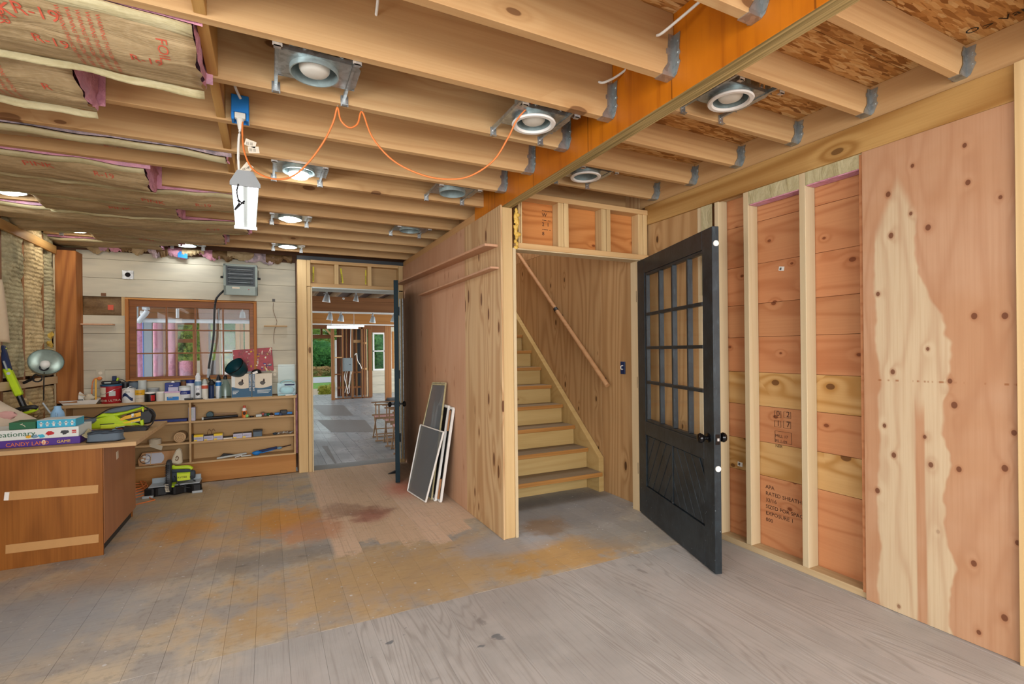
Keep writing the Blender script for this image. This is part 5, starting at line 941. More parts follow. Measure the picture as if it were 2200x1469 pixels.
# ================================================================== POTS AND TOOLS ON THE WORKTOP
def span(l, r, y): a, b = P(l, 830, Y=y), P(r, 830, Y=y); return (a.x + b.x) / 2, (b.x - a.x) / 2
def top(px, py, y): return P(px, py, Y=y).z
def pot(name, label, cat, l, r, ty, y, body, lid=None, band=None, z0=ZC, taper=.0, handle=None, lidh=.012, bz=(.25, .7), rim=True):
    cx, rr = span(l, r, y); h = max(.03, top((l + r) / 2, ty, y) - z0); t = thing(name, label, cat, (cx, y, z0))
    r0, r1 = rr * (1 - taper), rr; hb = h - (lidh if lid else 0)
    MB().lathe((cx, y, z0), [(.0, .0), (r0 * .97, .0), (r0, .003), (r1, hb), (r1 * .96, hb), (r1 * .95, hb - .006), (.0, hb - .006)], 24, cap=(0, 0)).build('body', M[body], t, smooth=40)
    if lid: MB().lathe((cx, y, z0), [(r1 * .6, hb - .004), (r1 * 1.02, hb - .002), (r1 * 1.03, h - .002), (r1 * .98, h), (r1 * .8, h - .003), (.0, h - .003)], 24, cap=(0, 0)).build('lid', M[lid], t, smooth=40)
    if rim and not lid: MB().lathe((cx, y, z0), [(r1, h - .006), (r1 * 1.03, h - .004), (r1 * 1.03, h), (r1 * .97, h)], 24, cap=(0, 0)).build('rim', M['palegrey'], t, smooth=40)
    if band:
        za, zb = bz; ra = r0 + (r1 - r0) * za; rb = r0 + (r1 - r0) * zb
        MB().lathe((cx, y, z0), [(ra + .0008, h * za), (rb + .0008, h * zb)], 24, cap=(0, 0)).build('label_band', M[band], t, smooth=40)
    if handle: MB().tube([(cx - rr * 1.02, y - .005, z0 + h * .82), (cx - rr * .6, y - rr * 1.1, z0 + h * handle), (cx + rr * .6, y - rr * 1.1, z0 + h * (handle + .25)), (cx + rr * 1.02, y - .005, z0 + h * .82)], .0022, 5, 5).build('bail_handle', M['steel'], t)
    return t, cx, rr, h
def printed(t, s_, cx, rr, y, z, size, mat, align='CENTER'):
    return text(s_, (cx, y, z), (1, 0, 0), (0, 0, 1), size, M[mat], t, align=align, warp=lambda v: Vector((v.x, y - math.sqrt(max(1e-6, (rr + .0018) ** 2 - min(abs(v.x - cx), rr * .97) ** 2)), v.z)))
# roller trays with rags and brushes
a, b = P(122, 862, Y=5.95), P(212, 862, Y=5.95); TR = thing('paint_tray', 'white roller tray holding brushes and a crumpled cup at the left worktop end', 'paint tray', ((a.x + b.x) / 2, 6.02, ZC)); tx0, tx1, ty0, ty1 = a.x + .01, b.x, 5.955, 6.125
m = MB(); zt = ZC + .042
o4 = [(tx0, ty0), (tx1, ty0 + .012), (tx1, ty1), (tx0, ty1)]; i4 = [(tx0 + .03, ty0 + .02), (tx1 - .03, ty0 + .025), (tx1 - .03, ty1 - .02), (tx0 + .03, ty1 - .02)]
m.add([(x, y, zt) for x, y in o4] + [(x, y, ZC + .001) for x, y in i4] + [(x * .985 + (tx0 + tx1) / 2 * .015, y, zt) for x, y in o4] + [(x, y, ZC + .005) for x, y in i4], [(0, 1, 5, 4), (1, 2, 6, 5), (2, 3, 7, 6), (3, 0, 4, 7), (4, 5, 6, 7), (9, 8, 12, 13), (10, 9, 13, 14), (11, 10, 14, 15), (8, 11, 15, 12), (15, 14, 13, 12), (0, 8, 9, 1), (1, 9, 10, 2), (2, 10, 11, 3), (3, 11, 8, 0)]); m.build('tray', M['white'], TR)
MB().box(tx0 + .05, tx1 - .09, ty0 + .03, ty1 - .03, ZC + .008, ZC + .034).build('inner_tray', M['grey'], TR, bevel=.004)
cx, _ = span(158, 180, 6.05); MB().lathe((cx, 6.04, ZC + .062), [(.0, -.06), (.042, -.06), (.058, .06), (.054, .06), (.038, -.056)], 18, ry(-.9), cap=(0, 0)).build('plastic_cup', M['offwhite'], TR, smooth=40)
MB().beam((tx0 + .06, 5.98, ZC + .045), (tx0 + .17, 5.985, ZC + .042), .014, .012).build('brush_handle', M['black'], TR, bevel=.003); MB().blob((tx1 - .08, 6.0, ZC + .06), (.045, .035, .035), jit=.7, seed=3).build('rag', M['bagcloth'], TR, smooth=60); MB().beam((tx1 - .18, 6.0, ZC + .10), (tx1 + .02, 6.01, ZC + .05), .009, .006).build('stir_stick', M['tan'], TR)
q = P(204, 848, Y=5.96); tag(MB().beam((q.x, 5.985, ZC + .002), (q.x - .002, 6.0, top(203, 814, 6.0)), .014, .006).build('yellow_ruler', M['gold'], None, bevel=.001), 'yellow upright ruler stick beside the red bucket', 'ruler')
OP = thing('plug_cord', 'orange plug in the outlet above the paint tray', 'plug', tuple(P(214, 812, Y=6.12))); c = P(214, 813, Y=6.125); MB().lathe(c, [(.012, -.02), (.018, -.01), (.018, .012), (.01, .016)], 12, rx(1.57)).build('plug', M['orangecord'], OP); MB().tube([c, c + Vector((-.03, -.03, .0)), c + Vector((-.045, -.05, -.06)), (c.x - .045, 6.06, ZC + .004)], .005, 6, 5).build('lead', M['orangecord'], OP)
t, cx, rr, h = pot('paint_bucket', 'large red paint bucket with white label and blue rim', 'bucket', 216, 262, 825, 6.02, 'paint_red', 'hbblue', None, taper=.06, handle=.5, lidh=.016)
MB().sheet(lambda u, v: (cx + (rr + .0015) * math.sin(-1.15 + .85 * u), 6.02 - (rr + .0015) * math.cos(-1.15 + .85 * u), ZC + h * (.35 + .5 * v)), 8, 2).build('label_patch', M['cream'], t); MB().sheet(lambda u, v: (cx + (rr + .0018) * math.sin(.0 + .6 * u), 6.02 - (rr + .0018) * math.cos(.0 + .6 * u), ZC + h * (.4 + .25 * v)), 6, 2).build('label_patch', M['palegrey'], t); printed(t, 'BEHR ULTRA', cx, rr, 6.02, ZC + .02, .028, 'cream')
ch = thing('battery_charger', 'black battery charger with a lime clip on the red bucket', 'charger', (cx, 6.02, ZC + h)); MB().ob((cx, 6.02, ZC + h + .017), (.14, .07, .032)).build('base', M['black'], ch, bevel=.008); MB().ob((cx + .025, 6.02, ZC + h + .055), (.03, .04, .046)).build('battery_post', M['darkblue'], ch, bevel=.004); MB().ob((cx - .02, 5.984, ZC + h + .015), (.05, .003, .01)).build('badge', M['palegrey'], ch); MB().ob((cx + .052, 6.01, ZC + h + .045), (.014, .03, .03), ry(.3)).build('lime_clip', M['lime'], ch, bevel=.003); MB().tube([(cx + .06, 6.02, ZC + h + .04), (cx + .085, 6.0, ZC + h + .045), (cx + .11, 6.03, ZC + h + .02)], .003, 5, 4).build('lead', M['black'], ch)
pot('dark_jar', 'black jar between the red bucket and the white can', 'jar', 261, 278, 820, 6.08, 'black', 'darkgrey')
t, cx, rr, h = pot('paint_can', 'grey paint can tipped against the window sill', 'paint can', 276, 300, 818, 6.10, 'slate', 'darkgrey', None)
t, cx, rr, h = pot('paint_can', 'tall white paint can under the window corner', 'paint can', 296, 315, 817, 6.09, 'palegrey', 'palegrey', None); printed(t, 'O', cx - .02, rr, 6.09, ZC + .03, .05, 'slatedk')
t, cx, rr, h = pot('paint_can', 'white paint can with blue swirl label in front of the red bucket', 'paint can', 262, 291, 834, 5.985, 'white', None, 'mixwhite', handle=.9, rim=True); MB().sheet(lambda u, v: (cx + (rr + .0016) * math.sin(-.9 + 1.7 * u), 5.985 - (rr + .0016) * math.cos(-.9 + 1.7 * u), ZC + h * (.3 + .22 * v + .18 * math.sin(u * 5))), 12, 2).build('swirl', M['darkblue'], t); printed(t, 'BEHR', cx, rr, 5.985, ZC + h * .72, .018, 'inkgrey')
t, cx, rr, h = pot('tub', 'white tub with a yellow upper band', 'tub', 290, 311, 836, 5.985, 'cream', None, 'gold', bz=(.55, .95)); printed(t, 'ZINSSER', cx, rr, 5.985, ZC + h * .66, .013, 'ink'); printed(t, 'COVER STAIN', cx, rr, 5.985, ZC + h * .3, .008, 'inkgrey')
t, cx, rr, h = pot('tin', 'low black and red tin with a white lid', 'tin', 311, 334, 842, 5.985, 'black', 'white', None); MB().sheet(lambda u, v: (cx + (rr + .001) * math.sin(.25 + .9 * u), 5.985 - (rr + .001) * math.cos(.25 + .9 * u), ZC + h * (.08 + .6 * v)), 8, 2).build('red_label', M['red'], t)
pot('tub', 'small plain white screw-top tub', 'tub', 335, 353, 841, 5.985, 'offwhite', 'white')
t, cx, rr, h = pot('roll_tube', 'grey rag roll lying under the window sill', 'roll', 317, 342, 833, 6.09, 'grey', None, None)
def block(name, label, cat, l, r, ty, y, d, mats, z0=ZC, lid=None, lidh=.012):
    a, b = P(l, 840, Y=y), P(r, 840, Y=y); zt = top((l + r) / 2, ty, y); t = thing(name, label, cat, ((a.x + b.x) / 2, y + d / 2, z0))
    MB().box(a.x, b.x, y, y + d, z0, zt - (lidh if lid else 0)).build('body', M[mats], t, bevel=.003)
    if lid: MB().box(a.x - .003, b.x + .003, y - .003, y + d + .003, zt - lidh, zt).build('lid', M[lid], t, bevel=.003)
    return t, a.x, b.x, zt
t, x0_, x1_, zt = block('detergent_tub', 'tall navy tub with a white cap behind the pink-lidded box', 'tub', 354, 386, 822, 6.03, .08, 'navy'); MB().cyl(((x0_ + x1_) / 2, 6.07, zt), ((x0_ + x1_) / 2, 6.07, zt + .016), .016, .01, 14).build('cap', M['white'], t); MB().box(x0_ + .03, x1_ - .012, 6.0285, 6.0295, zt - .09, zt - .045).build('label', M['lilac'], t); text('DAP', ((x0_ + x1_) / 2 - .01, 6.0275, zt - .035), (1, 0, 0), (0, 0, 1), .018, M['white'], t, align='CENTER')
t, x0_, x1_, zt = block('sponge_box', 'small box with a pale pink lid and blue label', 'box', 353, 387, 841, 5.96, .06, 'aqua' if 0 else 'offwhite', ZC, 'pinklid', .012); MB().box(x0_ + .02, x1_ - .012, 5.9585, 5.9595, ZC + .006, ZC + .04).build('label', M['blue'], t); text('MAGIC', (x0_ + .03, 5.958, ZC + .027), (1, 0, 0), (0, 0, 1), .013, M['yellow'], t)
t, cx, rr, h = pot('tub', 'white spackle tub with a blue lettered band', 'tub', 384, 409, 829, 6.0, 'mixwhite', 'palegrey', 'navy', bz=(.42, .68)); printed(t, 'spackling', cx, rr, 6.0, ZC + h * .5, .014, 'white')
pot('tin', 'dark brown tin behind the spackle tub', 'tin', 388, 402, 816, 6.09, 'brown', 'darkgrey'); pot('paint_can', 'white can with a dark blue lid left of the tall spray can', 'paint can', 400, 419, 816, 6.085, 'mixwhite', 'navy', None, lidh=.03)
def spray(label, l, r, ty, y, body, cap, band=None, word=None):
    cx, rr = span(l, r, y); zt = top((l + r) / 2, ty, y); h = zt - ZC; t = thing('spray_can', label, 'spray can', (cx, y, ZC), 'spray cans on the worktop')
    MB().lathe((cx, y, ZC), [(.0, 0), (rr * .95, 0), (rr, .004), (rr, h * .68), (rr * .8, h * .74), (rr * .55, h * .76)], 20, cap=(0, 1)).build('body', M[body], t, smooth=40); MB().lathe((cx, y, ZC), [(rr * .75, h * .75), (rr * .72, h * .88), (rr * .4, h * .95), (rr * .38, h)], 16, cap=(0, 1)).build('cap', M[cap], t, smooth=40)
    if band: MB().lathe((cx, y, ZC), [(rr + .0006, h * .52), (rr + .0006, h * .68)], 20, cap=(0, 0)).build('band', M[band], t, smooth=40)
    if word: printed(t, word, cx, rr, y, ZC + h * .36, .024, 'navy')
    return t, cx, rr, h
t, cx, rr, h = spray('tall white and blue spray can marked 2X', 418, 433, 801, 6.02, 'mixwhite', 'mixwhite', 'ltblue', '2X'); MB().blob((cx, 6.02 - rr, ZC + h * .2), (rr * .6, .002, .016), seed=2).build('black_mark', M['black'], t)
spray('short white spray can with a grey cap in front of the window', 433, 447, 814, 6.0, 'offwhite', 'palegrey', 'printred', None); spray('dark blue spray can behind the heater plug', 448, 460, 815, 6.05, 'darkblue', 'white', None); spray('blue spray can with a black cap right of the heater plug', 463, 476, 805, 6.06, 'mixwhite', 'black', 'blue')
cx, rr = span(471, 497, 5.99); zt = top(484, 814, 5.99); h = zt - ZC; t = thing('clear_cloche', 'clear plastic dome bottle with a black neck', 'bottle', (cx, 5.99, ZC)); MB().lathe((cx, 5.99, ZC), [(rr, 0), (rr * .98, h * .35), (rr * .85, h * .65), (rr * .5, h * .9), (rr * .3, h * .97), (rr * .3, h), (rr * .26, h), (rr * .46, h * .88), (rr * .81, h * .64), (rr * .95, h * .35), (rr * .96, 0)], 24, cap=(0, 0)).build('dome', M['clear'], t, smooth=60); MB().lathe((cx, 5.99, ZC), [(rr * .34, h * .98), (rr * .34, h * 1.12), (rr * .2, h * 1.2)], 14, cap=(1, 1)).build('neck', M['black'], t)
def lampbox(l, r, ty, label, flip):
    y = 5.965; a, b = P(l, 840, Y=y).x, P(r, 840, Y=y).x; zt = top((l + r) / 2, ty, y); h = zt - ZC; t = thing('lamp_carton', label, 'box', ((a + b) / 2, y + .07, ZC), 'lamp cartons on the worktop')
    MB().box(a + .001, b - .001, y, y + .135, ZC, zt).build('carton', M['cream'], t, bevel=.001)
    e = lambda u: ZC + h * (.42 - .07 * math.sin(math.pi * (u if not flip else 1 - u)) + (.05 * u if flip else .05 * (1 - u)))
    MB().sheet(lambda u, v: (a + .002 + (b - a - .004) * u, y - .0008, ZC + .003 + (e(u) - ZC - .003) * v), 12, 1).build('blue_field', M['hbblue'], t)
    sx0 = b - .028 if not flip else a + .003; MB().box(sx0, sx0 + .025, y - .0014, y - .0006, ZC + .004, zt - .004).build('side_strip', M['hbblue'], t)
    text('HAMPTON BAY', (sx0 + .004, y - .0022, zt - .012), (0, 0, -1), (1, 0, 0), .0255, M['white'], t, sx=.98)
    c = (a + b) / 2 + (-.005 if not flip else .005); MB().blob((c, y - .001, ZC + h * .6), (.025, .0012, .022), jit=.2).build('printed_lamp', M['inkgrey'], t); MB().blob((c + .012, y - .001, ZC + h * .7), (.008, .0014, .02), jit=.2).build('printed_bracket', M['ink'], t)
    for i in range(3): MB().box((a + .012 if not flip else a + .05), (a + .07 if not flip else b - .012) - i * .012, y - .0018, y - .0012, ZC + h * (.27 - .055 * i), ZC + h * (.295 - .055 * i)).build('printed_line', M['boxwhite'], t)
    if not flip: MB().box(a + .004, a + .034, y - .0012, y - .0004, ZC + h * .45, zt - .01).build('printed_panel', M['boxwhite'], t)
    return t, zt
_, zlb = lampbox(497, 541, 803, 'left lamp carton with a blue lower half and white lettering', False); _, zlb2 = lampbox(541.5, 585, 802, 'right lamp carton with a blue lower half and white lettering', True)
# glossy black bowl, painting, black shade on the cartons
c = P(508, 779, Y=6.0); t = thing('black_bowl', 'glossy dark bowl tilted on the left lamp carton', 'bowl', (c.x, 6.02, zlb)); rb = (P(530, 779, Y=6.02).x - P(487, 779, Y=6.02).x) / 2 * 1.08; Rb = basis(Vector((-.55, -.55, .62))); oo = Vector((c.x, 5.99, zlb + rb * .64))
MB().lathe(oo, [(rb, .035), (rb * .97, -.02), (rb * .8, -.075), (rb * .5, -.105), (.0, -.115), (.0, -.111), (rb * .48, -.1), (rb * .77, -.07), (rb * .94, -.018), (rb * .97, .035), (rb, .035)], 32, Rb, cap=(0, 0)).build('bowl', M['teal'], t, smooth=50); MB().lathe(oo, [(rb * .96, .034), (rb * 1.01, .034), (rb * 1.01, .040), (rb * .96, .040), (rb * .96, .034)], 32, Rb, cap=(0, 0)).build('rim', M['blackgloss'], t)
a, b = P(501, 752, Y=6.10), P(586, 746, Y=6.10); zb_ = zlb2 - .0; t = thing('abstract_painting', 'small red painted canvas propped behind the bowl', 'painting', ((a.x + b.x) / 2, 6.115, zb_)); zt = top(545, 750, 6.10)
Rp = ry(-.07); cc = Vector(((a.x + b.x) / 2, 6.135, (zb_ + zt) / 2 + .005)); wd = b.x - a.x; ht = zt - zb_
def mk_paint():
    m = NT('red_abstract_paint'); o = m.obj(False); n1 = m.noise(o, 14, 4, .6, 1.2); n2 = m.noise(m.scl(o, (30, 1, 9), (0, .5, 0)), 1, 3, .6); sp = m.n('SeparateXYZ', i0=o).outputs[2]
    c_ = m.mix(m.rng(n1, .45, .6), lin('9c1f2c'), lin('7d1420')); c_ = m.mix(m.rng(n1, .62, .66), c_, lin('c9b04a')); c_ = m.mix(m.rng(n2, .63, .67), c_, lin('d8c9b0')); c_ = m.mix(m.math('MULTIPLY', m.rng(sp, .03, .0), .9), c_, lin('9fc4c0')); return m.fin(c_, .4, bump=n1, bs=.5)
MB().ob(cc, (wd, .018, ht), Rp).build('canvas', mk_paint(), t, bevel=.002)
for i in range(26): q = cc + Rp @ Vector((rs.uniform(-.45, .45) * wd, -.0105, rs.uniform(-.4, .42) * ht)); MB().blob(q, (rs.uniform(.004, .016), .002, rs.uniform(.003, .012)), 8, 5, .8, i).build('paint_dab', M[('cream', 'gold', 'navy', 'white', 'slate', 'sky')[i % 6]], t)
c = P(551, 797, Y=6.0); t = thing('small_dome', 'small black dome shade with a paper tag on the right carton', 'dome', (c.x, 6.0, zlb2)); MB().lathe((c.x, 6.0, zlb2), [(.05, .0), (.049, .012), (.042, .03), (.026, .043), (.0, .048), (.0, .044), (.024, .04), (.039, .027), (.046, .011), (.047, 0)], 24, cap=(0, 0)).build('shade', M['black'], t, smooth=60); MB().ob((c.x - .012, 5.945, zlb2 + .012), (.05, .002, .022), ry(-.35)).build('tag', M['white'], t)
a, b = P(596, 842, Y=6.0).x, P(640, 842, Y=6.0).x; t = thing('clear_tub', 'clear lidded tub with a pale blue pouch and dark handle at the worktop end', 'storage tub', ((a + b) / 2, 6.05, ZC)); b = .268; zt = top(610, 783, 6.0); zm = top(610, 823, 6.0)
m = MB(); m.box(a, a + .003, 5.985, 6.12, ZC, zm); m.box(b - .003, b, 5.985, 6.12, ZC, zm); m.box(a, b, 5.985, 5.988, ZC, zm); m.box(a, b, 6.117, 6.12, ZC, zm); m.build('tub', M['clear'], t); MB().box(a + .005, b - .005, 5.99, 6.115, ZC, ZC + .012).build('tub_base', M['aqua'], t, bevel=.002); m = MB(); m.box(a + .01, b, 6.122, 6.125, ZC + .01, zt); m.build('upright_lid', M['clear'], t)
MB().blob(((a + b) / 2 + .005, 6.05, ZC + .055), ((b - a) * .42, .05, .045), seed=8).build('pouch', M['aqua'], t, smooth=60); MB().box((a + b) / 2 - .02, b - .012, 5.978, 5.986, zm - .025, zm - .01).build('handle', M['darkblue'], t, bevel=.003); MB().tube([(a + .03, 6.03, zm - .01), (a + .06, 6.02, zm + .02), (b - .05, 6.02, zm + .025), (b - .01, 6.03, zm)], .006, 8, 5).build('lid_rim', M['aqua'], t, smooth=60)
tag(MB().box(P(613, 847, Y=5.96).x, P(629, 847, Y=5.96).x, 5.945, 5.97, ZC, ZC + .012).build('white_bar', M['white'], None, bevel=.002), 'tiny white bar at the front of the worktop below the clear tub', 'bar')
a, b = P(396, 852, Y=5.96), P(436, 849, Y=5.96); t = thing('hand_tool', 'black scraper lying at the front edge of the worktop', 'hand tool', ((a.x + b.x) / 2, 5.955, ZC)); MB().beam((a.x, 5.953, ZC + .011), (a.x + .075, 5.955, ZC + .011), .018, .02).build('grip', M['black'], t, bevel=.004); MB().beam((a.x + .075, 5.955, ZC + .009), (b.x, 5.965, ZC + .01), .014, .01).build('shank', M['darkgrey'], t, bevel=.002)
tag(MB().box(P(440, 848, Y=5.95).x, P(470, 848, Y=5.95).x, 5.943, 5.965, ZC, ZC + .003).build('paper_scrap', M['white'], None), 'white paper scrap on the worktop edge below the spray cans', 'paper')
# ================================================================== ON THE SHELVES
S1, S2, S3 = .6335, .4225, .2175
def sx(px, py=900): return P(px, py, Y=5.99).x
t, x0_, x1_, zt = block('white_carton', 'tall white carton with grey print beside the divider', 'box', 404, 419, 875, 5.975, .06, 'lilac', S1); MB().box(x0_ + .006, x1_ - .012, 5.973, 5.9745, S1 + .03, zt - .015).build('print_panel', M['fiskgrey'], t)
for i in range(4): MB().box(x0_ + .01, x1_ - .03, 5.9718, 5.9728, S1 + .02 + i * .012, S1 + .024 + i * .012).build('printed_line', M['white'], t)
tag(MB().blob((sx(411), 6.03, zt + .0115), (.03, .02, .011), seed=5).build('brown_scrap', M['brown'], None, smooth=60), 'brown scrap lying on the tall white carton', 'scrap')
t = thing('mallet', 'rubber mallet with a dark green head and wooden handle', 'mallet', (sx(470), 6.06, S1)); MB().cyl((sx(450), 6.03, S1 + .045), (sx(450), 6.10, S1 + .045), .034, n=18).build('head', M['teal'], t, bevel=.004); MB().cyl((sx(450), 6.065, S1 + .05), (sx(508), 6.065, S1 + .038), .011, n=10).build('handle', M['chairwood'], t)
t = thing('black_tube', 'long black tube with a grey end in front of the mallet', 'tube', (sx(473), 5.985, S1)); MB().cyl((sx(437), 5.975, S1 + .016), (sx(511), 6.02, S1 + .02), .016, .013, n=14).build('tube', M['black'], t); MB().cyl((sx(434), 5.973, S1 + .016), (sx(437.5), 5.975, S1 + .016), .0165, n=14).build('end_cap', M['palegrey'], t)
cx, rr = span(519, 530, 6.0); t = thing('glue_bottle', 'orange and white glue bottle with a red cap', 'bottle', (cx, 6.0, S1)); h = top(524, 871, 6.0) - S1; MB().lathe((cx, 6.0, S1), [(.0, 0), (rr, 0), (rr, h * .62), (rr * .65, h * .8)], 18, cap=(0, 1)).build('body', M['orange'], t, smooth=40); MB().lathe((cx, 6.0, S1), [(rr * 1.01, h * .58), (rr * 1.0, h * .63), (rr * .66, h * .81)], 18, cap=(0, 1)).build('shoulder', M['white'], t, smooth=40); MB().cyl((cx, 6.0, S1 + h * .81), (cx, 6.0, S1 + h), rr * .6, rr * .5, 12).build('cap', M['printred'], t); MB().blob((cx, 6.0 - rr, S1 + h * .38), (rr * .6, .002, .02), seed=4).build('label_mark', M['ink'], t)
tag(MB().blob((sx(531), 5.985, S1 + .017), (.017, .017, .017), 14, 10, 0).build('green_ball', M['limeball'], None, smooth=80), 'small bright green ball beside the glue bottle', 'ball')
tag(MB().lathe((sx(541), 5.985, S1), [(.018, 0), (.02, .006), (.016, .014)], 14).build('black_puck', M['black'], None, bevel=.002), 'flat black puck right of the green ball', 'puck')
t, *_ = block('tape_box', 'small grey and white box on the upper right shelf', 'box', 549, 562, 890, 5.98, .04, 'palegrey', S1); t = thing('tape_measure', 'round maroon tape reel between the small boxes', 'tape reel', (sx(565), 6.03, S1)); MB().cyl((sx(565), 6.02, S1 + .023), (sx(565), 6.045, S1 + .023), .023, n=18).build('reel', M['brown'], t); MB().cyl((sx(565), 6.017, S1 + .023), (sx(565), 6.0195, S1 + .023), .01, n=12).build('hub', M['red'], t)
for i, (px, mt, lb) in enumerate(((571, 'slate', 'small slate clip on the upper right shelf'), (577, 'green', 'small green spool on the upper right shelf'), (583, 'ink', 'small dark clip next to the blue clamp'))): tag(MB().blob((sx(px), 6.02, S1 + .016), (.02, .018, .016), jit=.5, seed=i).build('clip', M[mt], None, smooth=40), lb, 'clip')
t, x0_, x1_, zt = block('match_box', 'tiny white and red box at the shelf edge', 'box', 577, 588, 892, 5.957, .025, 'cream', S1); MB().box(x0_ + .015, x1_ - .01, 5.9555, 5.9565, S1 + .003, zt - .003).build('label', M['red'], t)
t = thing('bar_clamp', 'blue and black clamp at the right end of the top shelf', 'clamp', (sx(610), 6.0, S1)); MB().box(sx(590), sx(628), 5.99, 6.015, S1 + .008, S1 + .032).build('bar', M['blue'], t, bevel=.003); MB().box(sx(602), sx(617), 5.98, 6.025, S1 + .012, S1 + .058).build('jaw', M['black'], t, bevel=.005); MB().box(sx(600), sx(606), 5.975, 6.03, S1, S1 + .03).build('foot', M['darkblue'], t, bevel=.003)
tag(MB().box(P(330, 905, Y=6.0).x, P(402, 905, Y=6.0).x, 5.99, 6.07, S1, S1 + .025).build('level_case', M['navy'], None, bevel=.002), 'long flat navy case on the shelf left of the divider', 'case')
# middle shelf
c = sx(387, 940); t = thing('paper_roll', 'rolled brown paper standing end-on left of the divider', 'roll', (c, 6.03, S2)); rr = .052; MB().cyl((c, 5.972, S2 + rr), (c, 6.12, S2 + rr), rr, n=28).build('roll', M['tan'], t, smooth=40)
MB().tube([(c + (.006 + .0011 * i) * math.cos(i * .5) , 5.9705, S2 + rr + (.006 + .0011 * i) * math.sin(i * .5)) for i in range(38)], .0012, 4).build('paper_edge', M['brown'], t)
c = sx(333, 955); t = thing('tape_roll', 'white fabric tape roll with a loose end hanging over the shelf', 'tape roll', (c, 6.0, S2)); MB().lathe((c, 6.0, S2), [(.036, .0), (.052, .0), (.052, .05), (.036, .05), (.036, .0)], 28, cap=(0, 0)).build('roll', M['bagcloth'], t, smooth=40); MB().sheet(lambda u, v: (c - .03 + .1 * u - .02 * v, 5.952 - .006 * math.sin(u * 3), S2 + .02 - (.03 + .12 * u * (1 - v * .8)) * (v * .9 + .1) - .02 * u), 8, 8).build('loose_end', M['bagcloth'], t, smooth=60)
yb = [(416, 437, 935, 'yellow', 'yellow-topped screw box nearest the divider'), (438, 458.5, 939, 'fiskgrey', 'grey screw box second from the divider'), (459, 478.5, 930, 'yellow', 'yellow-topped screw box third from the divider'), (501, 520.5, 932, 'fiskgrey', 'grey screw box left of its twin on the middle shelf'), (521, 540.5, 930, 'fiskgrey', 'grey screw box beside the black-lidded container')]
for l, r, ty, mt, lb in yb:
    a, b = P(l, 940, Y=5.965).x, P(r, 940, Y=5.965).x; h = .062 if mt == 'yellow' else .048; t = thing('screw_box', lb, 'box', ((a + b) / 2, 6.0, S2), 'screw boxes on the middle shelf'); MB().box(a, b, 5.965, 6.05, S2, S2 + h).build('carton', M['lilac'], t, bevel=.001); MB().box(a + .001, b - .001, 5.964, 6.051, S2 + h - .02 + .0, S2 + h + .001).build('flap', M[mt], t, bevel=.001) if mt == 'yellow' else MB().box(a + .001, b - .001, 5.964, 6.051, S2 + h, S2 + h + .003).build('flap', M['darkgrey'], t)
    MB().box(a + .001, a + .03, 5.9638, 5.9645, S2 + .002, S2 + .014).build('corner_print', M['yellow'], t); text('SIMPSON 3', (a + .006, 5.9635, S2 + .02), (1, 0, 0), (0, 0, 1), .014, M['darkblue'], t)
tag(MB().box(sx(406, 940), sx(415, 940), 5.985, 6.06, S2, S2 + .07).build('black_case', M['black'], None, bevel=.003), 'black upright case between the divider and the yellow boxes', 'case')
t = thing('flat_box', 'flat black and white box lying between the screw boxes', 'box', (sx(490, 940), 6.0, S2)); MB().box(sx(480, 940), sx(500, 940), 5.965, 6.05, S2, S2 + .014).build('tray', M['cream'], t); MB().box(sx(480, 940) - .001, sx(500, 940) + .001, 5.97, 6.052, S2 + .0142, S2 + .021).build('lid', M['black'], t)
for i, px in enumerate((443, 452)): t = thing('wire_hook', ('thin bent wire hook rising left behind the grey screw box', 'thin bent wire hook rising right behind the grey screw box')[i], 'hook', (sx(px, 940), 6.08, S2)); MB().tube([(sx(px, 940), 6.08, S2), (sx(px, 940) + .004, 6.08, S2 + .07), (sx(px, 940) + .02, 6.08, S2 + .1), (sx(px, 940) + .035, 6.08, S2 + .075)], .002, 5, 4).build('wire', M['brown'], t)
a, b = sx(543, 930), sx(564, 930); t = thing('clear_case', 'clear container with a black lid on the middle shelf', 'container', ((a + b) / 2, 6.0, S2)); MB().box(a + .004, b - .004, 5.972, 6.05, S2, S2 + .055).build('tub', M['slate'], t, bevel=.004); MB().box(a, b, 5.968, 6.054, S2 + .0552, S2 + .071).build('lid', M['black'], t, bevel=.003)
scr = MB()
for i in range(90): q = Vector((rs.uniform(sx(594, 930), sx(627, 930)), rs.uniform(5.975, 6.06), S2 + .004 + rs.uniform(0, .018))); an = rs.uniform(0, 3.1); scr.cyl(q, q + Vector((.022 * math.cos(an), .022 * math.sin(an), rs.uniform(-.002, .006))), .0028, n=5)
tag(scr.build('loose_screws', M['steel'], None), 'heap of loose screws at the right end of the middle shelf', 'screws', kind='stuff')
tag(MB().blob((sx(591, 930), 6.0, S2 + .014), (.022, .02, .014), jit=.6).build('bolt_cluster', M['slatedk'], None), 'dark bolt cluster left of the loose screws', 'bolts')
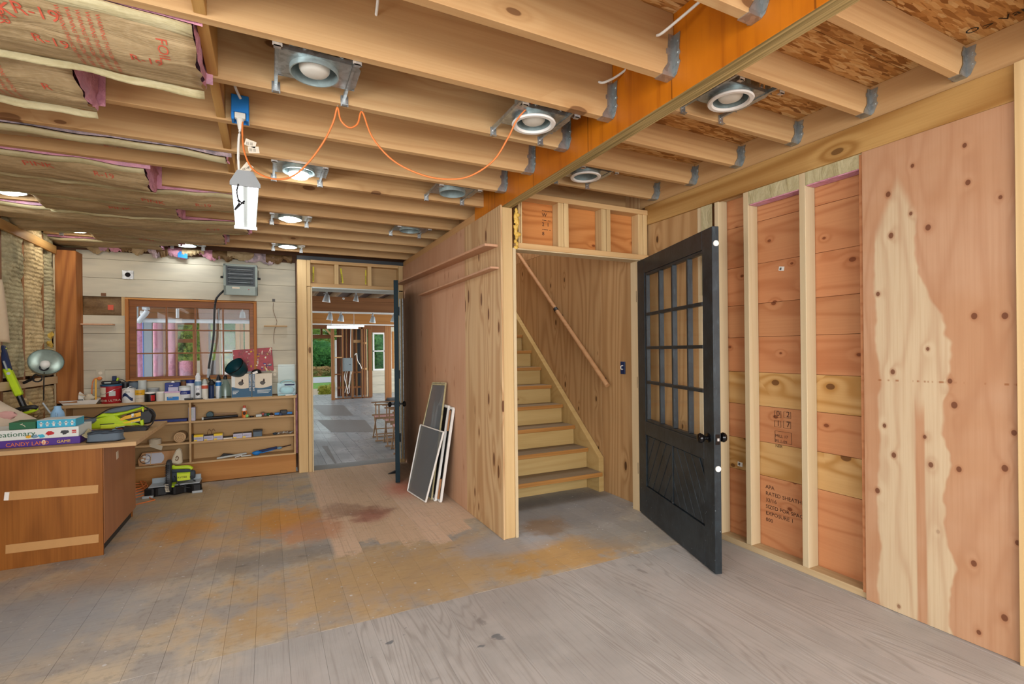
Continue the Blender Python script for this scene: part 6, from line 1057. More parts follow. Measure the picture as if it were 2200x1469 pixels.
# bottom shelf
a, b = P(296, 995, Y=5.97), P(376, 990, Y=5.97); t = thing('carved_plaque', 'carved wooden plaque with a rosette and a small mirror', 'plaque', ((a.x + b.x) / 2, 5.98, S3)); Rq = rx(-.3); q0 = Vector((a.x, 5.962, S3 + .004)); L_ = b.x - a.x; qp = lambda u, v, d=0: q0 + Vector((L_ * u, 0, 0)) + Rq @ Vector((0, d, .13 * v))
MB().prism([qp(u, v) for u, v in ((.03, .0), (1, .0), (1, 1), (.1, 1), (.06, .75), (0, .5), (.0, .35))], Rq @ Vector((0, .014, 0))).build('board', M['rail'], t, bevel=.003)
MB().prism([qp(.45 + .25 * u, .5 + .40 * v, -.0025) for u, v in ((-1, -1), (.7, -1), (.95, -.5), (1, 0), (.95, .5), (.7, 1), (-1, 1))], Rq @ Vector((0, .002, 0))).build('mirror', M['steel'] if 0 else plain('mirror_pale_reflection', 'd8dbe6', .12, .15), t)  # pale base colour stands in for the mirror's bright reflection
for k in range(4): an = k * math.pi / 2 + .4; c = qp(.19, .5, -.003) + Rq @ Vector((.022 * math.cos(an), 0, .022 * math.sin(an))); MB().blob(c, (.015, .003, .012), seed=k).build('rosette_petal', M['white'], t)
MB().tube([qp(.19, .5, -.003) + Rq @ Vector((.043 * math.cos(i * .35), 0, .043 * math.sin(i * .35))) for i in range(19)], .0025, 5).build('rosette_ring', M['darkgrey'], t); MB().beam(qp(.34, 0.02, -.002), qp(.34, .98, -.002), .008, .004, up=(1, 0, 0)).build('cross_band', M['lumberZ'], t)
t = thing('caulk_gun', 'grey caulking gun with a silver body on the bottom shelf', 'caulking gun', (sx(500, 985), 5.98, S3)); MB().beam((sx(466, 985), 5.962, S3 + .012), (sx(530, 985), 6.02, S3 + .028), .024, .018).build('body', M['palegrey'], t, bevel=.005); MB().prism([(sx(472, 985), 5.985, S3 + .02), (sx(505, 985), 6.01, S3 + .03), (sx(480, 985), 5.99, S3 + .052)], (0, .015, 0)).build('trigger_guard', M['black'], t, bevel=.003); MB().beam((sx(505, 985), 5.958, S3 + .006), (sx(520, 985), 5.97, S3 + .022), .008, .008).build('trigger', M['steel'], t); MB().beam((sx(518, 985), 5.972, S3 + .01), (sx(540, 985), 5.975, S3 + .012), .014, .012).build('nozzle', M['palegrey'], t, bevel=.002)
t = thing('caulk_gun', 'blue caulking gun with a dark rod at the right of the bottom shelf', 'caulking gun', (sx(583, 975), 6.03, S3)); MB().blob((sx(552, 975), 6.0, S3 + .026), (.045, .025, .024), jit=.3).build('grip', M['blue'], t, smooth=50); MB().beam((sx(556, 975), 6.0, S3 + .036), (sx(596, 975), 6.05, S3 + .055), .014, .03).build('frame', M['darkblue'], t, bevel=.004); MB().beam((sx(562, 975), 6.0, S3 + .02), (sx(590, 975), 6.04, S3 + .04), .008, .008).build('trigger', M['blue'], t); MB().blob((sx(601, 975), 6.05, S3 + .05), (.03, .02, .015), jit=.2).build('joint', M['ltblue'], t, smooth=50); MB().cyl((sx(606, 975), 6.05, S3 + .055), (sx(626, 975), 6.07, S3 + .068), .006, n=8).build('rod', M['ink'], t)
# ================================================================== MITRE SAW AND FLOOR CORD
SY = 5.62; S = lambda cx_, cy_, y=SY: P(290 + cx_ / 10.49, 950 + cy_ / 10.49, Y=y)
MS = thing('mitre_saw', 'lime and black mitre saw standing on the floor before the shelves', 'mitre saw', (-.8, SY, 0))
m = MB(); zt = .085
m.prism([(-1.035, 5.545, 0), (-.965, 5.53, 0), (-.94, 5.56, 0), (-.86, 5.575, 0), (-.80, 5.53, 0), (-.72, 5.575, 0), (-.655, 5.53, 0), (-.585, 5.53, 0), (-.60, 5.72, 0), (-1.0, 5.74, 0)], (0, 0, zt)); m.build('base', M['black'], MS, bevel=.01)
for x0_, x1_ in ((-1.045, -.96), (-.66, -.575)): MB().box(x0_, x1_, 5.515, 5.545, 0, .022).build('foot', M['fiskgrey'], MS, bevel=.004)
MB().box(-1.005, -.60, 5.555, 5.735, zt, zt + .008).build('table', M['fiskgrey'], MS, bevel=.002); MB().lathe((-.80, 5.64, zt + .008), [(.0, .0), (.1, .0), (.1, .004), (.0, .004)], 28, cap=(0, 0)).build('turntable', M['grey'], MS); MB().box(-1.0, -.605, 5.70, 5.722, zt + .008, zt + .055).build('fence', M['louver'], MS, bevel=.003); MB().prism([(-.845, 5.52, zt - .005), (-.80, 5.515, zt - .005), (-.79, 5.60, zt + .01), (-.85, 5.60, zt + .01)], (0, 0, .012)).build('kerf_plate', M['lime'], MS)
gc = S(775, 760, 5.62); GR = .155; Rg = basis(Vector((1, .10, 0)))
MB().lathe(gc, [(.03, -.022), (GR * .9, -.022), (GR, -.012), (GR, .012), (GR * .9, .022), (.03, .022)], 40, Rg).build('blade_guard', M['darkgrey'], MS, smooth=30)
for i in range(16): an = -.9 + i * .12; c = gc + Rg @ Vector((math.sin(an - 1.6) * GR, 0, 0)); d = Vector((0, -math.cos(an), math.sin(an))); MB().ob(gc + d * (GR + .0005), (.03, .004, .008), basis(d) ).build('guard_rib', M['black' if i > 5 else 'cream'], MS)
MB().cyl(gc + Vector((.02, 0, 0)), gc + Vector((.07, -.005, .0)), .055, n=20).build('gear_case', M['slatedk'], MS)
mc = S(1110, 760, 5.62); MB().cyl(gc + Vector((.05, 0, .015)), (mc.x + .055, 5.61, mc.z + .01), .048, n=22).build('motor', M['lime'], MS, bevel=.004); MB().cyl((mc.x + .055, 5.61, mc.z + .01), (mc.x + .09, 5.61, mc.z + .01), .05, .036, n=22).build('motor_cap', M['slatedk'], MS, bevel=.004)
MB().box(mc.x - .05, mc.x + .055, 5.562, 5.567, mc.z - .03, mc.z + .035).build('badge_plate', M['lime2'], MS, bevel=.003); text('RYOBI', (mc.x - .045, 5.561, mc.z - .006), (1, 0, 0), (0, 0, 1), .026, M['ink'], MS); MB().cyl((mc.x + .065, 5.558, mc.z + .0), (mc.x + .065, 5.553, mc.z + .0), .012, n=14).build('brush_cap', M['black'], MS)
h0, h1 = S(900, 620, 5.6), S(1280, 580, 5.6); MB().tube([gc + Vector((.03, -.01, .09)), h0 + Vector((0, 0, .02)), h1 + Vector((-.03, 0, .012)), h1 + Vector((.0, 0, -.01))], .019, 10, 5).build('carry_handle', M['lime'], MS, smooth=50); MB().tube([h0 + Vector((-.02, -.015, -.005)), (h0 + h1) / 2 + Vector((0, -.02, -.012)), h1 + Vector((-.01, -.01, -.02))], .017, 10, 5).build('grip', M['slatedk'], MS, smooth=50)
b0, b1 = S(950, 500, 5.66), S(985, 150, 5.70)
MB().prism([S(x_, y_, 5.62) for x_, y_ in ((800, 470), (850, 320), (915, 190), (975, 145), (1025, 165), (1052, 290), (1062, 480), (960, 505))], (0, .07, 0)).build('dust_bag', M['bagcloth'], MS, bevel=.014); q = S(920, 360, 5.61); MB().tube([q, q + Vector((.01, -.004, .02)), q + Vector((.022, -.004, .0)), q + Vector((.01, -.006, -.02)), q + Vector((-.004, -.004, -.01))], .0035, 5, 4).build('bag_print', M['brown'], MS)
MB().tube([gc + Vector((.03, -.02, .03)), S(900, 780, 5.56), S(1000, 960, 5.54), S(1180, 1020, 5.54), S(1340, 1010, 5.56), S(1480, 940, 5.6), S(1440, 900, 5.64)], .0045, 6, 5).build('power_lead', M['black'], MS, smooth=60); MB().tube([S(1300, 840, 5.6), S(1400, 900, 5.62), S(1510, 1040, 5.6), S(1420, 1100, 5.64)], .004, 6, 5).build('power_lead', M['black'], MS, smooth=60)
t = thing('floor_cord', 'orange extension cord coiled on the floor behind the desk corner', 'cord', (-1.12, 5.6, 0)); pts = []
for i in range(60): an = i * .45; pts.append((-1.13 + (.14 - .001 * i) * math.cos(an), 5.68 + .16 * math.sin(an) + .01 * math.sin(i), .006 + .0016 * i))
pts += [(-.98, 5.5, .006), (-.93, 5.42, .006), (-1.1, 5.3, .006), (-1.3, 5.2, .006)]; MB().tube(pts, .005, 6).build('cord', M['orangecord'], t, smooth=60)
# ================================================================== WINDOW SCREENS AGAINST THE PARTITION
def screen(label, bl, br, tl, tr2, fw, th, fmat, fill, rails=()):
    bl, br, tl, tr2 = map(Vector, (bl, br, tl, tr2)); t = thing('window_screen', label, 'window screen', tuple((bl + br) / 2), 'screens leaning on the partition'); n = (br - bl).cross(tl - bl).normalized()
    for a, b in ((bl, br), (br, tr2), (tr2, tl), (tl, bl)): MB().beam(a, b, fw, th, up=n.cross(b - a)).build('frame_bar', M[fmat], t, bevel=.002)
    if fill: MB().add([bl, br, tr2, tl], [(0, 1, 2, 3)]).build('mesh', M[fill], t)
    for f in rails: MB().beam(bl.lerp(tl, f), br.lerp(tr2, f), fw, th, up=n.cross(br - bl)).build('cross_bar', M[fmat], t)
    return t, n
t1 = P(963, 873, X=1.432); screen('tall white wooden frame second from the wall', (1.305, 4.60, .012), (1.305, 4.185, .012), (1.432, 4.58, t1.z), (1.432, 4.165, t1.z), .022, .02, 'white', None)
t2 = P(973, 877, X=1.443); tt, n_ = screen('tall white wooden frame closest to the wall with pale wood patches', (1.335, 4.57, .012), (1.335, 4.13, .012), (1.442, 4.52, t2.z), (1.442, 4.075, t2.z), .022, .02, 'white', None)
MB().add([(1.337, 4.57, .02), (1.337, 4.14, .02), (1.444, 4.09, t2.z), (1.444, 4.52, t2.z)], [(0, 1, 2, 3)]).build('gap_shade', M['black'], tt)  # black sheet added as the shade in the gap between the frames
for z0_, z1_ in ((.03, .2), (.62, .8)): MB().beam((1.318 + .14 * z0_, 4.165 - .05 * z0_, z0_), (1.318 + .14 * z1_, 4.165 - .05 * z1_, z1_), .03, .016).build('wood_patch', M['redwoodZ'], tt)
screen('tall olive-framed screen standing above the others', (1.205, 4.70, .010), (1.285, 4.235, .010), tuple(P(930, 822, X=1.425)), tuple(P(958, 823, X=1.435)), .014, .012, 'flange', 'mesh', (.985,))
screen('short white-framed screen leaning in front of the others', (1.165, 4.60, .010), (1.215, 4.18, .010), tuple(P(904, 912, X=1.30)), tuple(P(953, 928, X=1.345)), .016, .010, 'white', 'mesh')
q = P(2203, 1398, Z=0); t = thing('snack_bag', 'sliver of a white, yellow and red bag at the right picture edge', 'bag', (q.x + .05, q.y, 0))
for i, (z0_, z1_, mt) in enumerate(((.0, .05, 'red'), (.05, .1, 'yellow'), (.1, .16, 'white'))): MB().sheet(lambda u, v: (q.x + .045 + .05 * math.cos(6.283 * u) * (1 + .15 * mnoise.noise((u * 7, v + i, 3))), q.y + .05 * math.sin(6.283 * u), z0_ + (z1_ - z0_) * v), 20, 4).build('bag_band', M[mt], t, smooth=60)
# ================================================================== NEXT ROOM, SEEN THROUGH DOORWAY AND WINDOW
FZ = -.12
def mk_grey():
    m = NT('grey_painted_floor'); pos = m.n('NewGeometry').outputs['Position']; oi = m.n('ObjectInfo').outputs['Random']; n1 = m.noise(pos, 1.4, 4, .6); n2 = m.noise(m.scl(pos, (40, 2.5, 1)), 1, 3)
    c = m.mix(m.rng(n1, .35, .65), lin('9ca1a4'), lin('888c8f')); c = m.mix(m.math('MULTIPLY', m.rng(n2, .45, .7), .35), c, lin('6f7477')); hv = m.n('HueSaturation'); m.set(hv.inputs['Value'], m.rng(oi, 0, 1, .86, 1.1, False)); m.set(hv.inputs['Color'], c); return m.fin(hv.outputs[0], m.rng(n1, .3, .7, .22, .42), bump=n2, bs=.08)
M['greyfloor'] = mk_grey(); M['greydark'] = plain('worn_dark_floor', '6a6866', .4, var=.25)
F2 = struct('floor_2', 'grey painted board floor of the next room'); pr_ = random.Random(5)
x = -4.0
while x < 5.9:
    w_ = pr_.uniform(.16, .24); cuts = [6.2] + sorted(pr_.uniform(6.8, 17.5) for _ in range(2)) + [18.0]
    for a, b in zip(cuts, cuts[1:]): bx('floor_board', M['greyfloor'], F2, x + .0015, x + w_ - .0015, a, b - .003, FZ - .03, FZ + pr_.uniform(-.001, .001), 0)
    x += w_
for (pl, pr2, pt, pb) in ((682, 806, 902, 928), (692, 726, 958, 1000), (668, 760, 870, 893)):
    a, b, c, d = P(pl, pt, Z=FZ), P(pr2 - 22, pt, Z=FZ), P(pr2, pb, Z=FZ), P(pl + 30, pb, Z=FZ); MB().add([v + Vector((0, 0, .002)) for v in (d, c, b, a)], [(0, 1, 2, 3)]).build('worn_patch', M['greydark'], F2)
C2 = struct('ceiling_2', 'dark boarded ceiling of the next room with beams and pale joists'); bx('deck', M['darkboard'], C2, -4, 6, 6.26, 18.2, 2.56, 2.6, 0)
for i in range(24): xx = -3.6 + i * .4; bx('joist', M['greyfib'] if 0 else M['chairwood'], C2, xx, xx + .045, 6.3, 17.9, 2.43, 2.559, 0)
BA, BB2 = 10.0, 14.0
za = P(765, 670, Y=BA).z; zat = P(765, 639, Y=BA).z; bx('beam', M['beamwood'], C2, -3.9, 5.9, BA, BA + .16, za, (za + zat) / 2 + .06); bx('beam', M['beamwood'], C2, -3.9, 5.9, BA - .02, BA + .14, (za + zat) / 2 + .062, zat); zb = P(765, 696, Y=BB2).z; zbt = P(765, 673, Y=BB2).z
bx('beam', M['beamwood2'], C2, -3.9, 5.9, BB2, BB2 + .16, zb, zbt); bx('beam_strip', M['white'], C2, -3.9, 5.9, BA - .01, BA + .15, za - .025, za - .001, 0); bx('beam_strip', M['white'], C2, -3.9, 5.9, BB2 - .01, BB2 + .15, zb - .025, zb - .001, 0)
# track lights
TY1 = 7.25; z1_ = P(765, 624, Y=TY1).z
for pl, (px, py, yy, lb) in enumerate(((702, 640, TY1, 'largest grey cone spot on the near track at the doorway left'), (765, 641, TY1, 'cylinder spot on an arm of the near track'), (709, 680, BA - .1, 'grey cone spot leftmost on the brown beam track'), (733, 683, BA - .1, 'grey cone spot second from left on the brown beam track'), (801, 686, BA - .1, 'small spot with white rim near the right of the beam track'), (846, 685, BA - .1, 'spot half hidden by the dark door edge'))):
    c = P(px, py, Y=yy); zt = z1_ if yy == TY1 else za - .02; k = .055 if pl == 0 else (.04 if pl == 1 else .062); t = thing('track_light', lb, 'spot light', (c.x, yy, c.z - k), 'track lights in the next room'); Rr = ry(.12) @ rx(.1)
    MB().cyl((c.x, yy, zt), (c.x, yy, c.z + k), .012, n=8).build('stem', M['trackgrey'], t); MB().lathe((c.x, yy, c.z), [(k * .9, -k), (k * .95, -k * .9), (k * .6, k * .6), (k * .4, k * .95)], 18, Rr, cap=(1, 1)).build('shade', M['trackgrey'], t, smooth=40); MB().lathe((c.x, yy, c.z), [(k * .98, -k * 1.05), (k * .98, -k * .9), (k * .9, -k * .9)], 18, Rr, cap=(1, 0)).build('rim', M['white'], t); MB().box(c.x - .04, c.x + .02, yy - .01, yy + .01, c.z + k, c.z + k + .012).build('swivel', M['trackgrey'], t)
t = thing('light_track', 'pale track rail just behind the doorway head', 'track', (.9, TY1, z1_)); MB().box(.3, 2.2, TY1 - .02, TY1 + .02, z1_, z1_ + .03).build('rail', M['palegrey'], t, bevel=.003)
for xx in (.5, 2.0): MB().cyl((xx, TY1, z1_ + .03), (xx, TY1, max(2.43, z1_ + .05)), .006, n=6).build('hanger', M['trackgrey'], t)
c = P(738, 641, Y=TY1); tag(MB().blob(c, (.017, .017, .017), 10, 8, 0).build('ceiling_hook', M['white'], None), 'tiny white ball between the two near spots', 'ball')
for i, (l, r, py, yy, lb) in enumerate(((703, 769, 703, 13.3, 'nearer lit fluorescent tube under the orange beam'), (712, 782, 699, 14.6, 'farther lit fluorescent tube behind the orange beam'))):
    a, b = P(l, py, Y=yy), P(r, py, Y=yy); t = thing('tube_light', lb, 'fluorescent light', ((a.x + b.x) / 2, yy, a.z), 'fluorescent lights in the next room'); z_l = min(a.z, zb - .03) if i == 0 else a.z
    MB().cyl((a.x, yy, z_l), (b.x, yy, z_l), .028, n=10).build('tube', M['tube_on'], t); MB().box(a.x, b.x, yy - .05, yy + .05, z_l + .029, z_l + .055).build('fixture', M['white'], t)
    for xx in (a.x + .1, b.x - .1): MB().cyl((xx, yy, z_l + .05), (xx, yy, 2.56), .005, n=5).build('hanger_rod', M['trackgrey'], t)
# far end: stud wall, dark boards, posts, windows, doorway
WFar = struct('wall_far', 'far end wall of old studs and dark boards with windows to the garden'); SWY = 15.9
def zpx(py, y, px=760): return P(px, py, Y=y).z
TOPZ = 2.43
for px0, px1, yy, mt in ((712, 719, 15.7, 'redwoodZ'), (735.5, 738.5, SWY, 'redwoodZ'), (755, 759.5, SWY, 'redwoodZ'), (777, 780, SWY, 'redwoodZ'), (792, 800, 16.3, 'redwoodZ'), (828, 835, 14.4, 'redwoodZ'), (835.5, 841, 14.7, 'redwoodZ'), (744, 746, 16.6, 'redwoodZ'), (765, 768, 16.6, 'redwoodZ'), (783, 785, 16.2, 'redwoodZ'), (788, 789.5, 16.3, 'studZ')):
    a, b = P(px0, 800, Y=yy).x, P(px1, 800, Y=yy).x; bx('post', M[mt], WFar, a, b, yy, yy + .1, FZ, TOPZ if px0 != 712 else TOPZ)
for px0, px1, py, yy, th in ((719, 736, 722, SWY, .05), (719, 736, 768, SWY, .035), (719, 736, 804, SWY, .035), (738, 777, 800, SWY + .2, .05), (726, 777, 832, SWY + .4, .06), (760, 777, 733, SWY + .1, .09), (781, 788, 737, 16.25, .06), (781, 789, 792, 16.25, .06)):
    a, b, z = P(px0, py, Y=yy).x, P(px1, py, Y=yy).x, zpx(py, yy, (px0 + px1) / 2); bx('rail', M['lumberX'] if py < 800 else M['redwood'], WFar, a, b, yy + .005, yy + .09, z - th / 2, z + th / 2)
a, b = P(718, 800, Y=SWY).x, P(799, 800, Y=SWY).x; bx('bottom_plate', M['redwood'], WFar, a, b, SWY, SWY + .1, FZ, FZ + .03); bx('top_plate', M['redwood'], WFar, P(660, 705, Y=SWY).x, b, SWY, SWY + .1, zpx(703, SWY) - .05, TOPZ)
bb0, bb1 = P(724, 800, Y=17.0).x, P(790, 800, Y=17.0).x; n_b = 9
for i in range(n_b): xa = bb0 + (bb1 - bb0) * i / n_b; bx('dark_board', M['darkboard'], WFar, xa + .004, xa + (bb1 - bb0) / n_b - .004, 17.0, 17.03, FZ, TOPZ, 0)
a, b = P(769, 800, Y=16.95).x, P(774, 800, Y=16.95).x; bx('black_gap', M['black'], WFar, a, b, 16.95, 16.99, FZ, TOPZ, 0)
yw = 17.5; a, b = P(801, 760, Y=yw), P(827, 760, Y=yw); zt_, zm_, zb_ = zpx(718, yw, 815), zpx(754, yw, 815), zpx(792, yw, 815)
for z0_, z1_ in ((zb_ - .06, zb_), (zm_ - .02, zm_ + .02), (zt_, zt_ + .06)): bx('window_rail', M['white'], WFar, a.x, b.x, yw - .03, yw + .03, z0_, z1_)
for xx in (a.x, b.x - .05): bx('window_stile', M['white'], WFar, xx, xx + .05, yw - .03, yw + .03, zb_, zt_)
for z0_, z1_ in ((zb_, zm_ - .02), (zm_ + .02, zt_)): bx('window_pane', M['glass'], WFar, a.x + .05, b.x - .05, yw, yw + .004, z0_, z1_, 0)
zz = FZ
while zz < zb_ - .08: bx('wainscot_board', M['shiplap'], WFar, a.x - .2, a.x + 3.5, yw - .02, yw + .02, zz + .003, min(zz + .3, zb_ - .062), .002); zz += .3
bx('wall_above', M['redwood'], WFar, a.x - .1, a.x + 3.5, yw - .02, yw + .02, zt_ + .061, 2.56, 0); bx('wall_side', M['shiplap'], WFar, b.x + .02, b.x + .9, yw - .04, yw + .02, zb_ - .06, 2.2); 
bx('cover_sheet', M['osb'], WFar, P(842, 760, Y=16).x, P(847, 760, Y=16).x, 16, 16.02, zpx(792, 16, 842), zpx(712, 16, 842))
a, b = P(664, 760, Y=16.2).x, P(712, 760, Y=16.2).x; zl = zpx(727, 16.2, 690); bx('lintel', M['redwood'], WFar, a - .6, b, 16.2, 16.3, zl, zpx(719, 16.2, 690)); bx('transom_top', M['redwood'], WFar, a - .6, b, 16.2, 16.3, zpx(706, 16.2, 690), TOPZ)
for px in (690, 691.5): xx = P(px, 712, Y=16.2).x; bx('transom_bar', M['redwood'], WFar, xx - .02, xx + .02, 16.2, 16.28, zpx(719, 16.2, 690), zpx(706, 16.2, 690))
bx('transom_pane', M['glass'], WFar, a - .6, b, 16.24, 16.243, zpx(719, 16.2, 690), zpx(706, 16.2, 690), 0); bx('far_left_wall', M['shiplap'], WFar, -4, a - .15, 16.2, 16.3, FZ, 2.56, 0)
MB().beam(P(700, 706, Y=16.15), P(711, 719, Y=16.15), .05, .05).build('brace', M['lumberX'], WFar)
a, b = P(720, 800, Y=16.4).x, P(724, 800, Y=16.4).x; bx('white_jamb', M['white'], WFar, a, b, 16.4, 16.44, FZ, zpx(730, 16.4, 722))
t = thing('breaker_panel', 'grey breaker panel on the far stud wall', 'breaker panel', (P(747, 797, Y=15.85).x, 15.85, zpx(797, 15.85))); a, b = P(736.5, 790, Y=15.85), P(757, 790, Y=15.85); z0_, z1_ = zpx(797, 15.85), zpx(768.5, 15.85); MB().box(a.x, b.x, 15.82, 15.895, z0_, z1_).build('case', M['panelgrey'], t, bevel=.01); MB().box(a.x + .03, b.x - .03, 15.812, 15.8195, z0_ + .03, z1_ - .03).build('door', M['panelgrey'], t, bevel=.005); MB().box(b.x - .1, b.x - .05, 15.803, 15.8115, (z0_ + z1_) / 2, (z0_ + z1_) / 2 + .015).build('catch', M['black'], t)
for k, pp in enumerate((((742, 797), (740, 812), (744, 828), (741, 843)), ((746, 797), (743, 820), (748, 846)), ((753, 797), (750, 822), (745, 845)), ((756, 797), (752, 818), (750, 844)))): MB().tube([P(px, py, Y=15.87) for px, py in pp], .009, 6, 5).build('cable_drop', M['cablewhite'], t)
MB().tube([P(753, 768, Y=15.87), P(753, 740, Y=15.88), P(754, 706, Y=15.89)], .010, 6, 4).build('cable_riser', M['cablewhite'], t); MB().tube([P(762, 763, Y=15.88), P(766, 759, Y=15.88), P(768, 774, Y=15.88), P(774, 784, Y=15.88), P(777, 792, Y=15.88)], .013, 6, 5).build('cable_loop', M['cablewhite'], t)
a, b = P(820, 860, Z=FZ), P(848, 858, Z=FZ); t = thing('dark_board_stack', 'dark board lying on the floor at the far post', 'board', ((a.x + b.x) / 2, 14.2, FZ)); 
for i in range(2): MB().box(a.x + .05 * i, b.x + .4, 14.0, 14.35, FZ + .06 * i + .001, FZ + .058 + .06 * i).build('board', M['darkgrey'], t, bevel=.004)
# director's chairs
def chair():
    t = thing('folding_chair', 'folding wooden canvas chair nearest the doorway, half behind the dark door', 'chair', (0, 0, 0), 'folding chairs in the next room')
    for yb_ in (-.21, .21):
        for s_ in (-1, 1): MB().beam((yb_ + .012 * s_, -.22 * s_, .015), (yb_ + .012 * s_, .22 * s_, .41), .022, .03).build('leg', M['chairwood'], t, bevel=.003)
    for s_ in (-1, 1):
        MB().beam((-.24, s_ * .225, .02), (.24, s_ * .225, .02), .03, .024).build('runner', M['chairwood'], t, bevel=.003); MB().beam((-.24, s_ * .22, .41), (.24, s_ * .22, .41), .03, .03).build('seat_rail', M['chairwood'], t, bevel=.003)
        for xx in (-.17, .2): MB().beam((xx, s_ * .235, .40), (xx, s_ * .235, .63 if xx < 0 else .86), .025, .022).build('arm_post', M['chairwood'], t, bevel=.003)
        MB().beam((-.25, s_ * .235, .64), (.25, s_ * .235, .64), .05, .02).build('armrest', M['chairwood'], t, bevel=.004)
    for zz in (.11, .2): MB().beam((-.22, -.1 + zz * .2, zz), (.22, -.1 + zz * .2, zz), .018, .018).build('stretcher', M['chairwood'], t)
    MB().sheet(lambda u, v: (-.2 + .42 * u, -.22 + .44 * v, .415 - .045 * math.sin(math.pi * v)), 6, 10).build('seat_canvas', M['pinkcloth'], t, smooth=60, solid=.004); MB().sheet(lambda u, v: (.2 + .03 * math.sin(math.pi * v), -.24 + .48 * v, .66 + .19 * u), 4, 10).build('back_canvas', M['canvas'], t, smooth=60, solid=.004)
    return t
c0 = chair(); pz = P(827, 980, Z=FZ); c0.location = (pz.x + .36, pz.y + .2, FZ); c0.scale = (.9, .9, .93); c0.rotation_euler.z = -.12
for k, (dx, dy, lb) in enumerate(((.02, .62, 'middle of the three folding canvas chairs in the next room'), (-.04, 1.15, 'rearmost of the three folding canvas chairs in the next room'))): c1 = copy_tree(c0, (c0.location.x + dx, c0.location.y + dy, FZ), lb); c1.rotation_euler.z = -.12 + .05 * k; c1.scale = (.9, .9, .93)
# wall seen through the twelve-pane window
WW = struct('wall_workshop', 'inner wall beyond the window with pink insulation between studs'); WY = 9.6; wx = lambda px: P(px, 740, Y=WY).x; wz = lambda py: P(400, py, Y=WY).z
for l, r, t_, b_ in ((280, 307, 694, 840), (327.5, 350, 694, 840), (355, 377, 694, 840), (380, 414, 775, 840)):
    x0_, x1_ = wx(l), wx(r); MB().sheet(lambda u, v: (x0_ + (x1_ - x0_) * u, WY + .05 - .05 * math.sin(math.pi * u) ** .6 + .012 * mnoise.noise((u * 4, v * 14, l)), wz(b_) + (wz(t_) - wz(b_)) * v), 10, 30).build('pink_batt', M['pink'], WW, smooth=80)
for l, r, yy, mt, tz in ((308, 326.5, WY - .12, 'postgrey', 692), (306.5, 308, WY - .125, 'tapeblue', 692), (350.3, 355, WY, 'redwoodZ', 690), (377, 381, WY, 'redwoodZ', 690), (414, 418, WY, 'redwoodZ', 690), (429, 447, WY - .1, 'redwoodZ', 690), (448, 452, WY, 'greydark', 690), (463, 470, WY, 'chairwood', 690), (471, 474, WY, 'studZ', 690), (476, 479, WY, 'white', 690), (506, 515, WY - .05, 'lumberZ', 688), (516, 523, WY - .02, 'lumberZ', 688), (526, 540, WY, 'lumberZ', 688)): bx('stud', M[mt], WW, P(l, 740, Y=yy).x, P(r, 740, Y=yy).x, yy, yy + .06, FZ, P(400, tz - 22, Y=yy).z)
for l, r, t_, b_, mt in ((381, 414, 728, 736, 'redwood'), (381, 414, 690, 697, 'redwood'), (447, 476, 731, 737, 'chairwood'), (479, 506, 752, 756, 'white'), (479, 506, 800, 812, 'white'), (381, 414, 774, 777, 'chairwood'), (447, 463, 775, 850, 'greydark'), (418, 430, 775, 850, 'shiplap')): bx('rail', M[mt], WW, wx(l), wx(r), WY + .01, WY + .06, wz(b_), wz(t_))
bx('lower_wall', M['shiplap'], WW, wx(280), wx(534), WY + .07, WY + .1, FZ, wz(812))
for l, r in ((381, 414), (447, 463), (479, 506)): bx('glass_pane', M['glass'], WW, wx(l), wx(r), WY + .05, WY + .053, wz(800), wz(697), 0)
for i, (t_, b_) in enumerate(((655, 663), (663.5, 672), (672.5, 686))): bx('ceiling_board', M['beamwood'], WW, P(270, 670, Y=9.0).x, P(545, 670, Y=9.0).x, 9.0, 9.04, P(400, b_, Y=9.0).z, P(400, t_, Y=9.0).z)
DU = thing('drain_pipe', 'white drain pipe with a bent elbow crossing behind the window', 'pipe', (-.9, 8.6, P(400, 690, Y=8.6).z)); a, b = P(283, 689, Y=8.6), P(540, 690, Y=8.6); zc = (a.z + b.z) / 2
MB().cyl((a.x - .2, 8.6, zc), (b.x + .2, 8.6, zc), .03, n=14).build('main_run', M['duct'], DU, smooth=50); MB().tube([P(296, 692, Y=8.58), P(305, 682, Y=8.56), P(314, 672, Y=8.55), P(316, 662, Y=8.55), P(306, 660, Y=8.55)], .033, 10, 5).build('elbow', M['duct'], DU, smooth=50); MB().cyl(P(381.5, 663, Y=8.6), P(381.5, 683, Y=8.6), .02, n=10).build('branch', M['duct'], DU)
for px in (296, 470): c = P(px, 689, Y=8.6); MB().box(c.x - .008, c.x + .008, 8.59, 8.61, zc, 2.43).build('strap', M['trackgrey'], DU)
for px in (305, 314, 381.5, 388): c = P(px, 689 if px > 320 else 672, Y=8.6); MB().cyl((c.x - .02, 8.6, c.z), (c.x + .02, 8.6, c.z), .034, n=12).build('coupling', M['white'], DU)
c = P(521, 676, Y=8.7); t = thing('track_light', 'grey spot behind the top right window pane', 'spot light', tuple(c), 'track lights in the next room'); MB().lathe(c, [(.045, -.05), (.03, .04), (.015, .05)], 14).build('shade', M['trackgrey'], t); MB().cyl(c + Vector((0, 0, .05)), Vector((c.x, c.y, 2.43)), .008, n=6).build('stem', M['trackgrey'], t)
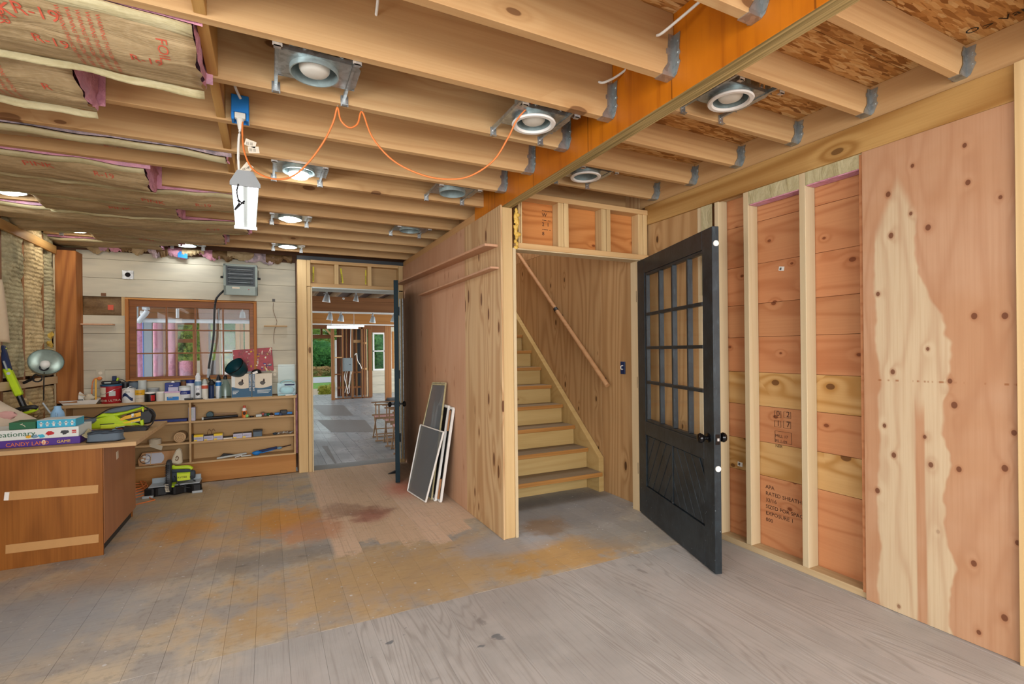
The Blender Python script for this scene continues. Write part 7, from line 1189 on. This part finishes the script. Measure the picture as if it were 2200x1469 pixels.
# ================================================================== OUTDOORS
def mk_leaf(name, a, b, c):
    m = NT(name); o = m.obj(False); n1 = m.noise(o, 11, 5, .75); n2 = m.noise(o, 1.6, 3)
    cc = m.mix(m.rng(n1, .35, .68), lin(a), lin(b)); cc = m.mix(m.rng(n2, .45, .65), cc, lin(c)); return m.fin(cc, .7, bump=n1, bs=1, bd=.1, spec=.2)
M['leaf'] = mk_leaf('hedge_leaves', '1f4a22', '5e9a48', '3b7038'); M['leaf2'] = mk_leaf('tree_leaves', '4e7030', '9fb458', '86a048'); M['leaf3'] = mk_leaf('border_flowers', '7a5a3a', 'c9a468', '7f8a50'); M['leaf4'] = mk_leaf('yellow_shrub', '8f9a30', 'd6d05a', 'a8b040')
M['grass'] = mk_leaf('lawn_grass', '5a8a34', '86b44c', '6f9f40'); M['road'] = plain('road', 'a3a4a6', .8, var=.1, nscale=3); M['dirt'] = plain('garden_soil', '9a8a72', .9, var=.2, nscale=4)
GR = struct('ground', 'garden lawn and road beyond the far doorway'); gy = lambda py: P(690, py, Z=-.3).y
bx('soil', M['dirt'], GR, -30, 40, 18.0, gy(834), -.4, -.305, 0); bx('lawn', M['grass'], GR, -30, 40, gy(834), gy(822), -.4, -.30, 0); bx('road_strip', M['road'], GR, -30, 40, gy(822), gy(810), -.4, -.29, 0); bx('verge', M['grass'], GR, -30, 60, gy(810), 70, -.4, -.30, 0)
def bush(name, label, cat, c, r, mat, seed, n=4, grp=None):
    t = thing(name, label, cat, (c[0], c[1], -.3), grp); q = random.Random(seed); m = MB()
    for i in range(n * 3):
        p_ = Vector((c[0] + q.uniform(-.6, .6) * r[0], c[1] + q.uniform(-.5, .5) * r[1], c[2] + q.uniform(-.7, .55) * r[2])); k = q.uniform(.35, .6)
        m.blob(p_, (r[0] * k, r[1] * k, r[2] * k), 14, 10, .55, seed + i)
    m.build('foliage', M[mat], t, smooth=40)
    lf = MB()
    for i in range(900):
        d = Vector((q.gauss(0, 1), q.gauss(0, 1), q.gauss(0, 1))).normalized(); p_ = Vector((c[0] + d.x * r[0] * q.uniform(.75, 1.12), c[1] + d.y * r[1], c[2] + d.z * r[2] * q.uniform(.8, 1.1))); s_ = q.uniform(.05, .11) * max(r) / 2; u_ = Vector((q.gauss(0, 1), q.gauss(0, 1), q.gauss(0, 1))).normalized() * s_; v_ = u_.cross(d).normalized() * s_ * .6
        lf.add([p_ - u_, p_ + v_, p_ + u_, p_ - v_], [(0, 1, 2, 3)])
    lf.build('leaves', M[mat], t)['kind'] = 'stuff'
    return t
xo = lambda px, y: P(px, 760, Y=y).x; hy_ = gy(809) + 2.5
for i, px in enumerate((655, 676, 697, 718)): bush('hedge_bush', ('dense green shrub hidden left beyond the far doorway', 'dense green shrub left in the far doorway', 'dense green shrub right in the far doorway', 'dense green shrub behind the far post')[i], 'bush', (xo(px, hy_), hy_, .75), (1.5, 1.2, 1.3), 'leaf', 20 + i, 4, 'garden shrubs')
for i, px in enumerate((660, 695, 730)): bush('garden_tree', ('yellow green tree beyond the left of the far doorway', 'yellow green tree filling the top of the far doorway', 'yellow green tree behind the far stud wall')[i], 'tree', (xo(px, hy_ + 5), hy_ + 5, 2.4), (2.6, 2.0, 2.2), 'leaf2', 40 + i, 5, 'garden trees')
for i, px in enumerate((668, 690, 706)): bush('flower_border', ('orange flowering clump left below the doorway shrubs', 'orange flowering clump below the doorway shrubs', 'orange flowering clump by the far post')[i], 'flowers', (xo(px, hy_ - 1.6), hy_ - 1.6, -.05), (.9, .6, .42), 'leaf3', 60 + i, 4, 'flower border')
bush('yellow_shrub', 'small yellow shrub on the soil beside the far doorway', 'bush', (xo(703, 18.9), 18.9, -.12), (.33, .3, .27), 'leaf4', 80, 4)
for i, (px, y, z, r) in enumerate(((806, 24, .8, (1.5, 1.3, 1.2)), (822, 24, 1.0, (1.6, 1.3, 1.3)), (814, 29, 3.2, (3.0, 2, 2.4)))): bush('garden_tree' if i == 2 else 'hedge_bush', ('green shrub behind the left of the far sash window', 'green shrub behind the right of the far sash window', 'tall dark tree above the far sash window')[i], 'tree' if i == 2 else 'bush', (xo(px, y), y, z), r, 'leaf', 90 + i, 4)
for i, (px, y, z, r, mt) in enumerate(((395, 12.6, 1.2, (1.1, .6, 1.0), 'leaf2'), (458, 12.6, 1.1, (.9, .6, 1.2), 'leaf'), (492, 12.8, 1.0, (1.0, .6, 1.1), 'leaf2'))): bush('window_shrub', ('pale leafy shrub seen through the middle window panes', 'dark leafy shrub seen past the brown post', 'bright leafy shrub seen through the right window panes')[i], 'bush', (xo(px, y), y, z), r, mt, 110 + i, 4)
